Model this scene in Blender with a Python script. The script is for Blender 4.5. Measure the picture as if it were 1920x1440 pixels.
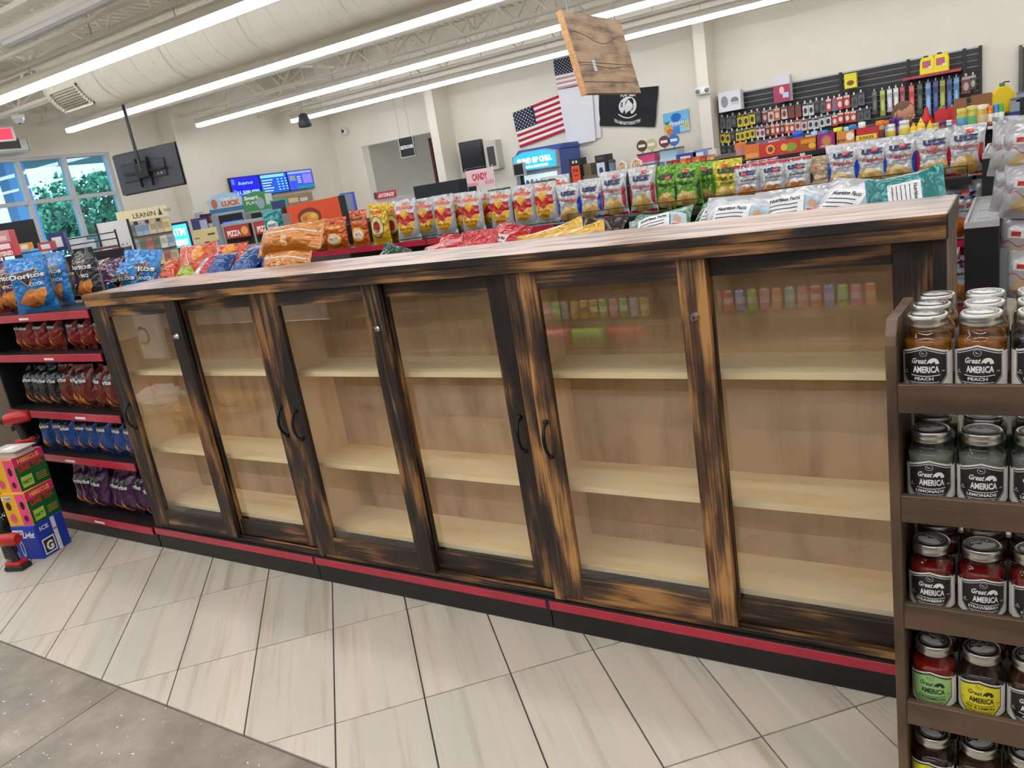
import bpy, math, random
from mathutils import Vector, Matrix
from mathutils.geometry import tessellate_polygon
from math import pi, sin, cos, radians

# ---------------------------------------------------------------- camera, world, exposure
for o in list(bpy.data.objects):
    bpy.data.objects.remove(o, do_unlink=True)
scene = bpy.context.scene
COL = scene.collection
cam_data = bpy.data.cameras.new('camera')
cam_data.sensor_fit = 'HORIZONTAL'
cam_data.sensor_width = 36.0
cam_data.lens = 1464.5 / 1920.0 * 36.0
cam_data.clip_start = 0.05
cam_data.clip_end = 300.0
camera = bpy.data.objects.new('camera', cam_data)
COL.objects.link(camera)
camera.matrix_world = Matrix((
    (0.840529, -0.010165, 0.541671, 3.866),
    (0.518807, 0.303080, -0.799363, -2.1544),
    (-0.156044, 0.952911, 0.260021, 1.6667),
    (0, 0, 0, 1)))
scene.camera = camera

scene.view_settings.view_transform = 'Standard'
scene.view_settings.look = 'None'
scene.view_settings.exposure = 0.0
scene.view_settings.gamma = 1.0
scene.view_settings.use_curve_mapping = False

world = bpy.data.worlds.new('day_sky')
scene.world = world
world.use_nodes = True
wn = world.node_tree.nodes
wl = world.node_tree.links
bg = wn['Background']
sky = wn.new('ShaderNodeTexSky')
sky.sky_type = 'HOSEK_WILKIE'
sky.turbidity = 8.0
sky.sun_direction = (0.55, -0.25, 0.8)
wl.new(sky.outputs['Color'], bg.inputs['Color'])
bg.inputs['Strength'].default_value = 22.0
STRIP = 14.5           # radiance of the ceiling light strips

# ---------------------------------------------------------------- helpers
def lin(c):
    c = c / 255.0
    return c / 12.92 if c <= 0.04045 else ((c + 0.055) / 1.055) ** 2.4

def rgb(c):
    return (lin(c[0]), lin(c[1]), lin(c[2]), 1.0)

MATS = {}
def mat(c, rough=0.5, metal=0.0, emit=0.0, coat=0.0, bump=0.0, bscale=60.0, vary=0.0):
    """plain procedural material: colour with slight noise variation and optional fine relief"""
    key = (tuple(c), rough, metal, emit, coat, bump, bscale, vary)
    if key in MATS:
        return MATS[key]
    m = bpy.data.materials.new('surface_%d_%d_%d' % tuple(int(x) for x in c))
    m.use_nodes = True
    nt = m.node_tree
    b = nt.nodes['Principled BSDF']
    b.inputs['Base Color'].default_value = rgb(c)
    b.inputs['Roughness'].default_value = rough
    b.inputs['Metallic'].default_value = metal
    if coat:
        b.inputs['Coat Weight'].default_value = coat
        b.inputs['Coat Roughness'].default_value = 0.12
    if emit:
        b.inputs['Emission Color'].default_value = rgb(c)
        b.inputs['Emission Strength'].default_value = emit
    if bump or vary:
        tc = nt.nodes.new('ShaderNodeTexCoord')
        n = nt.nodes.new('ShaderNodeTexNoise')
        n.inputs['Scale'].default_value = bscale
        n.inputs['Detail'].default_value = 3
        nt.links.new(tc.outputs['Object'], n.inputs['Vector'])
        if bump:
            bp = nt.nodes.new('ShaderNodeBump')
            bp.inputs['Strength'].default_value = bump
            bp.inputs['Distance'].default_value = 0.01
            nt.links.new(n.outputs['Fac'], bp.inputs['Height'])
            nt.links.new(bp.outputs['Normal'], b.inputs['Normal'])
        if vary:
            r = nt.nodes.new('ShaderNodeValToRGB')
            e = r.color_ramp.elements
            e[0].position, e[1].position = 0.3, 0.7
            e[0].color = rgb([x * (1 - vary) for x in c])
            e[1].color = rgb([min(255, x * (1 + vary * 0.6)) for x in c])
            nt.links.new(n.outputs['Fac'], r.inputs['Fac'])
            nt.links.new(r.outputs['Color'], b.inputs['Base Color'])
    MATS[key] = m
    return m

def ramp(nt, stops):
    r = nt.nodes.new('ShaderNodeValToRGB')
    e = r.color_ramp.elements
    while len(e) < len(stops):
        e.new(0.5)
    for el, (p, c) in zip(e, stops):
        el.position = p
        el.color = rgb(c)
    return r

def math_node(nt, op, a=None, b=None):
    n = nt.nodes.new('ShaderNodeMath')
    n.operation = op
    for i, x in enumerate((a, b)):
        if x is None:
            continue
        if isinstance(x, (int, float)):
            n.inputs[i].default_value = x
        else:
            nt.links.new(x, n.inputs[i])
    return n.outputs[0]

def wood(name, axis, dark, mid, light, burn=0.5, rings=9.0, rough=0.45, coat=0.0, spec=0.5, relief=0.25):
    """board wood: grain runs along axis; burn moves the scorch level"""
    m = bpy.data.materials.new(name)
    m.use_nodes = True
    nt = m.node_tree
    N, L = nt.nodes, nt.links
    b = N['Principled BSDF']
    tc = N.new('ShaderNodeTexCoord')
    oi = N.new('ShaderNodeObjectInfo')
    comb = N.new('ShaderNodeCombineXYZ')
    for i in range(3):
        L.new(math_node(nt, 'MULTIPLY', oi.outputs['Random'], 7.0 + 5.3 * i), comb.inputs[i])
    add = N.new('ShaderNodeVectorMath')
    add.operation = 'ADD'
    L.new(tc.outputs['Object'], add.inputs[0])
    L.new(comb.outputs[0], add.inputs[1])
    mp = N.new('ShaderNodeMapping')
    sc = [1.0, 1.0, 1.0]
    sc['XYZ'.index(axis)] = 0.13
    mp.inputs['Scale'].default_value = sc
    L.new(add.outputs[0], mp.inputs['Vector'])
    # slow warp gives cathedral arches and knots
    nz = N.new('ShaderNodeTexNoise')
    nz.inputs['Scale'].default_value = 5.5
    nz.inputs['Detail'].default_value = 1.5
    L.new(mp.outputs[0], nz.inputs['Vector'])
    ring = math_node(nt, 'MULTIPLY', nz.outputs['Fac'], rings * 6.0)
    ring = math_node(nt, 'SINE', ring)
    ring = math_node(nt, 'MULTIPLY_ADD', ring, 0.5)
    ring.node.inputs[2].default_value = 0.5
    ring = math_node(nt, 'POWER', ring, 1.6)
    fine = N.new('ShaderNodeTexNoise')
    fine.inputs['Scale'].default_value = 150.0
    fine.inputs['Detail'].default_value = 4
    mpf = N.new('ShaderNodeMapping')
    scf = [1.0, 1.0, 1.0]
    scf['XYZ'.index(axis)] = 0.035
    mpf.inputs['Scale'].default_value = scf
    L.new(add.outputs[0], mpf.inputs['Vector'])
    L.new(mpf.outputs[0], fine.inputs['Vector'])
    mp2 = N.new('ShaderNodeMapping')
    sc2 = [1.0, 1.0, 1.0]
    sc2['XYZ'.index(axis)] = 0.45
    mp2.inputs['Scale'].default_value = sc2
    L.new(add.outputs[0], mp2.inputs['Vector'])
    bn = N.new('ShaderNodeTexNoise')
    bn.inputs['Scale'].default_value = 8.0
    bn.inputs['Detail'].default_value = 3
    L.new(mp2.outputs[0], bn.inputs['Vector'])
    FINE = 1.1 if relief > 0.1 else 0.35
    g = math_node(nt, 'MULTIPLY', ring, 0.40)
    g = math_node(nt, 'ADD', g, math_node(nt, 'MULTIPLY_ADD', fine.outputs['Fac'], FINE))
    g = math_node(nt, 'SUBTRACT', g, FINE * 0.5 + (0.20 if relief > 0.1 else 0.0))
    bb = math_node(nt, 'MULTIPLY_ADD', bn.outputs['Fac'], 1.9)
    bb.node.inputs[2].default_value = -0.95 - (burn - 0.5)
    g = math_node(nt, 'ADD', g, bb)
    g.node.use_clamp = True
    rp = ramp(nt, [(0.08, dark), (0.45, mid), (0.85, light)])
    L.new(g, rp.inputs['Fac'])
    L.new(rp.outputs['Color'], b.inputs['Base Color'])
    b.inputs['Roughness'].default_value = rough
    b.inputs['Specular IOR Level'].default_value = spec
    if coat:
        b.inputs['Coat Weight'].default_value = coat
        b.inputs['Coat Roughness'].default_value = 0.18
    bp = N.new('ShaderNodeBump')
    bp.inputs['Strength'].default_value = relief
    bp.inputs['Distance'].default_value = 0.004
    L.new(ring, bp.inputs['Height'])
    L.new(bp.outputs['Normal'], b.inputs['Normal'])
    return m

def thin_glass(name, tint=(255, 255, 255), gloss=0.0, f0=0.04):
    """clear pane: what is behind shows through, Schlick reflection on both faces"""
    m = bpy.data.materials.new(name)
    m.use_nodes = True
    nt = m.node_tree
    N, L = nt.nodes, nt.links
    N.remove(N['Principled BSDF'])
    geo = N.new('ShaderNodeNewGeometry')
    dot = N.new('ShaderNodeVectorMath')
    dot.operation = 'DOT_PRODUCT'
    L.new(geo.outputs['Incoming'], dot.inputs[0])
    L.new(geo.outputs['Normal'], dot.inputs[1])
    c = math_node(nt, 'ABSOLUTE', dot.outputs['Value'])
    x = math_node(nt, 'SUBTRACT', 1.0, c)
    x = math_node(nt, 'POWER', x, 5.0)
    x = math_node(nt, 'MULTIPLY_ADD', x, 1 - f0)
    x.node.inputs[2].default_value = f0
    tr = N.new('ShaderNodeBsdfTransparent')
    tr.inputs['Color'].default_value = rgb(tint)
    gl = N.new('ShaderNodeBsdfGlossy')
    gl.inputs['Roughness'].default_value = gloss
    mx = N.new('ShaderNodeMixShader')
    L.new(x, mx.inputs['Fac'])
    L.new(tr.outputs[0], mx.inputs[1])
    L.new(gl.outputs[0], mx.inputs[2])
    L.new(mx.outputs[0], N['Material Output'].inputs['Surface'])
    return m

class MB:
    """collects shapes and links them as ONE mesh object"""
    def __init__(s):
        s.v, s.f, s.m, s.mats, s.smooth = [], [], [], [], []
    def mi(s, m):
        if m not in s.mats:
            s.mats.append(m)
        return s.mats.index(m)
    def add(s, verts, faces, m, smooth=False):
        o = len(s.v)
        k = s.mi(m)
        s.v += [tuple(p) for p in verts]
        for f in faces:
            s.f.append(tuple(i + o for i in f))
            s.m.append(k)
            s.smooth.append(smooth)
        return s
    def box(s, x0, x1, y0, y1, z0, z1, m):
        v = [(x, y, z) for z in (z0, z1) for y in (y0, y1) for x in (x0, x1)]
        return s.add(v, [(0, 2, 3, 1), (4, 5, 7, 6), (0, 1, 5, 4), (2, 6, 7, 3), (0, 4, 6, 2), (1, 3, 7, 5)], m)
    def cbox(s, cx, cy, cz, w, d, h, m):
        return s.box(cx - w / 2, cx + w / 2, cy - d / 2, cy + d / 2, cz, cz + h, m)
    def tube(s, pts, r, m, n=8, smooth=True, caps=True):
        pts = [Vector(p) for p in pts]
        rs = r if isinstance(r, (list, tuple)) else [r] * len(pts)
        v, f = [], []
        up = Vector((0.123, 0.456, 0.88)).normalized()
        for i, p in enumerate(pts):
            t = (pts[min(i + 1, len(pts) - 1)] - pts[max(i - 1, 0)]).normalized()
            a = t.cross(up)
            if a.length < 1e-3:
                a = t.cross(Vector((1, 0, 0)))
            a.normalize()
            b = t.cross(a)
            for k in range(n):
                q = 2 * pi * k / n
                v.append(p + (a * cos(q) + b * sin(q)) * rs[i])
        for i in range(len(pts) - 1):
            for k in range(n):
                f.append((i * n + k, i * n + (k + 1) % n, (i + 1) * n + (k + 1) % n, (i + 1) * n + k))
        s.add(v, f, m, smooth)
        if caps:
            s.add(v[:n], [tuple(range(n))[::-1]], m)
            s.add(v[-n:], [tuple(range(n))], m)
        return s
    def lathe(s, prof, m, n=24, c=(0, 0, 0), smooth=True):
        v, f = [], []
        for r, z in prof:
            for k in range(n):
                q = 2 * pi * k / n
                v.append((c[0] + r * cos(q), c[1] + r * sin(q), c[2] + z))
        for i in range(len(prof) - 1):
            for k in range(n):
                f.append((i * n + k, i * n + (k + 1) % n, (i + 1) * n + (k + 1) % n, (i + 1) * n + k))
        s.add(v, f, m, smooth)
        if prof[0][0] > 1e-4:
            s.add(v[:n], [tuple(range(n))[::-1]], m)
        if prof[-1][0] > 1e-4:
            s.add(v[-n:], [tuple(range(n))], m)
        return s
    def prism(s, pts, h0, h1, m, plane='xz'):
        """polygon (a,b) extruded along the third axis from h0 to h1"""
        def P(a, b, h):
            return {'xz': (a, h, b), 'xy': (a, b, h), 'yz': (h, a, b)}[plane]
        n = len(pts)
        v = [P(a, b, h0) for a, b in pts] + [P(a, b, h1) for a, b in pts]
        f = [tuple(range(n)), tuple(range(2 * n - 1, n - 1, -1))]
        f += [(i, i + n, (i + 1) % n + n, (i + 1) % n) for i in range(n)]
        return s.add(v, f, m)
    def mesh(s, name):
        me = bpy.data.meshes.new(name)
        me.from_pydata(s.v, [], s.f)
        for m in s.mats:
            me.materials.append(m)
        me.polygons.foreach_set('material_index', s.m)
        me.polygons.foreach_set('use_smooth', s.smooth)
        me.update()
        return me
    def build(s, name, parent=None, loc=None, rot=None, bevel=0):
        return link(name, s.mesh(name), parent, loc, rot, bevel)

def link(name, data, parent=None, loc=None, rot=None, bevel=0):
    o = bpy.data.objects.new(name, data)
    COL.objects.link(o)
    if parent:
        o.parent = parent
    if loc:
        o.location = loc
    if rot:
        o.rotation_euler = rot
    if bevel:
        b = o.modifiers.new('edge_bevel', 'BEVEL')
        b.width = bevel
        b.segments = 1
        b.limit_method = 'ANGLE'
    return o

def empty(name, loc=(0, 0, 0), rot=None):
    o = link(name, None, None, loc, rot)
    o.empty_display_size = 0.1
    return o

def tag(o, label=None, cat=None, group=None, kind=None):
    if label: o['label'] = label
    if cat: o['category'] = cat
    if group: o['group'] = group
    if kind: o['kind'] = kind
    return o

def struct(o):
    o['kind'] = 'structure'
    return o

def copy_tree(o, parent=None, loc=None, rot=None):
    c = o.copy()
    COL.objects.link(c)
    c.parent = parent
    if loc: c.location = loc
    if rot: c.rotation_euler = rot
    for ch in list(o.children):
        copy_tree(ch, c)
    return c

ORD = ['first', 'second', 'third', 'fourth', 'fifth', 'sixth', 'seventh', 'eighth', 'ninth', 'tenth', 'eleventh', 'twelfth',
       'thirteenth', 'fourteenth', 'fifteenth', 'sixteenth', 'seventeenth', 'eighteenth', 'nineteenth', 'twentieth']

# ---- flat print: 2-D shapes mapped onto a surface
TXT = {}
def text_geo(s, bold=0.0):
    key = (s, bold)
    if key not in TXT:
        cu = bpy.data.curves.new('lettering', 'FONT')
        cu.body = s
        cu.size = 1.0
        cu.offset = bold
        cu.resolution_u = 2
        ob = bpy.data.objects.new('lettering', cu)
        COL.objects.link(ob)
        dg = bpy.context.evaluated_depsgraph_get()
        me = bpy.data.meshes.new_from_object(ob.evaluated_get(dg))
        v = [(p.co.x, p.co.y) for p in me.vertices]
        f = [tuple(p.vertices) for p in me.polygons]
        bpy.data.objects.remove(ob, do_unlink=True)
        bpy.data.curves.remove(cu)
        bpy.data.meshes.remove(me)
        xs = [p[0] for p in v]
        x0, x1 = min(xs), max(xs)
        v = [(x - (x0 + x1) / 2, y) for x, y in v]
        TXT[key] = (v, f, x1 - x0)
    return TXT[key]

def d_text(s, cx, cy, h, c, w=None, shear=0.0, bold=0.02, arc=0.0, rot=0.0):
    """lettering: cap height h, baseline cy, optional total width w"""
    v, f, tw = text_geo(s, bold)
    k = h / 0.73
    kx = k if w is None else w / tw
    out = []
    for x, y in v:
        X, Y = x * kx + shear * y * k, y * k
        if arc:
            Y += arc * (1 - (2 * X / (tw * kx)) ** 2)
        if rot:
            X, Y = X * cos(rot) - Y * sin(rot), X * sin(rot) + Y * cos(rot)
        out.append((cx + X, cy + Y))
    return (out, f, c)

def d_rect(x0, y0, x1, y1, c, nx=4, ny=4):
    v = [(x0 + (x1 - x0) * i / nx, y0 + (y1 - y0) * j / ny) for j in range(ny + 1) for i in range(nx + 1)]
    f = [(j * (nx + 1) + i, j * (nx + 1) + i + 1, (j + 1) * (nx + 1) + i + 1, (j + 1) * (nx + 1) + i) for j in range(ny) for i in range(nx)]
    return (v, f, c)

def d_ell(cx, cy, rx, ry, c, n=20, rings=3, a0=0.0, a1=2 * pi, inner=0.0, squash=0.0):
    v, f = [], []
    full = abs(a1 - a0 - 2 * pi) < 1e-6
    for r in range(rings + 1):
        q = inner + (1 - inner) * r / rings
        for k in range(n + 1):
            a = a0 + (a1 - a0) * k / n
            v.append((cx + rx * q * cos(a), cy + ry * q * sin(a)))
    for r in range(rings):
        for k in range(n):
            i = r * (n + 1) + k
            f.append((i, i + 1, i + n + 2, i + n + 1))
    return (v, f, c)

def d_poly(pts, c):
    return (list(pts), [tuple(range(len(pts)))], c)

def d_strip(top, bot, c):
    """band between two polylines with equal point counts"""
    n = len(top)
    return (list(top) + list(bot), [(i, i + 1, n + i + 1, n + i) for i in range(n - 1)], c)

def d_line(pts, wd, c):
    up = [(x, y + wd / 2) for x, y in pts]
    dn = [(x, y - wd / 2) for x, y in pts]
    return d_strip(up, dn, c)

def decals(mb, items, fn, off=0.0008, step=0.0004, **mk):
    """fn(x, y, offset) -> 3-D point on the printed surface"""
    for k, (v, f, c) in enumerate(items):
        m = c if isinstance(c, bpy.types.Material) else mat(c, **mk)
        mb.add([fn(x, y, off + step * k) for x, y in v], f, m)
    return mb

def refine(item, mx):
    """split the faces of a flat shape until no edge is longer than mx, so that it can follow a curved surface"""
    v, f, c = item
    v = list(v)
    tris = []
    for q in f:
        if len(q) == 3:
            tris.append(q)
        elif len(q) == 4:
            tris += [(q[0], q[1], q[2]), (q[0], q[2], q[3])]
        else:
            for t in tessellate_polygon([[Vector((v[i][0], v[i][1], 0)) for i in q]]):
                tris.append((q[t[0]], q[t[1]], q[t[2]]))
    mid = {}
    def half(a, b):
        k = (min(a, b), max(a, b))
        if k not in mid:
            mid[k] = len(v)
            v.append(((v[a][0] + v[b][0]) / 2, (v[a][1] + v[b][1]) / 2))
        return mid[k]
    out = []
    while tris:
        a, b, d = tris.pop()
        e = [(math.hypot(v[i][0] - v[j][0], v[i][1] - v[j][1]), i, j, k) for i, j, k in ((a, b, d), (b, d, a), (d, a, b))]
        l, i, j, k = max(e)
        if l <= mx:
            out.append((a, b, d))
        else:
            m = half(i, j)
            tris += [(i, m, k), (m, j, k)]
    return (v, out, c)

def flat_front(x, y, o):      # a panel facing -y
    return (x, -o, y)

# ---------------------------------------------------------------- materials of the place
def wall_paint(name, c):
    m = bpy.data.materials.new(name)
    m.use_nodes = True
    nt = m.node_tree
    b = nt.nodes['Principled BSDF']
    tc = nt.nodes.new('ShaderNodeTexCoord')
    n = nt.nodes.new('ShaderNodeTexNoise')
    n.inputs['Scale'].default_value = 1.3
    n.inputs['Detail'].default_value = 4
    nt.links.new(tc.outputs['Object'], n.inputs['Vector'])
    r = ramp(nt, [(0.3, [x * 0.97 for x in c]), (0.7, c)])
    nt.links.new(n.outputs['Fac'], r.inputs['Fac'])
    nt.links.new(r.outputs['Color'], b.inputs['Base Color'])
    b.inputs['Roughness'].default_value = 0.75
    return m

WALL = wall_paint('cream_wall_paint', (234, 227, 213))
STEEL = wall_paint('cream_painted_steel', (234, 228, 215))
DECK = wall_paint('cream_painted_deck', (228, 221, 207))

def travertine(name, ang, base, streak, pale, rough):
    m = bpy.data.materials.new(name)
    m.use_nodes = True
    nt = m.node_tree
    N, L = nt.nodes, nt.links
    b = N['Principled BSDF']
    tc = N.new('ShaderNodeTexCoord')
    oi = N.new('ShaderNodeObjectInfo')
    rot = N.new('ShaderNodeMapping')
    rot.inputs['Rotation'].default_value = (0, 0, ang)
    L.new(tc.outputs['Object'], rot.inputs['Vector'])
    mp = N.new('ShaderNodeMapping')
    mp.inputs['Scale'].default_value = (1.0, 0.035, 1.0)
    L.new(rot.outputs[0], mp.inputs['Vector'])
    off = N.new('ShaderNodeVectorMath')
    off.operation = 'ADD'
    L.new(mp.outputs[0], off.inputs[0])
    cb = N.new('ShaderNodeCombineXYZ')
    L.new(math_node(nt, 'MULTIPLY', oi.outputs['Random'], 31.0), cb.inputs[0])
    L.new(math_node(nt, 'MULTIPLY', oi.outputs['Random'], 17.0), cb.inputs[1])
    L.new(cb.outputs[0], off.inputs[1])
    n = N.new('ShaderNodeTexNoise')
    n.inputs['Scale'].default_value = 18.0
    n.inputs['Detail'].default_value = 5
    n.inputs['Roughness'].default_value = 0.62
    L.new(off.outputs[0], n.inputs['Vector'])
    r = ramp(nt, [(0.30, streak), (0.48, base), (0.60, base), (0.74, pale)])
    L.new(n.outputs['Fac'], r.inputs['Fac'])
    n2 = N.new('ShaderNodeTexNoise')
    n2.inputs['Scale'].default_value = 5.0
    n2.inputs['Detail'].default_value = 2
    L.new(off.outputs[0], n2.inputs['Vector'])
    r2 = ramp(nt, [(0.35, (255, 246, 236)), (0.65, (236, 234, 226))])
    L.new(n2.outputs['Fac'], r2.inputs['Fac'])
    mx = N.new('ShaderNodeMix')
    mx.data_type = 'RGBA'
    mx.blend_type = 'MULTIPLY'
    mx.inputs['Factor'].default_value = 1.0
    L.new(r.outputs['Color'], mx.inputs['A'])
    L.new(r2.outputs['Color'], mx.inputs['B'])
    L.new(mx.outputs['Result'], b.inputs['Base Color'])
    b.inputs['Roughness'].default_value = rough
    b.inputs['Specular IOR Level'].default_value = 0.4
    return m

TILE = travertine('pale_travertine_tile', -pi / 4, (200, 194, 184), (174, 163, 147), (217, 213, 206), 0.30)

def dark_stone():
    m = bpy.data.materials.new('brown_stone_tile')
    m.use_nodes = True
    nt = m.node_tree
    N, L = nt.nodes, nt.links
    b = N['Principled BSDF']
    tc = N.new('ShaderNodeTexCoord')
    n = N.new('ShaderNodeTexNoise')
    n.inputs['Scale'].default_value = 3.2
    n.inputs['Detail'].default_value = 7
    n.inputs['Roughness'].default_value = 0.65
    L.new(tc.outputs['Object'], n.inputs['Vector'])
    r = ramp(nt, [(0.32, (106, 94, 82)), (0.52, (136, 124, 110)), (0.7, (158, 147, 133))])
    L.new(n.outputs['Fac'], r.inputs['Fac'])
    v = N.new('ShaderNodeTexNoise')
    v.inputs['Scale'].default_value = 46.0
    v.inputs['Detail'].default_value = 2
    L.new(tc.outputs['Object'], v.inputs['Vector'])
    fleck = ramp(nt, [(0.70, (0, 0, 0)), (0.735, (255, 255, 255))])
    L.new(v.outputs['Fac'], fleck.inputs['Fac'])
    mx = N.new('ShaderNodeMix')
    mx.data_type = 'RGBA'
    L.new(fleck.outputs['Color'], mx.inputs['Factor'])
    L.new(r.outputs['Color'], mx.inputs['A'])
    mx.inputs['B'].default_value = rgb((226, 216, 200))
    L.new(mx.outputs['Result'], b.inputs['Base Color'])
    b.inputs['Roughness'].default_value = 0.42
    return m
STONE = dark_stone()
GROUT = mat((88, 78, 73), 0.85, vary=0.1)
BLACK = mat((17, 17, 18), 0.42)
SATIN = mat((30, 30, 32), 0.5)
CHANNEL = mat((178, 28, 56), 0.28, coat=0.3, vary=0.08, bscale=14)
PANE = thin_glass('clear_pane', f0=0.07)
WHITE = mat((238, 238, 236), 0.5)
GREYM = mat((150, 152, 156), 0.4, 0.6)
CHROME = mat((205, 206, 210), 0.22, 1.0)

# ---------------------------------------------------------------- floor
fl = MB()
fl.box(-9, 7, -6, 11, -0.16, -0.008, GROUT)
floor = struct(fl.build('floor'))
# tiles behind the shelving stay one plain field of the same stone
fb = MB()
fb.box(-8.5, 6.5, 0.45, 10.5, -0.008, 0.0, TILE)
fb.box(-8.5, -3.0, -0.88, 0.45, -0.008, 0.0, TILE)
tag(fb.build('far_tile_field', floor), kind='stuff')

def clip(poly, f):
    out = []
    for i in range(len(poly)):
        a, b = poly[i], poly[(i + 1) % len(poly)]
        fa, fb_ = f(a), f(b)
        if fa >= 0:
            out.append(a)
        if (fa >= 0) != (fb_ >= 0):
            t = fa / (fa - fb_)
            out.append((a[0] + (b[0] - a[0]) * t, a[1] + (b[1] - a[1]) * t))
    return out

TA, TB, GAP = 0.305, 0.610, 0.0028
S2 = math.sqrt(0.5)
for i in range(-12, 24):
    for j in range(-10, 12):
        q = []
        for a, b_ in ((i * TA + GAP, j * TB + GAP), ((i + 1) * TA - GAP, j * TB + GAP), ((i + 1) * TA - GAP, (j + 1) * TB - GAP), (i * TA + GAP, (j + 1) * TB - GAP)):
            q.append((0.4582 + S2 * a - S2 * b_, -1.3665 + S2 * a + S2 * b_))
        for f_ in (lambda p: p[1] + 0.878, lambda p: 0.45 - p[1], lambda p: p[0] + 3.0, lambda p: 5.0 - p[0]):
            q = clip(q, f_)
            if not q:
                break
        if len(q) < 3:
            continue
        area = abs(sum(q[k][0] * q[(k + 1) % len(q)][1] - q[(k + 1) % len(q)][0] * q[k][1] for k in range(len(q)))) / 2
        if area < 0.003:
            continue
        cx = sum(p[0] for p in q) / len(q)
        cy = sum(p[1] for p in q) / len(q)
        MB().prism([(x - cx, y - cy) for x, y in q], -0.008, 0.0, TILE, 'xy').build('floor_tile', floor, (cx, cy, 0))
for k in range(-4, 5):
    for r_ in range(4):
        x0 = 0.97 + 1.2 * k
        y1 = -0.886 - 0.61 * r_
        MB().box(-0.598, 0.598, -0.303, 0.303, -0.008, 0.0, STONE).build('stone_tile', floor, (x0 + 0.6, y1 - 0.304, 0))

# ---------------------------------------------------------------- walls
XL, XT, YB, ZD = -8.54, -8.17, 10.5, 4.2
def wall(name, boxes, m=WALL):
    b = MB()
    for bx in boxes:
        b.box(*bx, m)
    return struct(b.build(name))
wall_left = wall('wall_left', [(XL - 0.2, XL, -6, 1.5, 0, ZD), (XL - 0.2, XL, 5.72, 6.76, 0, ZD), (XL - 0.2, XL, 1.5, 5.72, 2.985, ZD), (XL - 0.2, XL, 1.5, 5.72, 0, 0.9)])
wall('wall_left_rear', [(XL - 0.2, XT, 6.76, YB + 0.2, 0, ZD)])
wall('wall_back', [(XT, -7.43, YB, YB + 0.2, 0, ZD), (-7.43, -5.6, YB, YB + 0.2, 2.625, ZD), (-5.6, 7, YB, YB + 0.2, 0, ZD)])
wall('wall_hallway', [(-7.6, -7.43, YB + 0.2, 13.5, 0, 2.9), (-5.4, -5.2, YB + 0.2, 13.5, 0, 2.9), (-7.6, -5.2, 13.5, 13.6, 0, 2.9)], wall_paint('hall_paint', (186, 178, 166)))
wall('ceiling_hallway', [(-7.6, -5.2, YB + 0.2, 13.6, 2.9, 3.0)])
wall('wall_right', [(6.5, 6.7, -6, YB + 0.2, 0, ZD)])
wall('wall_front', [(-9, 6.7, -6.2, -6.0, 0, ZD)])
wall('trim_1', [(-5.26, -5.08, 10.0, YB, 0, 3.36)])
wall('trim_2', [(-0.215, -0.04, 10.08, YB, 0, 3.4)])
wall('trim_3', [(XT, 7, 9.75, YB, 3.36, ZD)], STEEL)
hall_door = struct(MB().box(-6.1, -6.04, 11.0, 11.06, 0, 2.55, mat((92, 24, 28), 0.5)).box(-6.04, -5.45, 11.0, 11.06, 2.45, 2.55, mat((92, 24, 28), 0.5)).build('door_1'))
MB().box(-6.02, -5.45, 11.4, 11.44, 0, 2.4, mat((150, 156, 190), 0.6)).build('door_panel', hall_door)
struct(MB().box(3.90, 5.0, 10.42, 10.52, 0, 2.15, mat((74, 72, 66), 0.6)).box(3.86, 3.90, 10.40, 10.52, 0, 2.18, mat((96, 92, 84), 0.5)).build('door_2'))

# ---------------------------------------------------------------- roof deck, joists
ceiling = struct(MB().box(-9, 7, -6.2, 11, ZD + 0.06, ZD + 0.2, DECK).build('ceiling'))
dk = MB()
v, f = [], []
x = -9.0
prof = []
while x < 7:
    prof += [(x, ZD), (x + 0.085, ZD), (x + 0.105, ZD + 0.05), (x + 0.135, ZD + 0.05)]
    x += 0.155
n = len(prof)
for yy in (-6.2, 11.0):
    v += [(px, yy, pz) for px, pz in prof]
dk.add(v, [(i, i + n, i + n + 1, i + 1) for i in range(n - 1)], DECK)
tag(dk.build('corrugated_deck', ceiling), kind='stuff')

def joist(y, z0, z1, step, x0=-8.5, x1=6.4):
    j = MB()
    for dy in (-0.045, 0.012):
        j.box(x0, x1, y + dy, y + dy + 0.033, z0, z0 + 0.04, STEEL)
        j.box(x0, x1, y + dy, y + dy + 0.033, z1 - 0.04, z1, STEEL)
    j.box(x0, x1, y - 0.06, y + 0.06, z0 - 0.006, z0, STEEL)
    xx, up = x0, True
    while xx < x1 - step:
        a, b_ = (z0 + 0.02, z1 - 0.02) if up else (z1 - 0.02, z0 + 0.02)
        j.tube([(xx, y, a), (xx + step, y, b_)], 0.017, STEEL, n=5, smooth=False)
        if up:
            j.tube([(xx + step, y, b_), (xx + step * 1.04, y, z0 + 0.02)], 0.011, STEEL, n=5, smooth=False)
        xx += step
        up = not up
    return j.build('roof_joist', ceiling)
for k, yy in enumerate((-3.9, -1.7, -0.6, 0.45, 1.5, 2.6, 3.75, 4.75, 5.85, 7.0, 8.15, 9.15)):
    joist(yy, 3.42, ZD, 0.62 + 0.01 * k)
for k, xx in enumerate((-7.2, -4.6, -2.0, 0.6, 3.2)):
    br = MB()
    ys = (-0.6, 0.45, 1.5, 2.6, 3.75, 4.75, 5.85, 7.0, 8.15, 9.15)
    for a, b_ in zip(ys[:-1], ys[1:]):
        br.tube([(xx, a, 3.46), (xx, b_, ZD - 0.05)], 0.014, STEEL, n=5, smooth=False)
        br.tube([(xx, a, ZD - 0.05), (xx, b_, 3.46)], 0.014, STEEL, n=5, smooth=False)
    br.build('joist_bridging', ceiling)
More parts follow.
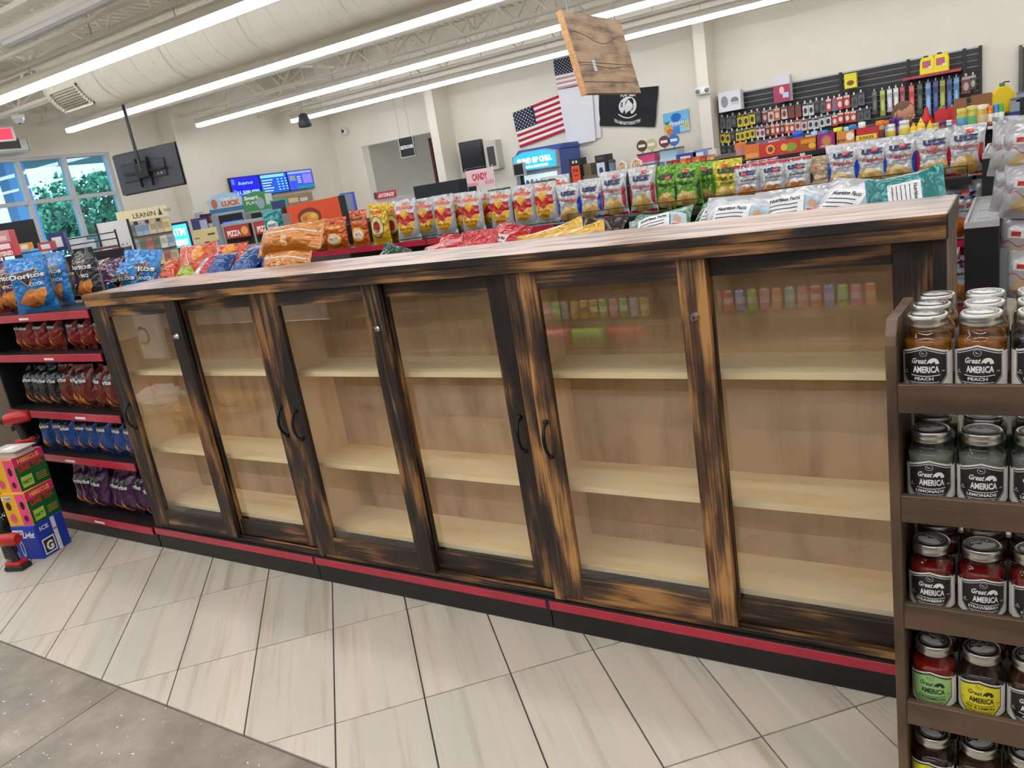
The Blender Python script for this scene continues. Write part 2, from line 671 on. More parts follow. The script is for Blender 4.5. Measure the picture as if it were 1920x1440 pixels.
for xx in (-6.4, 1.9):
    MB().box(xx - 0.09, xx + 0.09, -6, 9.7, ZD - 0.28, ZD, STEEL).build('roof_beam', ceiling)
for yy, zz in ((2.1, 3.40), (8.65, 3.38)):
    MB().tube([(-8.5, yy, zz), (6.4, yy, zz)], 0.022, STEEL, n=6).build('conduit_pipe', ceiling)

# ---------------------------------------------------------------- ceiling light strips
GLOW = mat((247, 250, 255), 0.4, emit=STRIP)
HOUSE = mat((222, 216, 204), 0.45)
ACRYL = mat((205, 204, 200), 0.35)
def light_strip(y, z, x0, x1, label, lit=True):
    t = empty('linear_light', (0, y, z))
    MB().prism([(-0.055, 0.05), (-0.03, 0.085), (0.03, 0.085), (0.055, 0.05), (0.055, -0.004), (0.047, -0.004), (0.047, 0.012), (-0.047, 0.012), (-0.047, -0.004), (-0.055, -0.004)], x0, x1, HOUSE, 'yz').build('housing', t)
    d = MB()
    d.prism([(-0.052, 0.012), (-0.058, -0.020), (-0.050, -0.046), (-0.025, -0.060), (0.025, -0.060), (0.050, -0.046), (0.058, -0.020), (0.052, 0.012)], x0 + 0.012, x1, GLOW if lit else ACRYL, 'yz')
    d.build('diffuser', t)
    MB().box(x0, x0 + 0.012, -0.062, 0.062, -0.062, 0.085, HOUSE).build('end_cap', t)
    xx = x0 + 0.8
    while xx < x1:
        MB().tube([(xx, 0, 0.085), (xx, 0, 3.42 - z)], 0.004, GREYM, n=4).build('hanger', t)
        xx += 2.4
    return tag(t, label, 'ceiling light', 'light strips under the roof joists')
light_strip(2.56, 3.25, -7.7, 6.2, 'long lit ceiling strip in front of the big round duct')
light_strip(4.66, 3.25, -7.66, 6.2, 'lit ceiling strip right behind the big round duct')
light_strip(6.95, 3.25, -7.75, 6.2, 'lit ceiling strip that the hanging wooden board cuts, second from the back wall')
light_strip(9.08, 3.25, -7.75, 6.2, 'lit ceiling strip nearest to the back wall with the flags')
light_strip(1.55, 3.28, -2.9, 6.2, 'unlit grey ceiling strip at the upper left corner', lit=False)
light_strip(0.40, 3.25, -7.7, 6.2, 'lit ceiling strip above the wooden glass-door cabinets')
light_strip(-0.80, 3.25, -7.7, 6.2, 'added lit ceiling strip above the edge between pale and brown tiles')  # extra unseen row, added to brighten the floor and the cabinet interiors
light_strip(-2.0, 3.25, -7.7, 6.2, 'lit ceiling strip above the brown stone aisle floor')  # this row and the next are unseen, packed closer for more front light
light_strip(-3.3, 3.25, -7.7, 6.2, 'lit ceiling strip above the mirrored drinks cooler')

# ---------------------------------------------------------------- air duct
DUCT = wall_paint('cream_duct_paint', (232, 225, 210))
dt = empty('air_duct', (0, 3.62, 3.47))
def ring_tube(x0, x1, r, m, n=40):
    b = MB()
    v = [(x, r * cos(2 * pi * k / n), r * sin(2 * pi * k / n)) for x in (x0, x1) for k in range(n)]
    return b.add(v, [(k, (k + 1) % n, n + (k + 1) % n, n + k) for k in range(n)], m, True)
DR = 0.38
seams = [-5.55, -4.55, -3.35, -2.15, -0.95, 0.25, 1.45, 2.65, 3.85, 6.3]
for a, b_ in zip(seams[:-1], seams[1:]):
    ring_tube(a, b_, DR, DUCT).build('duct_section', dt)
    ring_tube(a - 0.012, a + 0.012, DR + 0.008, DUCT).build('duct_seam', dt)
b = MB()
v = [(-5.56, DR * cos(2 * pi * k / 40), DR * sin(2 * pi * k / 40)) for k in range(40)]
b.add(v, [tuple(range(40))], DUCT)
b.build('end_cap', dt)
sp = MB()
pts = []
for k in range(int(9.3 / 0.30 * 24)):
    a = 2 * pi * k / 24
    pts.append((-5.5 + 0.30 * k / 24, (DR + 0.001) * cos(a), (DR + 0.001) * sin(a)))
sp.tube(pts, 0.0035, DUCT, n=4)
sp.build('spiral_lock_seam', dt)
def duct_grille(xa, xb):
    g = MB()
    for k in range(9):
        q = radians(202 + 4.2 * k)
        g.box(xa, xb, (DR + 0.012) * cos(q) - 0.006, (DR + 0.012) * cos(q) + 0.006, (DR + 0.012) * sin(q) - 0.006, (DR + 0.012) * sin(q) + 0.006, mat((150, 142, 126), 0.6))
    for xx in (xa, xb - 0.03):
        for k in range(8):
            q = radians(202 + 4.9 * k)
            g.box(xx, xx + 0.03, (DR + 0.016) * cos(q) - 0.012, (DR + 0.016) * cos(q) + 0.012, (DR + 0.016) * sin(q) - 0.02, (DR + 0.016) * sin(q) + 0.02, DUCT)
    for q in (200, 238):
        q = radians(q)
        g.box(xa, xb, (DR + 0.016) * cos(q) - 0.014, (DR + 0.016) * cos(q) + 0.014, (DR + 0.016) * sin(q) - 0.014, (DR + 0.016) * sin(q) + 0.014, DUCT)
    g.build('air_grille', dt)
duct_grille(-5.48, -4.9)
for xx in (-4.9, -2.3, 0.4, 3.0):
    MB().tube([(xx, -0.02, DR), (xx, -0.02, 0.70)], 0.008, GREYM, n=5).build('hanger', dt)
tag(dt, 'large round cream spiral air duct with a grille near its end', 'air duct')

# ---------------------------------------------------------------- window and what lies outside
FRAME = mat((196, 192, 194), 0.4)
GTINT = thin_glass('blue_tinted_pane', (196, 232, 240))
win = struct(empty('window_1', (XL, 0, 0)))
def bar(name, y0, y1, z0, z1, d=0.12):
    MB().box(-0.14, -0.14 + d, y0, y1, z0, z1, FRAME).build(name, win)
ys = (1.5, 2.2, 2.9, 3.6, 4.28, 4.98, 5.70)
zs = (0.9, 1.72, 2.34, 2.97)
for yy in ys:
    bar('mullion', yy - 0.03, yy + 0.03, 0.9, 2.985)
for zz in zs:
    bar('transom', 1.5, 5.72, zz - 0.028, zz + 0.028, 0.115)
for a, b_ in zip(ys[:-1], ys[1:]):
    for c, d in zip(zs[:-1], zs[1:]):
        MB().box(-0.10, -0.094, a + 0.03, b_ - 0.03, c + 0.028, d - 0.028, GTINT).build('pane', win)
MB().box(-0.2, 0.03, 1.5, 5.72, 0.86, 0.9, FRAME).build('sill', win)

ground = struct(MB().box(-90, XL - 0.2, -40, 60, -0.3, -0.02, mat((120, 122, 120), 0.9, vary=0.15, bscale=0.6)).build('ground_outside'))
canopy = empty('fuel_canopy', (-19, 8, 0))
MB().box(-6, 6, -12, 9, 4.35, 5.3, mat((196, 206, 216), 0.6)).build('roof', canopy)
for xx, yy in ((3.2, -0.2), (3.2, -3.4), (-3.2, -0.6), (-3.2, -4.6)):
    MB().box(xx - 0.22, xx + 0.22, yy - 0.22, yy + 0.22, 0, 4.35, mat((120, 150, 205), 0.5)).build('column', canopy)
MB().box(6.0, 6.05, -12, 9, 4.35, 5.3, mat((226, 230, 236), 0.5)).build('fascia', canopy)
tag(canopy, 'fuel station canopy on blue columns beyond the window', 'canopy')
LEAF = mat((74, 122, 96), 0.8, vary=0.35, bscale=2.0)
BARK = mat((70, 58, 48), 0.9)
def tree(x, y, h, r, label, seed):
    rnd = random.Random(seed)
    t = empty('leafy_tree', (x, y, 0))
    tr = MB().tube([(0, 0, 0), (0.05, 0.05, h * 0.45), (0, 0, h * 0.8)], [0.22, 0.17, 0.06], BARK, n=8)
    for k in range(7):
        a = rnd.uniform(0, 6.28)
        z = h * rnd.uniform(0.3, 0.6)
        tr.tube([(0, 0, z), (r * 0.7 * cos(a), r * 0.7 * sin(a), z + h * 0.25)], [0.09, 0.03], BARK, n=5)
    tr.build('trunk', t)
    lf = MB()
    V, F = [], []
    for k in range(5200):
        a, b_ = rnd.uniform(0, 2 * pi), rnd.uniform(-1, 1)
        q = rnd.uniform(0.55, 1.0) ** 0.5
        bump = 1 + 0.22 * sin(3 * a + seed) * cos(4 * b_) + 0.12 * sin(7 * a + 5 * b_)
        px = r * q * bump * math.sqrt(1 - b_ * b_) * cos(a)
        py = r * q * bump * math.sqrt(1 - b_ * b_) * sin(a)
        pz = h * 0.62 + h * 0.40 * q * bump * b_
        s = rnd.uniform(0.10, 0.22)
        u = Vector((rnd.gauss(0, 1), rnd.gauss(0, 1), rnd.gauss(0, 1))).normalized()
        w = u.orthogonal().normalized()
        p = Vector((px, py, pz))
        i = len(V)
        V += [p - u * s, p + w * s * 0.5, p + u * s, p - w * s * 0.5]
        F.append((i, i + 1, i + 2, i + 3))
    lf.add(V, F, LEAF)
    lf.build('foliage', t)
    return tag(t, label, 'tree', 'trees beyond the window')
tree(-25.5, 24.0, 6.0, 3.3, 'tall round green tree seen through the right window panes', 3)
tree(-33.0, 20.0, 4.4, 2.8, 'lower green tree seen behind the blue canopy column', 5)
tree(-37.0, 14.0, 4.0, 2.6, 'distant green tree seen in the left window panes', 7)

# ---------------------------------------------------------------- the scorched-wood cabinets
CH_D, CH_M, CH_L = (22, 15, 12), (56, 38, 26), (150, 106, 60)
CHZ = wood('scorched_wood_upright', 'Z', CH_D, CH_M, CH_L, 0.60, 7.0, 0.5, coat=0.0)
CHZ2 = wood('scorched_wood_upright_pale', 'Z', (28, 18, 13), (86, 58, 36), (184, 134, 78), 0.48, 6.0, 0.5)
CHX = wood('scorched_wood_rail', 'X', CH_D, CH_M, CH_L, 0.60, 7.0, 0.5)
CHX2 = wood('scorched_wood_rail_pale', 'X', (28, 18, 13), (78, 52, 33), (168, 120, 68), 0.52, 6.0, 0.5)
TOPW = wood('varnished_top_board', 'X', (44, 28, 22), (112, 82, 66), (176, 142, 120), 0.46, 8.0, 0.36, coat=0.30, relief=0.05)
PINE = wood('pale_pine_shelf', 'X', (236, 196, 128), (250, 218, 154), (254, 232, 182), 0.30, 5.0, 0.55, relief=0.03)
PINEZ = wood('pale_pine_side', 'Z', (214, 178, 124), (238, 204, 150), (246, 218, 172), 0.34, 5.0, 0.55, relief=0.03)
PLY = wood('brown_plywood', 'Z', (162, 130, 92), (190, 157, 114), (206, 174, 130), 0.42, 4.0, 0.55, relief=0.02)
IRON = mat((22, 21, 21), 0.45, 0.4, bump=0.3, bscale=120)
W = 1.235

def handle(parent, x, z):
    h = MB()
    pts = []
    for k in range(11):
        t = k / 10
        pts.append((0, -0.005 - 0.03 * sin(pi * t) ** 0.6, (t - 0.5) * 0.125))
    h.tube(pts, [0.005, 0.0055, 0.006, 0.0068, 0.007, 0.007, 0.007, 0.0068, 0.006, 0.0055, 0.005], IRON, n=8)
    for s_ in (-1, 1):
        h.lathe([(0.0005, -0.009), (0.009, -0.006), (0.0105, 0), (0.009, 0.006), (0.0005, 0.009)], IRON, 10, (0, -0.006, s_ * 0.064))
    return h.build('handle', parent, (x, 0, z))

def make_door(name, parent, loc, w, zb, zt, st_l, st_r, rt, rb, pale, hx=None, lock=None):
    """sliding door: two stiles, two rails, pane; x from 0 to w, front face at y=0"""
    d = MB().box(0, st_l, 0, 0.022, zb, zt, CHZ2 if pale else CHZ).build(name, parent, loc, bevel=0.0015)
    MB().box(w - st_r, w, 0, 0.022, zb, zt, CHZ2 if pale else CHZ).build('stile', d, bevel=0.0015)
    MB().box(st_l, w - st_r, 0.001, 0.021, zt - rt, zt, CHX).build('rail', d, bevel=0.0015)
    MB().box(st_l, w - st_r, 0.001, 0.021, zb, zb + rb, CHX2 if pale else CHX).build('rail', d, bevel=0.0015)
    MB().box(st_l - 0.006, w - st_r + 0.006, 0.010, 0.013, zb + rb - 0.006, zt - rt + 0.006, PANE).build('glass_pane', d)
    if hx is not None:
        handle(d, hx, 0.772)
    if lock is not None:
        k = MB()
        k.lathe([(0.014, 0), (0.014, 0.004), (0.010, 0.006), (0.010, 0.016), (0.0085, 0.018)], CHROME, 16)
        k.box(-0.0015, 0.0015, -0.006, 0.006, 0.0175, 0.0186, BLACK)
        k.build('lock', d, (lock, 0, 1.18), (pi / 2, 0, 0))
    return d

cab_names = ['scorched wood cabinet with two glass sliding doors, at the left end of the counter',
             'scorched wood cabinet with two glass sliding doors, middle one under the long top',
             'scorched wood cabinet with two glass sliding doors, right one behind the jar rack']
for k in range(3):
    x0 = k * W
    c = empty('glass_door_cabinet', (x0, 0, 0))
    pale = (k == 2)
    z0, z1 = 0.133, 1.3845
    xl = -0.044 if k == 0 else -0.026
    MB().box(xl, 0.020, -0.004, 0.05, z0, z1, CHZ2 if k == 2 else CHZ).build('post', c, bevel=0.002)
    if k == 2:
        MB().box(W - 0.105, W + 0.012, 0.024, 0.07, z0, z1, CHZ).build('post', c, bevel=0.002)
        MB().box(W - 0.012, W + 0.018, -0.004, 0.385, z0, z1, CHZ).build('end_panel', c, bevel=0.002)
    if k == 0:
        MB().box(-0.044, -0.026, 0.05, 0.385, z0, z1, CHZ).build('end_panel', c, bevel=0.002)
    xr = W - 0.012 if k == 2 else W - 0.026
    MB().box(-0.026, -0.006 if k else 0.0, 0.05, 0.30, z0, z1, PINEZ).build('side_panel', c)
    MB().box(xr - 0.012, xr, 0.07, 0.30, z0, z1, PINEZ).build('side_panel', c)
    MB().box(-0.02, xr, 0.30, 0.308, z0, z1, PLY).build('back_panel', c)
    for zt in (0.985, 0.563, 0.250):
        MB().box(-0.006, xr - 0.012, 0.075, 0.30, zt - 0.021, zt, PINE).build('shelf', c, bevel=0.001)
    MB().box(-0.02, xr, 0.0, 0.30, z0, 0.150, CHX2 if pale else CHX).build('bottom_track', c, bevel=0.0015)
    for yy in (0.016, 0.040):
        MB().box(0.0, xr, yy - 0.003, yy + 0.003, 0.150, 0.157, CHX2).build('track_rib', c)
    MB().box(-0.02, xr, 0.0, 0.30, 1.352, z1, CHX).build('head_rail', c, bevel=0.0015)
    make_door('door', c, (0.021, -0.008, 0), 0.634, 0.155, 1.352, 0.075, 0.084, 0.062, 0.084, pale, 0.035 if k else 0.035, 0.592)
    make_door('door', c, (0.600, 0.026, 0), xr - 0.600 - (0.0 if k < 2 else 0.0), 0.157, 1.352, 0.055, 0.094, 0.062, 0.080, False, xr - 0.600 - 0.045)
    tag(c, cab_names[k], 'cabinet', 'glass door cabinets under the long wooden top')

t = empty('wooden_countertop', (0, 0, 0))
for k, (ya, yb) in enumerate(((-0.030, 0.112), (0.114, 0.256), (0.258, 0.398))):
    MB().box(-1.882, 1.882, ya - 0.18, yb - 0.18, -0.013, 0.013, TOPW).build('plank', t, (1.844, 0.18, 1.398), bevel=0.002)
MB().box(-0.038, 3.726, -0.026, -0.0095, 1.350, 1.3848, CHX2).build('front_trim', t, bevel=0.0015)
MB().box(-0.040, 3.7255, -0.0318, -0.030, 1.3855, 1.4105, CHX).build('front_edge', t)
MB().box(3.7262, 3.7285, -0.029, 0.397, 1.352, 1.4105, CHZ).build('end_edge', t)
tag(t, 'long scorched and varnished wooden countertop over the glass cabinets', 'countertop')

# ---------------------------------------------------------------- gondola base under the cabinets
g = empty('gondola_base', (0, 0, 0))
XB = -0.057
for k in range(3):
    a, b_ = XB + k * W, XB + (k + 1) * W
    MB().box(a + 0.002, b_ - 0.002, 0.002, 0.03, 0.0, 0.090, BLACK).build('kick_plate', g, bevel=0.002)
    MB().box(a, b_, -0.012, 0.42, 0.126, 0.132, BLACK).build('deck', g)
    MB().box(a, b_, -0.010, -0.004, 0.084, 0.128, SATIN).build('deck_lip', g)
    MB().box(a + 0.008, b_ - 0.008, -0.0145, -0.0105, 0.092, 0.126, CHANNEL).build('price_channel', g, bevel=0.001)
    dots = MB()
    for q in range(48):
        xx = a + 0.02 + q * 0.025
        dots.lathe([(0.0022, 0.0), (0.0022, 0.0004)], mat((4, 4, 4), 0.9), 6, (xx, -0.0072, 0.1322), smooth=False)
    tag(dots.build('perforation', g), kind='stuff')
MB().box(XB, XB + 3 * W, 0.004, 0.006, 0.0, 0.008, mat((58, 54, 44), 0.8)).build('floor_seal', g)
MB().box(XB, XB + 3 * W + 0.03, 0.405, 0.425, 0.0, 1.30, BLACK).build('back_panel', g)
tag(g, 'low black gondola base with red price channels under the cabinets', 'shelf base')

# ---------------------------------------------------------------- jar rack at the right
RKX = wood('walnut_rack_rail', 'X', (44, 32, 23), (68, 51, 37), (94, 73, 53), 0.45, 4.0, 0.5, relief=0.03)
RKZ = wood('walnut_rack_side', 'Z', (48, 35, 25), (74, 55, 39), (102, 79, 57), 0.45, 4.0, 0.5, relief=0.03)
rk = empty('jar_rack', (3.64, -0.455, 0))
# side panel outline (depth, height): scooped shoulder at the top
side = [(0, 0.0), (0, 1.205), (0.006, 1.225), (0.02, 1.236), (0.035, 1.252), (0.055, 1.255), (0.09, 1.250), (0.33, 1.235), (0.33, 0.0)]
MB().prism(side, 0, 0.021, RKZ, 'yz').build('side_panel', rk, bevel=0.0015)
MB().prism(side, 0.479, 0.50, RKZ, 'yz').build('side_panel', rk, bevel=0.0015)
RAILS = (1.122, 0.872, 0.608, 0.352, 0.10)
for zt in RAILS:
    MB().box(0.0215, 0.4785, 0.0, 0.016, zt - 0.062, zt, RKX).build('front_rail', rk, bevel=0.0015)
    MB().box(0.0215, 0.4785, 0.0165, 0.328, zt - 0.034, zt - 0.020, RKX).build('shelf', rk)
    MB().box(0.0215, 0.4785, 0.314, 0.328, zt - 0.019, zt + 0.03, RKX).build('back_rail', rk)
tag(rk, 'tiered walnut-coloured wooden rack holding glass jars', 'rack')

JAR = thin_glass('jar_glass', (246, 248, 248), 0.0, 0.05)
LID = mat((196, 194, 186), 0.28, 1.0)
def liquid(name, c, thick=0.5):
    m = bpy.data.materials.new(name)
    m.use_nodes = True
    nt = m.node_tree
    N, L = nt.nodes, nt.links
    b = N['Principled BSDF']
    b.inputs['Base Color'].default_value = rgb(c)
    b.inputs['Roughness'].default_value = 0.08
    tr = N.new('ShaderNodeBsdfTransparent')
    tr.inputs['Color'].default_value = rgb([min(255, x * 1.15 + 20) for x in c])
    mx = N.new('ShaderNodeMixShader')
    mx.inputs['Fac'].default_value = thick
    L.new(tr.outputs[0], mx.inputs[1])
    L.new(b.outputs[0], mx.inputs[2])
    L.new(mx.outputs[0], N['Material Output'].inputs['Surface'])
    return m
JR, JH = 0.0458, 0.150
def jar_body_r(z):
    if z < 0.008: return JR - 0.006 + z * 0.75
    if z < 0.098: return JR
    t = min(1, (z - 0.098) / 0.032)
    return JR - (JR - 0.0345) * (t * t * (3 - 2 * t))
prof = [(0.0005, 0.001)] + [(jar_body_r(z / 1000), z / 1000) for z in list(range(0, 132, 6)) + [134, 148]]
jar_mesh = MB().lathe(prof, JAR, 28).mesh('jar_glass')
lid_prof = [(0.0372, 0.131), (0.0380, 0.1315), (0.0380, 0.134), (0.0372, 0.136), (0.0372, 0.143), (0.0378, 0.145), (0.0372, 0.147), (0.0372, 0.152), (0.0355, 0.1545), (0.0325, 0.1540), (0.0005, 0.1540)]
lid_mesh = MB().lathe(lid_prof, LID, 32).mesh('lid')
def lid_print(ink, pale):
    mb = MB()
    it = [d_ell(0, 0, 0.0318, 0.0318, ink, 28, 2), d_ell(0, 0, 0.027, 0.027, pale, 28, 1, inner=0.96),
          d_ell(0, -0.004, 0.024, 0.018, pale, 20, 2, a0=pi, a1=2 * pi),
          d_strip([(-0.024, -0.002), (-0.012, 0.004), (-0.004, -0.001), (0.006, 0.006), (0.024, -0.002)], [(-0.024, -0.005)] * 1 + [(-0.012, -0.005), (-0.004, -0.005), (0.006, -0.005), (0.024, -0.005)], pale),
          d_text('AMERICA', 0, 0.006, 0.0085, pale, 0.040, bold=0.03), d_text('Great', -0.004, 0.0165, 0.006, pale, 0.022, shear=0.3, bold=0.02)]
    return decals(mb, it, lambda x, y, o: (x, y, 0.1541 + o), 0.0003, 0.0002, rough=0.35).mesh('lid_print')
LIDP = {0: lid_print((32, 31, 31), (206, 202, 194))}
def jar_label(flavour, paper, ink, pale):
    mb = MB()
    w2, zb, zt, zp = 0.048, 0.006, 0.084, 0.097
    def hexa(s, zofs=0.0):
        # strips across so that the paper wraps the jar
        top, bot = [], []
        n = 16
        for i in range(n + 1):
            x = -w2 * s + 2 * w2 * s * i / n
            a = abs(x) / (w2 * s)
            top.append((x, zt + (zp - zt) * max(0, 1 - a / 0.85) - (1 - s) * 0.08))
            bot.append((x, zb + (0.0 if a < 0.62 else (a - 0.62) / 0.38 * 0.020) + (1 - s) * 0.06))
        return top, bot
    back = [d_rect(-0.066, 0.006, 0.066, 0.080, (226, 222, 214), 20, 3)]
    out = [d_strip(*hexa(1.0), (228, 225, 218)), d_strip(*hexa(0.955), ink), d_strip(*hexa(0.925), pale), d_strip(*hexa(0.905), paper)]
    mk = ink if sum(paper) > 300 else (232, 230, 224)
    it = back + out
    it += [d_text('Great', -0.010, 0.0595, 0.0115, mk, 0.028, shear=0.28, bold=0.025),
           d_ell(0.0170, 0.0575, 0.0110, 0.0130, mk, 18, 2, a0=0.0, a1=pi),
           d_strip([(0.005, 0.0575), (0.010, 0.0615), (0.0135, 0.0588), (0.0185, 0.0630), (0.029, 0.0575)], [(0.005, 0.0560), (0.010, 0.0560), (0.0135, 0.0560), (0.0185, 0.0560), (0.029, 0.0560)], paper),
           d_text('AMERICA', 0.004, 0.0405, 0.0135, mk, 0.048, bold=0.035),
           d_line([(-0.024 + 0.006 * i, 0.0345 - 0.0018 * sin(pi * i / 9)) for i in range(10)], 0.0016, mk),
           d_text(flavour, 0.0, 0.0240, 0.0062, mk, min(0.058, 0.0068 * len(flavour)), bold=0.03),
           d_line([(-0.028 + 0.007 * i, 0.0195) for i in range(9)], 0.0012, mk),
           d_line([(-0.024 + 0.006 * i, 0.0165) for i in range(9)], 0.0010, mk),
           d_text('28', -0.0355, 0.041, 0.0032, mk, bold=0.02), d_text('PROOF', -0.0355, 0.0365, 0.0024, mk, bold=0.02),
           d_text('14%', 0.0355, 0.041, 0.0030, mk, bold=0.02),
           d_ell(0, 0.0815, 0.0068, 0.0068, mk, 18, 1, inner=0.90),
           d_poly([(-0.004, 0.0835), (0.0, 0.0815), (0.0045, 0.0795), (0.001, 0.0800), (-0.002, 0.0805)], mk)]
    def cyl(x, y, o):
        a = x / JR
        r = JR + o
        return (r * sin(a), -r * cos(a), y)
    return decals(mb, it, cyl, 0.0005, 0.00014, rough=0.45).mesh('label')
BLK, PAL = (27, 27, 28), (214, 211, 204)
LABELS = {
    'PEACH': (jar_label('PEACH', BLK, BLK, PAL), (176, 104, 24), 0.55, 'amber peach'),
    'BLUEBERRY': (jar_label('BLUEBERRY', BLK, BLK, PAL), (16, 20, 40), 0.9, 'dark blue'),
    'LEMONADE': (jar_label('LEMONADE', BLK, BLK, PAL), (150, 152, 138), 0.55, 'cloudy lemonade'),
    'STRAWBERRY': (jar_label('STRAWBERRY', BLK, BLK, PAL), (132, 22, 20), 0.75, 'red strawberry'),
    'WATERMELON': (jar_label('WATERMELON', (150, 196, 120), (28, 34, 26), (70, 90, 60)), (150, 24, 18), 0.75, 'green-labelled red watermelon'),
    'TEA & LEMON': (jar_label('TEA & LEMON', (226, 214, 40), (34, 30, 24), (90, 84, 30)), (44, 26, 20), 0.9, 'yellow-labelled dark tea and lemon'),
    'APPLE': (jar_label('APPLE', BLK, BLK, PAL), (70, 34, 16), 0.85, 'black-labelled brown apple'),
    'CHERRY': (jar_label('CHERRY', BLK, BLK, PAL), (60, 34, 14), 0.85, 'black-labelled brown cherry'),
}
LIQ = {}
for kf, (me, c, th, nm) in LABELS.items():
    lp = [(0.0005, 0.004)] + [(jar_body_r(z / 1000) - 0.003, z / 1000) for z in range(6, 103, 8)] + [(0.0005, 0.104)]
    LIQ[kf] = MB().lathe(lp, liquid('liquid_' + kf.lower().replace(' & ', '_'), c, th), 22).mesh('liquid')
TIER = ['top', 'second', 'third', 'fourth', 'lowest']
ROWN = ['front', 'middle', 'rear']
COLN = ['left', 'centre', 'right', 'outermost']
plan = [['PEACH', 'PEACH', 'BLUEBERRY', 'BLUEBERRY'], ['LEMONADE'] * 4, ['STRAWBERRY'] * 4, ['WATERMELON', 'TEA & LEMON', 'APPLE', 'APPLE'], ['TEA & LEMON', 'CHERRY', 'APPLE', 'APPLE']]
rnd = random.Random(4)
for ti, zt in enumerate(RAILS):
    for ro in range(3):
        for co in range(4):
            fl_ = plan[ti][co]
            if ti == 0 and ro > 0 and co >= 2:
                fl_ = 'APPLE'
            if ti == 3 and ro > 0:
                fl_ = 'STRAWBERRY'
            if ti == 4 and ro > 0:
                fl_ = 'WATERMELON'
            me, c, th, nm = LABELS[fl_]
            j = link('glass_jar', jar_mesh, None, (3.7135 + 0.0950 * co + rnd.uniform(-0.0012, 0.0012) - 0.006 * (ti == 4), -0.390 + ro * 0.0945, zt - 0.0195), (0, 0, rnd.uniform(-0.12, 0.12)))
            link('liquid', LIQ[fl_], j)
            link('label', me, j)
            l = link('lid', lid_mesh, j)
            link('lid_print', LIDP[0], l, rot=(0, 0, rnd.uniform(-0.5, 0.5)))
            tag(j, '%s jar, %s row, %s column of the rack\'s %s tier' % (nm, ROWN[ro], COLN[co], TIER[ti]), 'jar', 'jars on the wooden rack')

# ---------------------------------------------------------------- drinks cooler behind the photographer (seen mirrored in the panes)
ck = empty('open_drinks_cooler', (0, -2.85, 0))
COOL = mat((34, 34, 36), 0.5)
CX0, CX1 = -1.4, 5.2
MB().box(CX0, CX1, -0.75, 0.0, 0.0, 0.30, COOL).build('base', ck)
MB().box(CX0, CX1, -0.80, -0.75, 0.0, 2.1, COOL).build('back_panel', ck)
MB().box(CX0, CX1, -0.75, 0.06, 2.0, 2.12, COOL).build('canopy', ck)
LED = mat((244, 248, 255), 0.4, emit=STRIP * 1.3)
LED2 = mat((246, 250, 255), 0.4, emit=STRIP * 5.0)
MB().box(CX0 + 0.05, CX1 - 0.05, -0.10, 0.0, 1.985, 1.998, LED).build('led_tube', ck)
for xx in (CX0, 0.2, 1.85, 3.5, CX1 - 0.04):
    MB().box(xx, xx + 0.04, -0.75, 0.0, 0.30, 2.0, COOL).build('divider', ck)
CSH = (0.505, 0.80, 1.12, 1.46)
for zz in (0.31,) + CSH:
    MB().box(CX0 + 0.04, CX1 - 0.04, -0.74, -0.06, zz - 0.02, zz, COOL).build('shelf', ck)
    if zz > 0.4:
        MB().box(CX0 + 0.06, CX1 - 0.06, -0.085, -0.064, zz - 0.028, zz - 0.0205, LED2).build('led_tube', ck)
    MB().box(CX0 + 0.04, CX1 - 0.04, -0.06, -0.052, zz - 0.034, zz + 0.008, mat((60, 60, 64), 0.4)).build('price_channel', ck)
tag(ck, 'open drinks cooler with lit shelves mirrored in the cabinet panes', 'cooler')
def can_mesh(c, c2, h=0.157, r=0.032):
    m1, m2, al = mat(c, 0.3), mat(c2, 0.3), mat((214, 216, 220), 0.2, 1.0)
    b = MB()
    b.lathe([(0.0005, 0.002), (r * 0.72, 0), (r, 0.010)], al, 18)
    b.lathe([(r, 0.010), (r, h * 0.36)], m1, 18)
    b.lathe([(r + 0.0002, h * 0.36), (r + 0.0002, h * 0.62)], m2, 18)
    b.lathe([(r, h * 0.62), (r, h - 0.016)], m1, 18)
    b.lathe([(r, h - 0.016), (r * 0.80, h - 0.002), (r * 0.84, h), (r * 0.78, h - 0.003), (0.0005, h - 0.003)], al, 18)
    return b.mesh('drink_can')
CANC = {'gold': ((206, 160, 50), (240, 230, 200)), 'green': ((96, 186, 60), (230, 240, 210)), 'pink': ((226, 120, 150), (250, 230, 235)), 'silver': ((196, 204, 206), (120, 140, 150)), 'yellow': ((236, 214, 50), (60, 50, 30)),
        'blue': ((70, 130, 205), (235, 240, 250)), 'red': ((196, 40, 44), (240, 220, 210)), 'orange': ((236, 130, 50), (250, 230, 200)), 'teal': ((60, 170, 165), (230, 245, 240)), 'black': ((36, 36, 40), (190, 200, 60)), 'purple': ((126, 76, 156), (235, 225, 245)), 'white': ((228, 230, 230), (160, 40, 60))}
CANM = {k: can_mesh(*v) for k, v in CANC.items()}
cols = list(CANC)
rnd = random.Random(11)
def can_row(x0, n, z, names, shelf):
    cnt = {}
    for i in range(n):
        nm = names[i % len(names)]
        cnt[nm] = cnt.get(nm, 0) + 1
        tag(link('drink_can', CANM[nm], None, (x0 + i * 0.082, -3.03, z)), '%s %s can on the %s of the mirrored cooler' % (ORD[cnt[nm] - 1], nm, shelf), 'can', 'cans in the mirrored drinks cooler')
can_row(0.62, 13, CSH[0], ['gold', 'green', 'pink', 'green', 'silver', 'gold', 'yellow'], 'low left shelf')
can_row(1.95, 15, CSH[0], ['orange', 'teal', 'pink', 'red', 'blue', 'green', 'pink'], 'low middle shelf')
can_row(3.60, 14, CSH[0], ['silver', 'purple', 'silver', 'teal', 'white'], 'low right shelf')
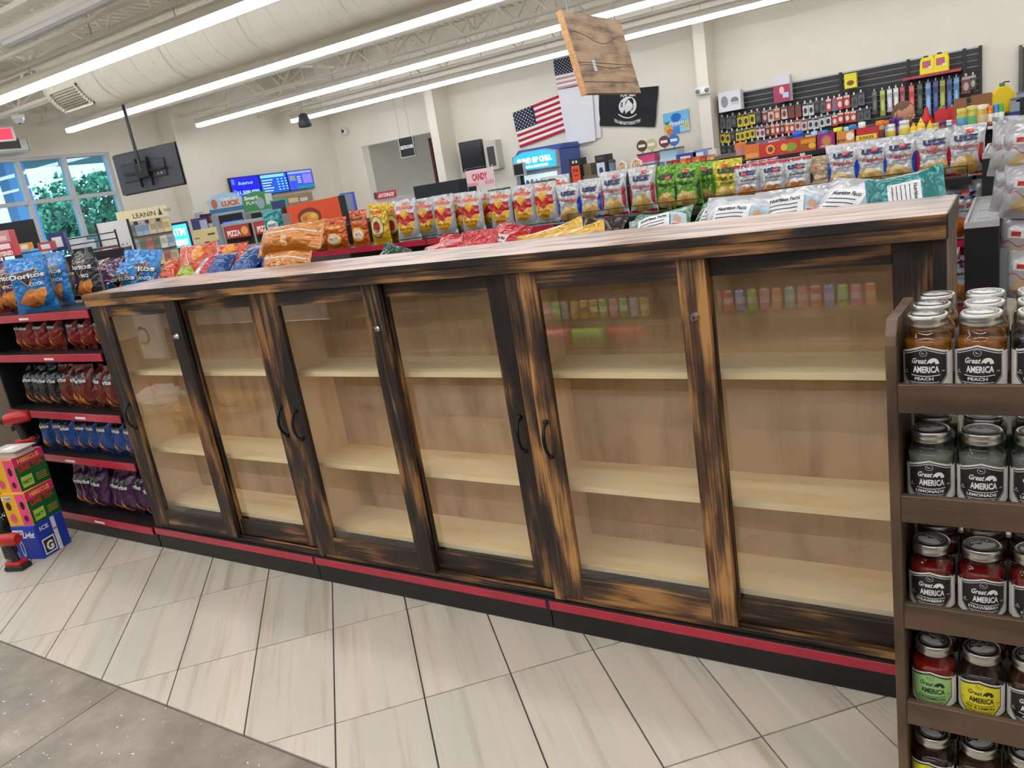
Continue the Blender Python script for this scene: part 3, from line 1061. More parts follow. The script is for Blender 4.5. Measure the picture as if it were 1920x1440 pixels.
can_row(1.95, 15, CSH[1], ['yellow', 'pink', 'pink', 'red', 'silver', 'blue'], 'upper middle shelf')
can_row(3.60, 14, CSH[1], ['yellow', 'orange', 'pink', 'pink', 'white'], 'upper right shelf')
can_row(0.62, 13, CSH[1], ['red', 'silver', 'blue', 'gold'], 'upper left shelf')
for i, (c, nm) in enumerate((((150, 74, 74), 'pink'), ((74, 116, 40), 'green'), ((120, 36, 30), 'red'))):
    bx = MB().box(-0.13, 0.13, -0.1, 0.1, 0, 0.13, mat(c, 0.5)).box(-0.04, 0.04, 0.1, 0.101, 0.02, 0.07, mat((40, 30, 30), 0.5)).build('drink_carton', None, (0.85 + i * 0.30, -3.05, 0.311))
    tag(bx, '%s carton of cans on the bottom of the mirrored cooler' % nm, 'carton', 'cartons in the mirrored cooler')
for i in range(8):
    col = ((188, 130, 70), (176, 60, 44), (208, 160, 90), (120, 60, 40))[i % 4]
    b = MB().box(-0.09, 0.09, -0.09, 0.09, 0, 0.05, mat((30, 28, 28), 0.4))
    b.lathe([(0.075, 0.0505), (0.0005, 0.053)], mat(col, 0.4, vary=0.3, bscale=60), 20)
    b.build('pizza_tray', None, (-1.20 + 0.21 * (i % 4) + (0.0 if i < 4 else 0.0), -3.05, CSH[0] + (0.001 if i < 4 else 0.06)), (-0.0, 0, 0))
for i, o in enumerate([o for o in bpy.data.objects if o.name.startswith('pizza_tray')]):
    tag(o, '%s food tray from the left, %s layer, in the mirrored cooler' % (ORD[i % 4], 'lower' if i < 4 else 'upper'), 'food tray', 'food trays in the mirrored cooler')
# things on the aisle floor that show mirrored in the left panes
sg = empty('white_floor_sign', (-3.55, -2.45, 0))
MB().box(-0.22, 0.22, -0.01, 0.01, 0.40, 0.90, mat((232, 230, 226), 0.5)).build('panel', sg)
decals(MB(), [d_text('C', 0.1, 0.55, 0.2, (90, 80, 70), bold=0.02)], lambda x, y, o: (-x, 0.011 + o, y)).build('lettering', sg)
for s_ in (-0.2, 0.2):
    MB().tube([(s_, 0, 0), (s_, 0, 0.42)], 0.012, GREYM, n=6).build('leg', sg)
tag(sg, 'white sign with a letter C mirrored in the leftmost pane', 'sign')
def crumple(name, c, size, seed, loc, label, cat, n=22):
    rnd = random.Random(seed)
    m = mat(c, 0.7, bump=0.2, bscale=25)
    ph = [(rnd.uniform(2, 7), rnd.uniform(2, 7), rnd.uniform(0, 6)) for _ in range(6)]
    v, f = [], []
    for i in range(n):
        th = pi * i / (n - 1)
        for k in range(n):
            a = 2 * pi * k / n
            r = 1 + sum(0.07 * abs(sin(p * th + q * round(a * 3) / 3 * 1 + s)) for p, q, s in ph) - 0.2 + rnd.uniform(-0.05, 0.05)
            z = cos(th) * r
            v.append((size[0] * r * sin(th) * cos(a), size[1] * r * sin(th) * sin(a), size[2] * (max(z, -0.8) + 0.8)))
    for i in range(n - 1):
        for k in range(n):
            f.append((i * n + k, i * n + (k + 1) % n, (i + 1) * n + (k + 1) % n, (i + 1) * n + k))
    return tag(MB().add(v, f, m).build(name, None, loc), label, cat)
crumple('paper_bag', (190, 140, 80), (0.42, 0.26, 0.11), 5, (-2.15, -1.95, 0.001), 'crumpled brown paper bag mirrored in the left cabinet panes', 'paper bag')
crumple('white_cloth', (226, 222, 216), (0.26, 0.2, 0.14), 8, (-2.95, -1.98, 0.001), 'crumpled white cloth mirrored in the leftmost pane', 'cloth')

# ---------------------------------------------------------------- chip bags
def foil(c, rough=0.22):
    key = ('foil', tuple(c), rough)
    if key not in MATS:
        m = bpy.data.materials.new('foil_%d_%d_%d' % tuple(int(x) for x in c))
        m.use_nodes = True
        nt = m.node_tree
        b = nt.nodes['Principled BSDF']
        b.inputs['Base Color'].default_value = rgb([x * 0.84 for x in c])
        b.inputs['Roughness'].default_value = rough
        b.inputs['Metallic'].default_value = 0.15
        b.inputs['Specular IOR Level'].default_value = 0.7
        crumple_normal(nt, b)
        MATS[key] = m
    return MATS[key]
def crumple_normal(nt, b, strength=0.8):
    tc = nt.nodes.new('ShaderNodeTexCoord')
    n = nt.nodes.new('ShaderNodeTexNoise')
    n.inputs['Scale'].default_value = 13.0
    n.inputs['Detail'].default_value = 1.5
    nt.links.new(tc.outputs['Object'], n.inputs['Vector'])
    h = math_node(nt, 'ABSOLUTE', math_node(nt, 'SUBTRACT', n.outputs['Fac'], 0.5))
    bp = nt.nodes.new('ShaderNodeBump')
    bp.inputs['Strength'].default_value = strength
    bp.inputs['Distance'].default_value = 0.035
    nt.links.new(h, bp.inputs['Height'])
    nt.links.new(bp.outputs['Normal'], b.inputs['Normal'])
def ink(c):
    key = ('ink', tuple(c))
    if key not in MATS:
        m = bpy.data.materials.new('print_%d_%d_%d' % tuple(int(x) for x in c))
        m.use_nodes = True
        b = m.node_tree.nodes['Principled BSDF']
        b.inputs['Base Color'].default_value = rgb([x * 0.9 for x in c])
        b.inputs['Roughness'].default_value = 0.26
        b.inputs['Specular IOR Level'].default_value = 0.7
        crumple_normal(m.node_tree, b)
        MATS[key] = m
    return MATS[key]

class Bag:
    """pillow bag standing on its bottom seal, front towards -y; mesh data shared by all copies"""
    def __init__(s, w, h, d, c, design, seed=0, back=None, lean=0.0):
        s.w, s.h, s.d = w, h, d
        rnd = random.Random(seed)
        s.ph = [(rnd.uniform(3, 8), rnd.uniform(0, 6), rnd.uniform(0.5, 1.0)) for _ in range(4)]
        s.bend = rnd.uniform(-0.05, 0.09) + lean
        s.tw = rnd.uniform(-0.04, 0.04)
        nx, ny = 14, 18
        fm, bm = foil(c), foil(back or c)
        b = MB()
        for sg, m in ((-1, fm), (1, bm)):
            v = [s.P(-0.5 + i / nx, j / ny, 0, sg) for j in range(ny + 1) for i in range(nx + 1)]
            f = []
            for j in range(ny):
                for i in range(nx):
                    q = (j * (nx + 1) + i, j * (nx + 1) + i + 1, (j + 1) * (nx + 1) + i + 1, (j + 1) * (nx + 1) + i)
                    f.append(q if sg < 0 else q[::-1])
            b.add(v, f, m, True)
        s.body = b.mesh('chip_bag')
        s.print = decals(MB(), [(v, f, ink(c)) for v, f, c in (refine(q, 0.075) for q in design)], lambda x, y, o: s.P(x, y, o, -1), 0.0012, 0.0005, rough=0.28, coat=0.3).mesh('printed_front') if design else None
    def P(s, u, v, o, sg):
        U = 2 * u
        eb = min(1, max(0, (v - 0.04) / 0.22))
        et = min(1, max(0, (0.955 - v) / 0.30))
        eb, et = eb * eb * (3 - 2 * eb), et * et * (3 - 2 * et)
        fill = max(0.0, 1 - abs(U) ** 2.6) ** 0.55
        t = s.d / 2 * (eb ** 0.6) * (et ** 0.75) * fill
        crease = 0.0
        near = (1 - eb * 0.9) * 0.7 + (1 - et * 0.9)
        for k, p, a in s.ph:
            crease += a * sin(k * U * 1.7 + p + v * 2.2)
        t += 0.0044 * crease * near * fill * (1 if 0.03 < v < 0.97 else 0)
        x = u * s.w * (1 - 0.07 * eb * et + 0.02 * (1 - et) * (1 if v > 0.9 else 0))
        y = sg * (max(t, 0.0003) + o)
        z = v * s.h
        b = max(0, v - 0.72)
        y += s.bend * b * b * 2.2 * s.h * 3 + s.tw * U * b * s.h
        z -= abs(s.bend) * b * b * s.h * 1.5
        return (x, y, z)
    def put(s, loc, rot, label, group, name='chip_bag', sc=1.0, cat='chip bag'):
        o = link(name, s.body, None, loc, rot)
        if sc != 1.0:
            o.scale = (sc, sc, sc) if isinstance(sc, (int, float)) else sc
        if s.print:
            link('printed_front', s.print, o)
        return tag(o, label, cat, group)

NAVY, RED, GOLD = (26, 30, 96), (200, 32, 42), (238, 170, 20)
def chips(cx, cy, s, seed, c1=(226, 186, 104), c2=(204, 156, 74), n=9):
    rnd = random.Random(seed)
    out = []
    for k in range(n):
        x, y = cx + rnd.uniform(-0.28, 0.28) * s, cy + rnd.uniform(-0.11, 0.11) * s
        out.append(d_ell(x, y, rnd.uniform(0.10, 0.16) * s, rnd.uniform(0.06, 0.10) * s, c2 if k % 2 else c1, 12, 1))
    return out
def tagsq(x, y):
    return [d_rect(x - 0.09, y - 0.035, x + 0.09, y + 0.035, (240, 84, 62), 3, 2)]
def white_bag(sub, side, wb, chip=((228, 190, 110), (208, 162, 80)), seed=0, top=None, ink=NAVY, subc=RED, tagp=(0.1, 0.78)):
    it = []
    if top:
        it.append(d_rect(-0.49, 0.90, 0.49, 0.985, top, 8, 2))
    it += [d_ell(0.47, 0.42, 0.12, 0.22, side, 14, 3, a0=pi / 2, a1=3 * pi / 2), d_ell(-0.47, 0.42, 0.12, 0.22, side, 14, 3, a0=-pi / 2, a1=pi / 2),
           d_rect(-0.47, 0.03, 0.47, 0.09, side, 8, 1)]
    it += [d_ell(0.0, 0.20, 0.34, 0.17, chip[0], 20, 3)] + chips(0, 0.24, 1.0, seed, *chip)
    it += [d_text('utz', 0.04, 0.70, 0.155, ink, 0.62, bold=0.05), d_text(sub, 0.04, 0.545, 0.075, subc, min(0.70, 0.088 * len(sub)), shear=0.25, bold=0.015),
           d_line([(-0.2 + 0.05 * i, 0.49) for i in range(10)], 0.012, (120, 120, 130))]
    it += tagsq(*tagp)
    return it
SILV = (226, 226, 228)
B_RIP = Bag(0.235, 0.33, 0.095, SILV, white_bag('Ripples', (30, 74, 190), 0, seed=1), 1)
B_RIP2 = Bag(0.235, 0.33, 0.095, SILV, white_bag('Ripples', (30, 74, 190), 0, seed=2, tagp=(0.2, 0.55)), 2)
B_ORI = Bag(0.240, 0.335, 0.10, SILV, white_bag('Original', (188, 24, 40), 0, seed=3, tagp=(0.12, 0.88)), 3)
B_ORI2 = Bag(0.240, 0.335, 0.10, SILV, white_bag('Original', (188, 24, 40), 0, seed=4, tagp=(0.0, 0.64)), 4)
B_KET = Bag(0.215, 0.285, 0.085, SILV, white_bag('Kettle', (196, 190, 196), 0, ((206, 132, 60), (184, 104, 44)), 5, (200, 38, 56), NAVY, (40, 36, 60), (-0.1, 0.74)), 5)
B_KET2 = Bag(0.215, 0.285, 0.085, SILV, white_bag('Kettle', (196, 190, 196), 0, ((206, 132, 60), (184, 104, 44)), 6, (200, 38, 56), NAVY, (40, 36, 60), (0.16, 0.74)), 6)
B_GRN = Bag(0.240, 0.335, 0.10, (122, 190, 44), white_bag('Ripples', (18, 60, 48), 0, seed=7, ink=(20, 34, 26), subc=(20, 50, 30), tagp=(0.14, 0.72)), 7)
B_GRN2 = Bag(0.240, 0.335, 0.10, (122, 190, 44), white_bag('Ripples', (18, 60, 48), 0, seed=8, ink=(20, 34, 26), subc=(20, 50, 30), tagp=(0.0, 0.84)), 8)
B_YEL = Bag(0.240, 0.34, 0.10, (232, 214, 36), white_bag('Salt &', (70, 150, 40), 0, seed=9, ink=(40, 34, 20), subc=(40, 40, 20), tagp=(-0.05, 0.86)) + [d_text('Vinegar', 0.06, 0.44, 0.06, (40, 40, 20), 0.5, shear=0.2)], 9)
B_TAN = Bag(0.19, 0.27, 0.075, (196, 170, 132), [d_ell(-0.28, 0.42, 0.11, 0.14, (60, 44, 34), 14, 2), d_ell(0, 0.2, 0.34, 0.14, (214, 186, 140), 16, 2)] + tagsq(-0.1, 0.66), 10)
B_HBB = Bag(0.235, 0.33, 0.09, SILV, white_bag('Honey BBQ', (222, 110, 40), 0, ((226, 120, 40), (196, 90, 30)), 11, None, NAVY, RED, (0.1, 0.80)), 11)
MZ = [(-0.40, 0.66), (-0.22, 0.66), (0.0, 0.50), (0.22, 0.66), (0.40, 0.66)]
def weekend(sub, ink=(60, 40, 20)):
    it = [d_ell(0, 0.44, 0.41, 0.30, (240, 176, 24), 24, 4),
          d_strip(MZ, [(-0.42, 0.46), (-0.24, 0.46), (0.0, 0.36), (0.24, 0.46), (0.42, 0.46)], (206, 26, 34)),
          d_text('The', -0.02, 0.86, 0.075, (236, 96, 22), 0.26, shear=0.15, bold=0.05), d_text('Weekender', 0, 0.74, 0.10, (236, 96, 22), 0.80, shear=0.18, bold=0.05, arc=0.03)]
    if sub == 'bar-b-q':
        it += [d_text('bar-b-q', 0, 0.27, 0.075, ink, 0.56, bold=0.0), d_text('potato chips', 0, 0.19, 0.04, (206, 80, 40), 0.46, bold=0.0)]
    else:
        it += [d_text('potato', 0, 0.29, 0.08, ink, 0.52, bold=0.0), d_text('chips', 0, 0.185, 0.08, ink, 0.42, bold=0.0)]
    it += [d_rect(-0.47, 0.03, 0.47, 0.06, (120, 110, 60), 8, 1)]
    return it
B_BBQ = Bag(0.245, 0.345, 0.11, SILV, weekend('bar-b-q'), 12)
B_BBQ2 = Bag(0.245, 0.345, 0.11, SILV, weekend('bar-b-q'), 13, back=(52, 34, 34))
B_POT = Bag(0.245, 0.345, 0.11, SILV, weekend('potato') + [d_rect(-0.48, 0.955, 0.48, 0.99, (20, 96, 64), 8, 1)], 14, back=(24, 104, 70))
B_POT2 = Bag(0.245, 0.345, 0.11, SILV, weekend('potato'), 15, back=(24, 104, 70))
def round_logo(word, ring, inner):
    return [d_text('The', -0.04, 0.86, 0.06, (200, 60, 20), 0.2, shear=0.15, bold=0.04), d_text('Weekender', 0, 0.75, 0.085, (220, 70, 20), 0.74, shear=0.15, bold=0.05),
            d_ell(0, 0.42, 0.36, 0.27, (96, 40, 24), 24, 3), d_ell(0, 0.42, 0.33, 0.245, ring, 24, 3), d_ell(0, 0.42, 0.19, 0.14, inner, 18, 2), d_text(word, 0, 0.20, 0.065, (150, 30, 24), 0.44, bold=0.03, arc=-0.03)]
B_ORA = Bag(0.235, 0.33, 0.10, (226, 92, 20), [d_text('The', -0.05, 0.80, 0.08, (40, 26, 16), 0.26, shear=0.1, bold=0.05), d_text('Weekender', 0, 0.66, 0.11, (250, 190, 30), 0.78, shear=0.1, bold=0.06),
                                                d_ell(0, 0.32, 0.34, 0.2, (250, 196, 60), 20, 3), d_ell(0, 0.33, 0.27, 0.15, (244, 226, 190), 20, 2), d_text('PARTY', 0, 0.30, 0.07, (150, 40, 20), 0.4, bold=0.04)], 16)
B_ORA2 = Bag(0.20, 0.34, 0.08, (230, 96, 22), [d_text('The', -0.05, 0.84, 0.07, (60, 34, 16), 0.3, shear=0.1, bold=0.05), d_text('Weekender', 0, 0.73, 0.085, (60, 34, 16), 0.8, shear=0.1, bold=0.05),
                                                d_ell(0, 0.34, 0.36, 0.2, (250, 196, 50), 20, 3), d_ell(0.02, 0.34, 0.26, 0.14, (248, 232, 214), 20, 2), d_text('BBQ', 0.02, 0.31, 0.07, (190, 40, 50), 0.34, bold=0.04)], 17)
B_YLW = Bag(0.225, 0.36, 0.10, (244, 196, 26), round_logo('RED HOT', (240, 226, 150), (176, 30, 34)), 18)
# tortilla chip bags with an angular wordmark
def dori(sub=None, subc=(240, 240, 240), chip=(206, 116, 36)):
    it = [d_poly([(-0.36, 0.74), (-0.04, 0.70), (0.30, 0.77), (-0.02, 0.46)], (244, 150, 50)), d_poly([(-0.32, 0.73), (-0.04, 0.69), (0.26, 0.76), (-0.02, 0.49)], (24, 22, 24))]
    it += [d_text('Doritos', 0.0, 0.615, 0.10, (28, 28, 34), 0.90, bold=0.09), d_text('Doritos', 0.0, 0.62, 0.092, (244, 244, 246), 0.88, bold=0.035)]
    it += [d_poly([(-0.36, 0.20), (-0.08, 0.40), (0.06, 0.42), (0.12, 0.28), (-0.06, 0.10)], chip), d_poly([(0.0, 0.38), (0.36, 0.42), (0.38, 0.30), (0.16, 0.08)], (224, 136, 48)), d_poly([(-0.16, 0.08), (0.02, 0.30), (0.14, 0.22), (0.10, 0.08)], (190, 98, 28)), d_poly([(0.02, 0.33), (0.16, 0.37), (0.10, 0.25)], (240, 166, 70))]
    if sub:
        it += [d_text(sub, 0.20, 0.47, 0.06, subc, min(0.5, 0.09 * len(sub)), bold=0.03)]
    return it
D_BLU = Bag(0.27, 0.37, 0.11, (40, 136, 214), dori('COOL'), 21)
D_BLU2 = Bag(0.27, 0.37, 0.11, (40, 136, 214), dori('RANCH'), 22, back=(150, 154, 158))
D_BLK = Bag(0.26, 0.36, 0.11, (52, 52, 54), dori('BBQ', (240, 240, 240)), 23, back=(150, 152, 156))
D_PUR = Bag(0.26, 0.36, 0.11, (78, 26, 82), dori('SPICY'), 24)
D_REDL = Bag(0.26, 0.36, 0.11, (160, 34, 28), dori('NACHO'), 25)
def small(c, seed, chip):
    return Bag(0.130, 0.215, 0.092, [x * 0.85 for x in c], [d_poly([(-0.38, 0.80), (-0.04, 0.72), (0.36, 0.82), (-0.02, 0.52)], (24, 22, 24)), d_text('Doritos', -0.05, 0.63, 0.09, (240, 240, 242), 0.72, bold=0.04),
                                         d_poly([(-0.42, 0.14), (-0.18, 0.40), (0.02, 0.12)], chip), d_poly([(-0.30, 0.10), (-0.02, 0.30), (0.14, 0.08)], (226, 140, 50))], seed, back=(150, 152, 156))
S_RED = [small((186, 36, 26), 31, (224, 110, 30)), small((186, 36, 26), 32, (224, 110, 30))]
S_BLK = [small((38, 38, 38), 33, (200, 90, 30))]
S_BRN = [small((146, 48, 34), 34, (214, 110, 40)), small((146, 48, 34), 35, (214, 110, 40))]
S_BLU = [small((24, 92, 190), 36, (226, 150, 60)), small((24, 92, 190), 37, (226, 150, 60))]
S_PUR = [small((92, 30, 96), 38, (226, 160, 50)), small((92, 30, 96), 39, (226, 160, 50))]
# other bags lying on the rear side of the near gondola
def back_print(c1=(238, 238, 238), word='Nutrition Facts'):
    return [d_rect(-0.30, 0.30, 0.22, 0.72, c1, 4, 4), d_text(word, -0.04, 0.63, 0.05, (30, 30, 34), 0.42, bold=0.04)] + [d_line([(-0.26 + 0.05 * i, 0.58 - 0.055 * k) for i in range(9)], 0.012, (60, 60, 64)) for k in range(5)]
def herr(c, seed):
    return Bag(0.27, 0.37, 0.12, c, back_print() + [d_rect(0.24, 0.36, 0.46, 0.70, (176, 200, 214), 3, 3), d_ell(0.34, 0.56, 0.06, 0.07, (206, 160, 130), 12, 1), d_rect(0.27, 0.38, 0.42, 0.49, (180, 34, 40), 2, 2)], seed)
H_GRN, H_SIL, H_SIL2, H_TEA = herr((20, 116, 74), 41), herr((206, 208, 212), 42), herr((206, 208, 212), 43), herr((22, 138, 140), 44)
H_DKG = Bag(0.26, 0.36, 0.10, (22, 74, 56), back_print((210, 214, 210)), 45)
H_RED = Bag(0.26, 0.37, 0.10, (206, 34, 40), [d_text('HERRS', 0, 0.5, 0.08, (244, 240, 236), 0.5, bold=0.04)], 46)
H_RED2 = Bag(0.26, 0.37, 0.10, (206, 34, 40), back_print((224, 206, 204)), 47)
H_GLD = Bag(0.27, 0.38, 0.11, (232, 180, 54), [d_text('NEW', 0.2, 0.4, 0.06, (60, 60, 70), 0.2, bold=0.04)], 48)
H_BRN = Bag(0.26, 0.36, 0.10, (62, 38, 34), [d_rect(-0.2, 0.4, 0.3, 0.6, (206, 110, 60), 4, 2), d_text('HERRS', 0.05, 0.47, 0.07, (240, 230, 220), 0.4, bold=0.04)], 49)
H_RUF = Bag(0.25, 0.35, 0.11, (28, 76, 148), [d_line([(-0.44, 0.1 + 0.0), (-0.40, 0.4), (-0.30, 0.62), (-0.22, 0.66)], 0.03, (228, 232, 238))] + [d_line([(-0.2 + 0.05 * i, 0.62 - 0.07 * k) for i in range(12 - k)], 0.012, (150, 176, 214)) for k in range(5)], 50)
H_CHE = Bag(0.24, 0.34, 0.11, (222, 78, 26), [d_ell(-0.2, 0.7, 0.2, 0.12, (240, 150, 40), 14, 2), d_line([(-0.3 + 0.06 * i, 0.4 + 0.02 * i) for i in range(10)], 0.02, (248, 226, 210))], 51)
H_LAY = Bag(0.20, 0.30, 0.09, (176, 190, 52), [d_ell(0, 0.6, 0.3, 0.18, (228, 232, 190), 16, 2), d_ell(0, 0.58, 0.24, 0.12, (150, 160, 40), 16, 2)], 52)
H_RWH = Bag(0.20, 0.30, 0.09, (226, 226, 228), [d_strip([(0.1, 0.98), (0.45, 0.98)], [(0.1, 0.02), (0.45, 0.02)], (204, 36, 44))] + [d_line([(-0.38 + 0.05 * i, 0.8 - 0.07 * k) for i in range(8)], 0.012, (130, 134, 150)) for k in range(7)], 53)
H_SUN = Bag(0.30, 0.42, 0.15, (222, 138, 50), [d_text('sun', 0.22, 0.5, 0.12, (244, 210, 150), 0.34, shear=0.2, bold=0.03), d_rect(-0.12, 0.03, -0.06, 0.97, (222, 214, 206), 1, 10)], 54)
H_TURQ = Bag(0.17, 0.22, 0.08, (26, 150, 152), [d_ell(0, 0.45, 0.3, 0.2, (230, 244, 244), 16, 2), d_text('SWEET', 0, 0.42, 0.1, (20, 90, 100), 0.46, bold=0.04)], 55)

# ---------------------------------------------------------------- middle aisle gondola (faces the cabinets) and its chip row
G2Y = 3.0
gd = empty('chip_gondola', (1.35, G2Y, 0))
MB().box(-3.0, 2.30, 0.55, 0.60, 0.0, 1.42, BLACK).build('back_panel', gd)
MB().box(-3.0, 2.30, 0.0, 0.55, 0.0, 0.14, BLACK).build('base', gd)
for zz, dd in ((0.50, 0.02), (0.88, 0.02)):
    MB().box(-3.0, 2.30, dd, 0.55, zz - 0.03, zz, BLACK).build('shelf', gd)
    MB().box(-3.0, 2.30, dd - 0.006, dd, zz - 0.035, zz, CHANNEL).build('price_channel', gd)
MB().box(-3.0, 2.30, 0.02, 0.55, 1.215, 1.232, BLACK).build('shelf', gd)
for a, b_ in ((-3.0, -1.6), (-1.6, -0.38)):
    MB().box(a + 0.005, b_ - 0.005, 0.010, 0.019, 1.192, 1.236, CHANNEL).build('price_channel', gd)
MB().box(-0.38, 2.30, 0.010, 0.019, 1.192, 1.232, BLACK).build('shelf_lip', gd)
fence = MB()
for zz in (1.245, 1.30):
    fence.tube([(-0.25, 0.0, zz), (2.28, 0.0, zz)], 0.003, BLACK, n=5)
for k in range(24):
    xx = -0.25 + 2.53 * k / 23
    fence.tube([(xx, 0.0, 1.236), (xx, 0.0, 1.302)], 0.0022, BLACK, n=4)
fence.build('wire_fence', gd)
tag(gd, 'black gondola in the middle aisle with a top shelf of standing chip bags', 'gondola shelf')

ROW = [
    ('orange cheese curl bag, front one beside the orange sign', B_ORA, (-1.763, 3.06, 1.38, 0.279, 0.259), -0.1),
    ('orange cheese curl bag peeking between two others', B_ORA, (-1.67, 3.17, 1.36, 0.25, 0.26), 0.1),
    ('orange party bag with a pale oval in its middle', B_ORA, (-1.344, 3.06, 1.342, 0.271, 0.271), 0.05),
    ('narrow tall orange bag left of the yellow red hot bag', B_ORA2, (-1.041, 3.05, 1.287, 0.208, 0.312), 0.0),
    ('yellow bag with a round red hot badge, front one', B_YLW, (-0.798, 3.05, 1.275, 0.213, 0.348), 0.0),
    ('yellow bag hidden behind the leftmost white bag', B_YLW, (-0.756, 3.2, 1.262, 0.216, 0.329), 0.0),
    ('leftmost white bar-b-q chip bag, turned slightly', B_BBQ, (-0.494, 3.06, 1.264, 0.217, 0.344), 0.25),
    ('white bar-b-q bag turned sideways with a dark back', B_BBQ2, (-0.392, 3.16, 1.267, 0.218, 0.327), 0.55),
    ('white bar-b-q chip bag left of the overlapping pair', B_BBQ, (-0.106, 3.08, 1.279, 0.202, 0.334), 0.1),
    ('white bar-b-q chip bag, rear one of the overlapping pair', B_BBQ, (-0.037, 3.18, 1.271, 0.204, 0.327), 0.0),
    ('white bar-b-q chip bag, front one of the overlapping pair', B_BBQ2, (0.193, 3.05, 1.267, 0.214, 0.325), 0.05),
    ('white bar-b-q bag squeezed left of the potato chips', B_BBQ, (0.238, 3.2, 1.259, 0.2, 0.312), 0.0),
    ('white potato chips bag, left one of three', B_POT, (0.46, 3.07, 1.28, 0.201, 0.318), 0.08),
    ('white potato chips bag, middle one of three', B_POT2, (0.672, 3.07, 1.28, 0.197, 0.316), 0.0),
    ('white potato chips bag, right one of three', B_POT, (0.872, 3.06, 1.277, 0.201, 0.33), -0.05),
    ('white chip bag with a green back behind the potato chips', B_POT2, (0.88, 3.25, 1.279, 0.206, 0.346), 0.5),
    ('white ripple chip bag next to the potato chips bags', B_RIP2, (1.07, 3.06, 1.256, 0.182, 0.277), 0.15),
    ('white ripple chip bag, second from the potato chips', B_RIP2, (1.251, 3.06, 1.253, 0.179, 0.288), -0.05),
    ('white original chip bag without a price sticker visible', B_ORI, (1.435, 3.06, 1.256, 0.206, 0.321), 0.05),
    ('white original chip bag left of the green bags', B_ORI, (1.655, 3.06, 1.251, 0.209, 0.321), 0.0),
    ('green ripple chip bag, left one of three', B_GRN, (1.834, 3.08, 1.262, 0.199, 0.302), -0.15),
    ('green ripple chip bag, front one of three', B_GRN2, (1.986, 3.05, 1.26, 0.202, 0.296), 0.05),
    ('green ripple chip bag, right one of three', B_GRN2, (2.059, 3.2, 1.259, 0.198, 0.286), 0.0),
    ('yellow salt and vinegar chip bag', B_YEL, (2.248, 3.08, 1.269, 0.197, 0.282), -0.05),
    ('white kettle chip bag right of the yellow bag', B_KET, (2.389, 3.05, 1.259, 0.166, 0.214), 0.1),
    ('white kettle chip bag, middle one of three', B_KET2, (2.549, 3.05, 1.264, 0.16, 0.211), 0.0),
    ('white kettle chip bag, right one of three', B_KET2, (2.694, 3.06, 1.268, 0.161, 0.208), 0.0),
    ('red topped chip bag leaning behind the kettle bags', B_KET, (2.461, 3.2, 1.275, 0.176, 0.246), 0.4),
    ('tan snack bag with a dark oval badge', B_TAN, (2.824, 3.08, 1.277, 0.132, 0.172), -0.1),
    ('white ripple chip bag right of the tan bag', B_RIP, (2.969, 3.06, 1.241, 0.176, 0.234), 0.0),
    ('white ripple chip bag, middle one of the right three', B_RIP, (3.13, 3.06, 1.244, 0.172, 0.243), 0.0),
    ('white ripple chip bag left of the original bags', B_RIP, (3.28, 3.06, 1.25, 0.169, 0.232), 0.0),
    ('white original chip bag, second from the right end', B_ORI2, (3.457, 3.06, 1.245, 0.175, 0.233), 0.0),
    ('white original chip bag at the right end of the row', B_ORI, (3.614, 3.06, 1.24, 0.187, 0.241), -0.05)]
for lab, bag, (x, y, z, w, h), rz in ROW:
    sc = min(1.15, max(0.85, w / bag.w))
    bag.put((x, y + 0.05, 1.2325), (-0.06, 0, rz), lab, 'chip bags on the middle gondola', sc=(sc, 1.0, min(1.2, max(0.85, h / bag.h / 0.985))))

# ---------------------------------------------------------------- rear side of the near gondola: bags lying behind the countertop
rg = empty('rear_shelf', (0, 0, 0))
MB().box(-0.36, 1.18, 0.43, 0.95, 1.315, 1.330, BLACK).build('shelf', rg)
MB().box(-1.29, -0.362, 0.43, 0.95, 1.185, 1.20, BLACK).build('shelf', rg)
MB().box(1.182, 3.70, 0.43, 0.95, 1.155, 1.170, BLACK).build('shelf', rg)
MB().box(1.182, 3.70, 0.95, 0.96, 1.13, 1.172, CHANNEL).build('price_channel', rg)
MB().box(-1.29, 1.18, 0.95, 0.96, 1.29, 1.332, CHANNEL).build('price_channel', rg)
for xx in (-1.27, -0.06, 1.18, 2.42, 3.66):
    MB().box(xx, xx + 0.03, 0.43, 0.47, 0.0, 1.31, BLACK).build('upright', rg)
MB().box(-1.29, 3.70, 0.47, 0.90, 0.0, 0.15, BLACK).build('base', rg)
tag(rg, 'black rear shelf of the near gondola behind the countertop', 'shelf')
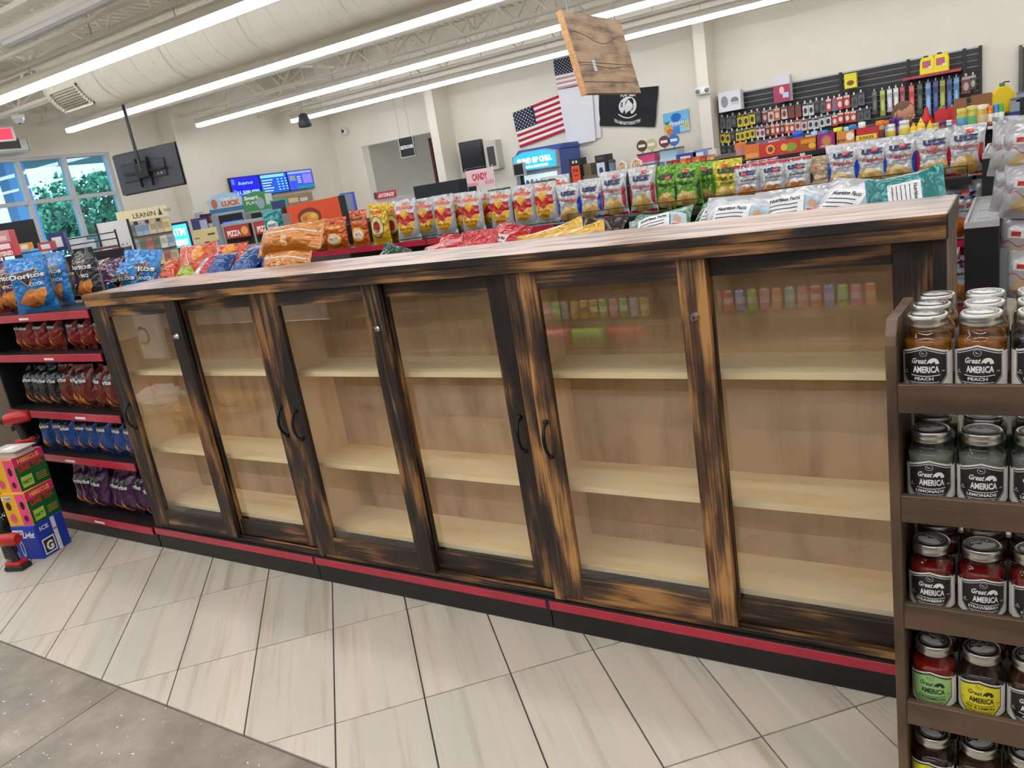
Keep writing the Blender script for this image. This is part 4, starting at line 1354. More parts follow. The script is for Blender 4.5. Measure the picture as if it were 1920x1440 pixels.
# (label, bag, centre on rear shelf x, y, z, tilt-back, turn, roll)
REAR = [
    ('blue tortilla chip bag behind the countertop corner, left of two', D_BLU, (-0.579, 0.5, 1.401), 0.15, 0.45, 0.0, 0.84, (-0.512, 0.5, 1.532)[2]),
    ('blue tortilla chip bag behind the countertop corner, right of two', D_BLU2, (-0.534, 0.58, 1.414), 0.1, 0.35, 0.12, 0.95, (-0.456, 0.58, 1.576)[2]),
    ('orange snack bag lying on top of the small bags', H_CHE, (-0.287, 0.72, 1.504), 1.2, 0.0, 1.57, 0.95, (-0.261, 0.72, 1.564)[2]),
    ('orange snack bag lying behind the ketchup coloured one', H_CHE, (-0.187, 0.85, 1.499), 1.2, 0.0, 1.57, 0.9, (-0.177, 0.85, 1.524)[2]),
    ('orange snack bag standing left of the lime bag', H_CHE, (-0.295, 0.6, 1.389), 0.1, 0.2, 0.0, 0.62, (-0.247, 0.6, 1.494)[2]),
    ('lime green snack bag between orange and red bags', H_LAY, (-0.14, 0.6, 1.385), 0.1, 0.0, 0.0, 0.78, (-0.088, 0.6, 1.503)[2]),
    ('white and red snack bag left of the dark blue bags', H_RWH, (0.018, 0.6, 1.387), 0.1, 0.0, 0.0, 0.72, (0.061, 0.6, 1.491)[2]),
    ('red snack bag lying behind the dark blue bags', H_RED, (-0.026, 0.85, 1.408), 0.9, 0.0, 1.2, 0.7, (0.012, 0.85, 1.504)[2]),
    ('dark blue snack bag, leftmost and smallest of four', H_RUF, (0.184, 0.58, 1.386), 0.3, 0.25, 0.0, 0.62, (0.227, 0.58, 1.49)[2]),
    ('dark blue snack bag, second of four, front print turned up', H_RUF, (0.386, 0.58, 1.386), 0.3, 0.0, 0.0, 0.80, (0.434, 0.58, 1.513)[2]),
    ('dark blue snack bag, third of four with a raised corner', H_RUF, (0.425, 0.66, 1.377), 0.2, -0.2, 0.12, 0.85, (0.471, 0.66, 1.505)[2]),
    ('dark blue snack bag, rightmost of four beside the orange stack', H_RUF, (0.564, 0.66, 1.376), 0.2, 0.1, 0.0, 0.90, (0.61, 0.66, 1.507)[2]),
    ('dark green snack bag between the orange stack and red bags', H_DKG, (1.29, 0.62, 1.375), 0.6, 0.0, 0.3, 0.72, (1.307, 0.62, 1.434)[2]),
    ('red snack bag, first of four left of the gold bag', H_RED2, (1.568, 0.62, 1.376), 0.9, 0.0, 0.1, 0.80, (1.582, 0.62, 1.433)[2]),
    ('red snack bag, second of four left of the gold bag', H_RED, (1.67, 0.66, 1.378), 0.7, 0.2, -0.2, 0.85, (1.682, 0.66, 1.432)[2]),
    ('red snack bag, third of four with its corner standing up', H_RED2, (1.801, 0.66, 1.376), 0.55, -0.1, 0.25, 0.85, (1.819, 0.66, 1.461)[2]),
    ('red snack bag, fourth of four next to the gold bag', H_RED, (1.931, 0.6, 1.375), 0.9, 0.0, 0.0, 0.75, (1.945, 0.6, 1.442)[2]),
    ('gold snack bag lying flat, left one', H_GLD, (2.06, 0.6, 1.382), 1.05, 0.0, 1.4, 0.85, (2.07, 0.6, 1.434)[2]),
    ('gold snack bag lying flat, right one', H_GLD, (2.204, 0.62, 1.38), 1.0, 0.0, 1.45, 0.85, (2.214, 0.62, 1.437)[2]),
    ('brown snack bag left of the green bags, left one', H_BRN, (2.393, 0.6, 1.381), 0.9, 0.0, 0.1, 0.75, (2.401, 0.6, 1.436)[2]),
    ('brown snack bag left of the green bags, right one', H_BRN, (2.49, 0.62, 1.377), 0.8, 0.2, -0.3, 0.75, (2.498, 0.62, 1.438)[2]),
    ('shiny green chip bag with nutrition print, left one', H_GRN, (2.63, 0.58, 1.38), 0.75, 0.15, 0.15, 0.85, (2.637, 0.58, 1.441)[2]),
    ('shiny green chip bag with nutrition print, middle one', H_GRN, (2.733, 0.62, 1.376), 0.6, 0.0, -0.25, 0.98, (2.742, 0.62, 1.458)[2]),
    ('shiny green chip bag with nutrition print, right one', H_GRN, (2.862, 0.6, 1.378), 0.62, -0.1, 0.1, 0.92, (2.869, 0.6, 1.452)[2]),
    ('silver chip bag beside the green bags', H_SIL, (2.985, 0.6, 1.377), 0.62, 0.1, 0.1, 1.0, (2.993, 0.6, 1.469)[2]),
    ('silver chip bag in the middle with nutrition print', H_SIL2, (3.183, 0.56, 1.382), 0.50, 0.05, -0.05, 1.0, (3.189, 0.56, 1.471)[2]),
    ('silver chip bag at the right with a raised corner', H_SIL, (3.307, 0.6, 1.38), 0.42, -0.15, 0.25, 1.0, (3.312, 0.6, 1.478)[2])]
def extent(bag, M, sc):
    zs = [(M @ Vector((sx * bag.w * 0.46 * sc, sy * bag.d * 0.42 * sc, zz * bag.h * sc))).z for sx in (-1, 1) for sy in (-1, 1) for zz in (0, 0.5, 1)]
    return min(zs), max(zs)
for q, (lab, bag, (x, y, z), tilt, rz, roll, sc, ztop) in enumerate(REAR):
    y += 0.13 * (q % 2) if q >= 12 else 0.0
    ztop += 0.012
    o = bag.put((x, y, 1.216), None, lab, 'bags behind the countertop', sc=sc)
    best = None
    zs_ = 1.20 if q < 2 else 1.33 if x < 1.18 else 1.17
    for k in range(28):          # lean the bag back until its top reaches the height it has in the shop
        M = Matrix.Rotation(rz, 4, 'Z') @ Matrix.Rotation(-0.05 * k, 4, 'X') @ Matrix.Rotation(roll, 4, 'Y')
        lo, hi = extent(bag, M, sc)
        if best is None or abs(hi - lo - (ztop - zs_)) < best[0]:
            best = (abs(hi - lo - (ztop - zs_)), M, lo)
    o.rotation_euler = best[1].to_euler()
    o.location.z = zs_ + 0.002 - best[2]
def lay(bag, loc, tilt, rz, roll, lab, sc=1.0):
    o = bag.put(loc, None, lab, 'bags behind the countertop', sc=sc)
    o.rotation_euler = (Matrix.Rotation(rz, 4, 'Z') @ Matrix.Rotation(-tilt, 4, 'X') @ Matrix.Rotation(roll, 4, 'Y')).to_euler()
    return o
xs = (0.605, 0.66, 1.41)
lay(H_SUN, (xs[0], 0.58, 1.395), 0.55, 0.0, pi / 2, 'orange whole-grain snack bag at the bottom of the lying stack', (0.50, 0.9, 0.85))
lay(H_SUN, (xs[0] - 0.03, 0.62, 1.505), 0.6, 0.04, pi / 2 - 0.03, 'orange whole-grain snack bag on top of the lying stack', (0.52, 0.95, 1.06))
xt = (3.464, 0.6, 1.418)
lay(H_TEA, (xt[0], 0.60, 1.355), 0.45, 0.0, pi / 2 - 0.12, 'shiny teal chip bag lying at the right end behind the countertop', (0.85, 0.85, 0.60))

# ---------------------------------------------------------------- open gondola section at the left of the cabinets
lg = empty('snack_gondola', (0, 0, 0))
GX0, GX1 = -1.262, -0.062
MB().box(GX0, GX1, 0.40, 0.42, 0.0, 1.36, BLACK).build('back_panel', lg)
MB().box(GX0, GX1, 0.0, 0.40, 0.0, 0.080, BLACK).build('kick_plate', lg, bevel=0.002)
SHZ = (1.337, 1.108, 0.770, 0.498, 0.128)
for i, zz in enumerate(SHZ):
    y0 = 0.0 if i < 4 else -0.010
    MB().box(GX0, GX1, y0, 0.40, zz - 0.022, zz, BLACK).build('shelf', lg)
    MB().box(GX0 + 0.004, GX1 - 0.004, y0 - 0.010, y0 - 0.002, zz - 0.045, zz - 0.004, CHANNEL).build('price_channel', lg, bevel=0.001)
    MB().box(GX0 + 0.50 + 0.13 * (i % 3), GX0 + 0.60 + 0.13 * (i % 3), y0 - 0.0115, y0 - 0.0102, zz - 0.034, zz - 0.022, mat((226, 222, 218), 0.5)).build('price_tag', lg)
MB().box(GX0 - 0.02, GX0 - 0.002, 0.02, 0.42, 0.0, 1.33, BLACK).build('end_panel', lg)
tag(lg, 'black snack gondola with red price channels left of the wooden cabinets', 'gondola shelf')
def shelf_row(bags, px, z, y, cn, shelfname, sc=1.0, tw=0.35):
    """small bags standing in files, seen mostly edge-on"""
    rnd = random.Random(int(z * 100))
    for i, (xx, rz) in enumerate(px):
        b = bags[i % len(bags)]
        b.put((xx, y + rnd.uniform(-0.01, 0.02), z + 0.001), (-0.05 + rnd.uniform(-0.04, 0.04), rnd.uniform(-0.05, 0.05), rz), '%s %s tortilla chip bag from the left on the %s shelf' % (ORD[i], cn, shelfname), 'small chip bags on the snack gondola', sc=sc)
shelf_row(S_RED, [(-1.02, 0.17), (-0.90, 0.03), (-0.78, 0.11), (-0.62, 0.03), (-0.46, -0.04), (-0.31, -0.11), (-0.17, -0.04)], SHZ[1], 0.09, 'red', 'second', 0.92)
shelf_row(S_BLK, [(-1.06, 0.03), (-0.97, -0.04), (-0.87, 0.03), (-0.78, 0.03)], SHZ[2], 0.08, 'black', 'third', 1.12)
shelf_row(S_BRN, [(-0.66, 0.03), (-0.53, 0.11), (-0.45, 0.17), (-0.30, -0.24), (-0.15, -0.04)], SHZ[2], 0.08, 'brown', 'third', 1.15)
shelf_row(S_BLU, [(-0.99, 0.17), (-0.88, 0.11), (-0.75, 0.11), (-0.64, 0.11), (-0.54, -0.04), (-0.40, 0.03), (-0.26, -0.04), (-0.14, 0.03)], SHZ[3], 0.08, 'blue', 'fourth', 1.05)
shelf_row(S_PUR, [(-0.86, 0.17), (-0.78, 0.11), (-0.66, 0.03), (-0.48, -0.11), (-0.37, 0.03), (-0.28, -0.11), (-0.13, -0.24)], SHZ[4], 0.10, 'purple', 'lowest', 1.2)
for nm, bag, (x, y, z), rz, sc in [
    ('red tortilla chip bag at the left edge of the top shelf', D_REDL, (-1.059, 0.05, 1.308), 0.35, 0.80),
    ('purple tortilla chip bag between red and blue bags', D_PUR, (-0.937, 0.08, 1.306), 0.15, 0.82),
    ('large blue tortilla chip bag at the front of the top shelf', D_BLU, (-0.639, 0.05, 1.308), 0.75, 0.80),
    ('blue tortilla chip bag half behind the large front one', D_BLU2, (-0.628, 0.2, 1.306), -0.1, 0.80),
    ('dark grey barbecue tortilla chip bag at the countertop end', D_BLK, (-0.436, 0.25, 1.335), 0.05, 0.82)]:
    bag.put((x, y, SHZ[0] + 0.001), (-0.05, 0, rz), nm, 'large chip bags on top of the snack gondola', sc=sc)
for nm, bag, x, y, z, tilt, rz, roll in [
    ('purple tortilla chip bag lying across the top at the back, left one', D_PUR, -0.92, 0.30, 1.43, 0.9, 0.0, 1.57),
    ('purple tortilla chip bag lying across the top at the back, right one', D_PUR, -0.66, 0.34, 1.47, 0.9, 0.1, 1.50),
    ('red tortilla chip bag lying behind the purple ones', D_REDL, -1.24, 0.34, 1.40, 0.8, 0.0, 1.5)]:
    o = bag.put((x, y, z), None, nm, 'large chip bags on top of the snack gondola', sc=0.82)
    o.rotation_euler = (Matrix.Rotation(rz, 4, 'Z') @ Matrix.Rotation(-tilt, 4, 'X') @ Matrix.Rotation(roll, 4, 'Y')).to_euler()
# bags on the neighbouring shelf, deeper in
for i, (nm, c, x, z) in enumerate([('bright blue', (30, 110, 200), -1.15, SHZ[2]), ('blue and orange', (40, 90, 170), -1.02, SHZ[2]), ('dark green', (20, 70, 56), -1.12, SHZ[3]), ('white and green', (196, 204, 200), -1.00, SHZ[3])]):
    Bag(0.12, 0.22, 0.07, c, [d_ell(0, 0.7, 0.3, 0.14, (230, 150, 60) if i == 1 else (220, 224, 226), 12, 1)], 60 + i).put((x, 0.27, z + 0.001), (-0.1, 0, 0.4), '%s snack bag standing deep on the %s shelf' % (nm, 'third' if z == SHZ[2] else 'fourth'), 'small chip bags on the snack gondola', name='snack_bag')

# ---------------------------------------------------------------- stacked cartons, cans and drill at the left edge
def carton(loc, rz, sx, sy, h, front, side, flap, deco_f, deco_s, label):
    t = empty('drink_carton', loc, (0, 0, rz))
    mf, ms, mt = mat(front, 0.45), mat(side, 0.45), mat(flap, 0.5)
    b = MB()
    v = [(x, y, z) for z in (0, h) for y in (-sy / 2, sy / 2) for x in (-sx / 2, sx / 2)]
    b.add(v, [(0, 1, 5, 4), (3, 2, 6, 7)], mf)
    b.add(v, [(1, 3, 7, 5), (2, 0, 4, 6)], ms)
    b.add(v, [(4, 5, 7, 6), (0, 2, 3, 1)], mt)
    b.build('box', t)
    decals(MB(), deco_f, lambda x, y, o: (x * sx, -sy / 2 - o, y * h), rough=0.45).build('front_print', t)
    decals(MB(), deco_s, lambda x, y, o: (sx / 2 + o, x * sy, y * h), rough=0.45).build('side_print', t)
    return tag(t, label, 'carton', 'drink cartons stacked at the left edge')
PINK, LIME = (226, 60, 120), (110, 176, 50)
fr = [d_rect(-0.5, 0.0, 0.5, 1.0, (236, 176, 40), 2, 2), d_rect(0.08, 0.02, 0.48, 0.96, (232, 70, 130), 3, 3), d_ell(0.28, 0.62, 0.09, 0.13, (30, 24, 24), 16, 2), d_ell(0.28, 0.22, 0.09, 0.10, (90, 20, 40), 16, 2), d_ell(-0.28, 0.62, 0.10, 0.13, (40, 30, 24), 16, 2), d_ell(-0.24, 0.25, 0.12, 0.14, (220, 80, 120), 14, 2), d_rect(-0.46, 0.80, -0.06, 0.92, (236, 232, 220), 2, 1), d_text('12 CANS', -0.24, 0.82, 0.07, (30, 30, 60), 0.3, bold=0.04)]
sd = [d_rect(-0.5, 0.0, 0.5, 1.0, (24, 100, 50), 2, 2), d_rect(-0.5, 0.72, 0.5, 1.0, (226, 48, 110), 2, 2), d_text('HIBISCUS', 0.0, 0.80, 0.13, (250, 206, 60), 0.7, bold=0.03), d_text('LIME TEA', 0.0, 0.55, 0.15, (214, 60, 40), 0.8, bold=0.04), d_rect(-0.42, 0.08, -0.05, 0.40, (180, 214, 90), 2, 2), d_text('PARTY', -0.235, 0.18, 0.1, (30, 90, 40), 0.3, bold=0.04)] + [d_line([(0.05 + 0.05 * i, 0.14 + 0.06 * k) for i in range(8)], 0.02, (210, 170, 70)) for k in range(4)]
fb_ = [d_text('Light', 0.16, 0.66, 0.18, (240, 240, 244), 0.5, shear=0.3, bold=0.04), d_rect(-0.46, 0.76, 0.0, 0.90, (236, 236, 240), 2, 1), d_text('12 CANS', -0.23, 0.79, 0.08, (20, 30, 120), 0.38, bold=0.03), d_ell(-0.24, 0.34, 0.08, 0.26, (226, 230, 238), 14, 2), d_ell(-0.24, 0.34, 0.05, 0.2, (30, 60, 170), 14, 2)]
sb_ = [d_rect(0.06, 0.0, 0.20, 1.0, (232, 232, 236), 1, 2), d_rect(-0.40, 0.06, 0.02, 0.52, (236, 236, 238), 2, 2), d_rect(-0.36, 0.10, -0.02, 0.48, (22, 22, 24), 2, 2), d_text('G', -0.19, 0.15, 0.26, (240, 240, 240), 0.24, bold=0.05), d_text('ICE', -0.2, 0.78, 0.12, (236, 236, 244), 0.3, bold=0.03), d_text('BEER', 0.13, 0.62, 0.06, (20, 30, 120), 0.12, bold=0.03)]
bx, by, bz = (-0.712, -0.297, 0)
CZ = 0.30
carton((bx - 0.105, by + 0.06, 0), CZ, 0.165, 0.20, 0.200, (24, 60, 170), (24, 60, 170), (40, 80, 190), fb_, sb_, 'blue drink carton on the floor, bottom of the stack')
carton((bx - 0.118, by + 0.07, 0.2012), CZ + 0.04, 0.165, 0.20, 0.195, (236, 176, 40), (24, 100, 50), (240, 190, 70), fr, sd, 'green and orange tea carton in the middle of the stack')
carton((bx - 0.135, by + 0.08, 0.3974), CZ - 0.02, 0.165, 0.20, 0.195, (236, 196, 60), (24, 100, 50), (226, 150, 160), fr, sd, 'green and pink tea carton on top of the stack')
cl = empty('clamshell_pack', (bx - 0.115, by + 0.06, 0.594), (0, 0, CZ))
MB().prism([(-0.09, 0), (0.09, 0), (0.075, 0.035), (-0.075, 0.035)], -0.06, 0.06, mat((206, 190, 180), 0.25), 'xz').build('tray', cl)
MB().box(-0.105, 0.105, -0.07, 0.07, 0.035, 0.040, mat((222, 214, 206), 0.2)).build('lid', cl)
MB().box(-0.03, 0.04, -0.04, 0.03, 0.0405, 0.042, mat((240, 238, 232), 0.5)).build('paper_slip', cl)
tag(cl, 'clear plastic clamshell pack on the top tea carton', 'plastic pack')

DRED, DBLK = mat((176, 30, 28), 0.4), mat((30, 29, 30), 0.5)
def drill(loc, rot, label):
    t = empty('cordless_drill', loc, rot)
    b = MB()   # battery foot
    b.prism([(-0.060, 0.0), (0.055, 0.0), (0.062, 0.012), (0.058, 0.030), (-0.055, 0.030), (-0.064, 0.014)], -0.036, 0.036, DBLK)
    b.build('battery', t, bevel=0.004)
    MB().prism([(-0.052, 0.0305), (0.05, 0.0305), (0.042, 0.048), (-0.048, 0.052)], -0.034, 0.034, DRED).build('battery_clip', t, bevel=0.004)
    MB().tube([(0.0, 0, 0.045), (-0.004, 0, 0.085), (-0.012, 0, 0.125), (-0.018, 0, 0.150)], [0.021, 0.019, 0.021, 0.024], DBLK, n=12).build('grip', t)
    MB().box(-0.050, -0.034, -0.008, 0.008, 0.108, 0.135, DBLK).build('trigger', t, bevel=0.003)
    MB().tube([(0.060, 0, 0.178), (0.050, 0, 0.178), (0.02, 0, 0.178), (-0.055, 0, 0.176), (-0.070, 0, 0.176)], [0.026, 0.034, 0.036, 0.034, 0.028], DRED, n=16).build('motor_housing', t)
    MB().tube([(-0.070, 0, 0.176), (-0.085, 0, 0.176)], [0.027, 0.025], DBLK, n=16).build('clutch_ring', t)
    MB().tube([(-0.085, 0, 0.176), (-0.115, 0, 0.176), (-0.125, 0, 0.176)], [0.020, 0.019, 0.010], mat((60, 60, 62), 0.35, 0.8), n=14).build('chuck', t)
    MB().tube([(0.045, 0.036, 0.02), (0.062, 0.045, 0.035), (0.050, 0.040, 0.055)], 0.003, mat((120, 120, 122), 0.3, 1.0), n=6).build('belt_hook', t)
    return tag(t, label, 'power drill', 'cordless drills by the cartons')
dx, dy, dz = (-0.744, -0.429, 0)
drill((dx, dy, 0), (0, 0, 0.35), 'red and black cordless drill standing on the floor tiles')
drill((bx - 0.17, by + 0.17, 0.594), (0, 0, 0.9), 'red and black cordless drill on top of the cartons')
# dark cans in files left of the cartons
qx, qy, qz = (-0.96, -0.365, 0)
tall = can_mesh((58, 60, 40), (30, 30, 34), 0.122, 0.033)
for k in range(4):
    for i in range(3):
        px_, py_ = qx - 0.070 * (i % 2) - 0.01 * k, qy + 0.070 * i
        tag(link('beverage_can', tall, None, (px_, py_, 0.001 + k * 0.1235)), '%s dark can from the front, %s layer of the can stack' % (ORD[i], ('lowest', 'second', 'third', 'top')[k]), 'can', 'dark cans stacked at the left edge')
MB_ = MB().box(-0.07, 0.07, -0.10, 0.10, 0, 0.0015, mat((226, 222, 214), 0.6)).build('paper_sheet', None, (qx - 0.05, qy + 0.05, 0.4965), (0, 0, 0.2))
tag(MB_, 'white paper sheet lying on the stack of dark cans', 'paper')

# ---------------------------------------------------------------- right-hand end: black end units, hanging snack bags
GREYP = mat((168, 168, 168), 0.5)
def end_unit(x0, x1, y0, y1, z, label):
    t = empty('black_end_unit', ((x0 + x1) / 2, y0, 0))
    w, d = (x1 - x0) / 2, y1 - y0
    MB().box(-w, w, 0, d, 0, z - 0.02, BLACK).build('body', t, bevel=0.003)
    MB().box(-w, w, 0, d, z - 0.0195, z - 0.008, GREYP).build('top_plate', t)
    for a, b_, c, e in ((-w, w, 0, 0.015), (-w, w, d - 0.015, d), (-w, -w + 0.012, 0.0155, d - 0.0155), (w - 0.012, w, 0.0155, d - 0.0155)):
        MB().box(a, b_, c, e, z - 0.0078, z + 0.008, GREYP).build('rim', t)
    for k in range(3):
        MB().box(-w * 0.4, w * 0.4, d * (0.2 + 0.3 * k), d * (0.2 + 0.3 * k) + 0.012, z - 0.0078, z - 0.004, GREYP).build('ridge', t)
    MB().box(w + 0.001, w + 0.03, 0.02, 0.05, 0.2, z - 0.12, mat((130, 134, 138), 0.4, 0.5)).build('post', t)
    return tag(t, label, 'end unit', 'black end units beside the chip gondola')
end_unit(3.665, 3.80, 1.92, 2.95, 1.12, 'black end unit with ridged grey top right of the countertop')
end_unit(3.70, 3.79, 2.98, 4.0, 1.345, 'taller black end unit beside the last original chip bag')
B_HBB.put((3.59, 3.10, 0.881), (-0.05, 0, 0.1), 'white honey barbecue chip bag right of the countertop end', 'chip bags below the row', sc=1.0)
B_KET2.put((3.58, 3.10, 0.501), (-0.05, 0, 0.1), 'white chip bag low beside the black end unit', 'chip bags below the row', sc=1.1)
hr = empty('snack_hook_stand', (4.12, 2.3, 0))
MB().box(-0.25, 0.25, 0.25, 0.30, 0, 1.62, BLACK).build('back_panel', hr)
MB().box(-0.25, 0.25, -0.15, 0.25, 0, 0.12, BLACK).build('base', hr)
for zz in (0.9, 1.25, 1.58):
    for xx in (-0.16, 0.0, 0.16):
        MB().tube([(xx, 0.25, zz), (xx, -0.12, zz)], 0.004, GREYM, n=5).build('hook', hr)
tag(hr, 'black stand with hooks at the right picture edge', 'display stand')
CLEAR = mat((206, 204, 204), 0.22, 0.0, coat=0.5, bump=0.9, bscale=14)
def clear_bag(x, y, z, s, seed, label):
    b = Bag(0.20 * s, 0.28 * s, 0.14 * s, (206, 204, 206), [d_rect(-0.2, 0.55, 0.25, 0.72, (236, 232, 230), 3, 2), d_rect(-0.12, 0.58, 0.1, 0.66, (200, 60, 60), 3, 1), d_ell(0.05, 0.25, 0.26, 0.14, (206, 176, 128), 14, 2), d_line([(-0.3 + 0.08 * i, 0.45 + 0.05 * sin(i)) for i in range(8)], 0.02, (200, 90, 90))], seed)
    b.put((x, y, z), (0.0, 0.1, -0.2), label, 'clear snack bags on the hook stand', name='clear_snack_bag', cat='snack bag')
for i, (u, nm) in enumerate([((3.835, 2.1, 1.295), 'highest'), ((3.877, 2.05, 1.294), 'highest right'), ((3.844, 2.1, 1.133), 'middle'), ((3.883, 2, 1.113), 'middle right'), ((3.861, 2.05, 0.891), 'lower'), ((3.883, 2, 0.752), 'lowest')]):
    clear_bag(u[0], u[1], u[2], 0.92, 80 + i, '%s clear snack bag with red print hanging at the right edge' % nm)
for i, (u, nm) in enumerate([((3.814, 2.1, 1.443), 'left'), ((3.867, 2.1, 1.448), 'right')]):
    t = MB().prism([(-0.05, 0), (0.05, 0), (0.03, 0.06), (0.0, 0.045), (-0.02, 0.07)], -0.01, 0.01, mat((240, 84, 34), 0.4), 'xz').build('orange_tag', None, u)
    tag(t, '%s bright orange tag above the clear snack bags' % nm, 'tag', 'orange tags')

# ---------------------------------------------------------------- generic printed box facing -y (turn with rz)
def pbox(name, label, cat, B, d, c, deco=(), rz=0.0, group=None, rough=0.5, side=None, bevel=0.0, emit=0.0):
    x, y, z, w, h = B
    m = mat(c, rough, emit=emit)
    o = MB().box(-w / 2, w / 2, 0, d, 0, h, m).build(name, None, (x, y, z), (0, 0, rz), bevel)
    if deco:
        decals(MB(), [( [(px * w, py * h) for px, py in v], f, cc) for v, f, cc in deco], flat_front, 0.001, 0.0007, rough=rough).build('printed_front', o)
    return tag(o, label, cat, group)

# ---------------------------------------------------------------- far gondola with boxes, sauces and oils
G3Y = 5.75
g3 = empty('grocery_gondola', (1.6, G3Y, 0))
MB().box(-0.6, 2.2, 0.0, 0.45, 1.395, 1.412, BLACK).build('top_shelf', g3)
MB().box(-0.6, 2.2, -0.008, 0.0, 1.372, 1.414, BLACK).build('shelf_lip', g3)
MB().box(-0.6, 2.2, 0.45, 0.50, 0.0, 1.45, BLACK).build('back_panel', g3)
MB().box(-0.6, 2.2, 0.0, 0.45, 0.0, 0.15, BLACK).build('base', g3)
for zz in (0.55, 0.95):
    MB().box(-0.6, 2.2, 0.02, 0.45, zz - 0.02, zz, BLACK).build('shelf', g3)
for k in range(11):
    xx = -0.45 + 0.25 * k
    MB().box(xx, xx + 0.045, -0.014, -0.0085, 1.378, 1.402, mat((214, 216, 218), 0.4)).build('price_tag', g3)
tag(g3, 'black grocery gondola with boxes and sauces behind the chips', 'gondola shelf')
for nm, c, u, w, h, deco in [
    ('orange cereal-bar box at the left end', (226, 118, 50), 1411, 28, 27, [d_rect(-0.4, 0.1, 0.4, 0.4, (238, 170, 90), 2, 2)]),
    ('red snack box, left of two with colourful rings', (206, 52, 44), 1442, 34, 25, [d_ell(0.1, 0.5, 0.25, 0.35, (236, 180, 70), 14, 2), d_ell(0.1, 0.5, 0.15, 0.2, (120, 60, 60), 14, 1)]),
    ('red snack box, right of two with green leaves', (208, 60, 50), 1479, 40, 26, [d_ell(0.1, 0.45, 0.3, 0.3, (140, 170, 60), 14, 2), d_ell(-0.2, 0.5, 0.15, 0.25, (240, 190, 80), 14, 1)]),
    ('brown and orange snack box', (176, 92, 30), 1516, 32, 25, [d_rect(-0.4, 0.55, 0.4, 0.85, (226, 150, 40), 2, 2), d_ell(0.2, 0.35, 0.2, 0.2, (240, 190, 60), 14, 1)]),
    ('purple snack box with a round cluster', (148, 34, 112), 1550, 36, 26, [d_ell(0, 0.5, 0.28, 0.42, (214, 60, 110), 16, 2), d_ell(0, 0.5, 0.2, 0.3, (196, 146, 70), 16, 2), d_text('CRUNCH', 0, 0.1, 0.12, (250, 230, 120), 0.6, bold=0.04)]),
    ('orange baking soda style box', (232, 140, 56), 1586, 37, 25, [d_ell(0.2, 0.6, 0.18, 0.28, (244, 236, 226), 14, 2), d_text('arm', -0.2, 0.3, 0.25, (60, 90, 60), 0.4, bold=0.04)]),
    ('red box with a yellow band', (196, 40, 50), 1625, 40, 26, [d_rect(-0.45, 0.18, 0.42, 0.52, (240, 220, 70), 2, 2), d_text('KAKES', 0, 0.25, 0.18, (120, 70, 30), 0.6, bold=0.04)])]:
    x, y, z = {1411: (1.699, 5.78, 1.413), 1442: (1.857, 5.78, 1.415), 1479: (2.04, 5.78, 1.413), 1516: (2.22, 5.78, 1.421), 1550: (2.38, 5.78, 1.422), 1586: (2.545, 5.78, 1.425), 1625: (2.72, 5.78, 1.427)}[u]
    k = 7.45 / 1464.5
    pbox('food_box', nm, 'box', (x, y, 1.4125, w * k * 0.98, h * k), 0.06, c, deco, group='boxes on the grocery gondola')
def bottle(name, label, cat, B, prof, mats, group, deco=None):
    """prof: list of (r, z) in fractions of width/height, with colour bands"""
    x, y, z, w, h = B
    b = MB()
    for (p, m) in zip(prof, mats):
        b.lathe([(r * w, q * h) for r, q in p], m, 16)
    o = b.build(name, None, (x, y, z))
    return tag(o, label, cat, group)
def squeeze(c, cap):
    body = [(0.36, 0.0), (0.46, 0.03), (0.48, 0.3), (0.44, 0.48), (0.40, 0.56), (0.26, 0.70), (0.16, 0.76)]
    return [body, [(0.17, 0.76), (0.20, 0.77), (0.20, 0.84), (0.09, 0.87), (0.05, 1.0)], [(0.485, 0.14), (0.49, 0.15), (0.49, 0.36), (0.485, 0.37)]], [mat(c, 0.35), mat(cap, 0.35), mat((240, 232, 200), 0.4)]
def jarb(c, cap, lab):
    return [[(0.42, 0), (0.48, 0.03), (0.48, 0.62), (0.40, 0.74)], [(0.42, 0.74), (0.44, 0.75), (0.44, 0.98), (0.0005, 1.0)], [(0.49, 0.12), (0.495, 0.13), (0.495, 0.52), (0.49, 0.53)]], [mat(c, 0.3), mat(cap, 0.4), mat(lab, 0.45)]
def spray(c, cap, lab):
    return [[(0.46, 0), (0.48, 0.02), (0.48, 0.72), (0.40, 0.78)], [(0.44, 0.78), (0.44, 0.97), (0.34, 1.0), (0.0005, 1.0)], [(0.485, 0.15), (0.49, 0.16), (0.49, 0.55), (0.485, 0.56)]], [mat(c, 0.3, 0.2), mat(cap, 0.4), mat(lab, 0.4)]
GB = 'sauces and bottles on the grocery gondola'
KK = 7.4 / 1464.5
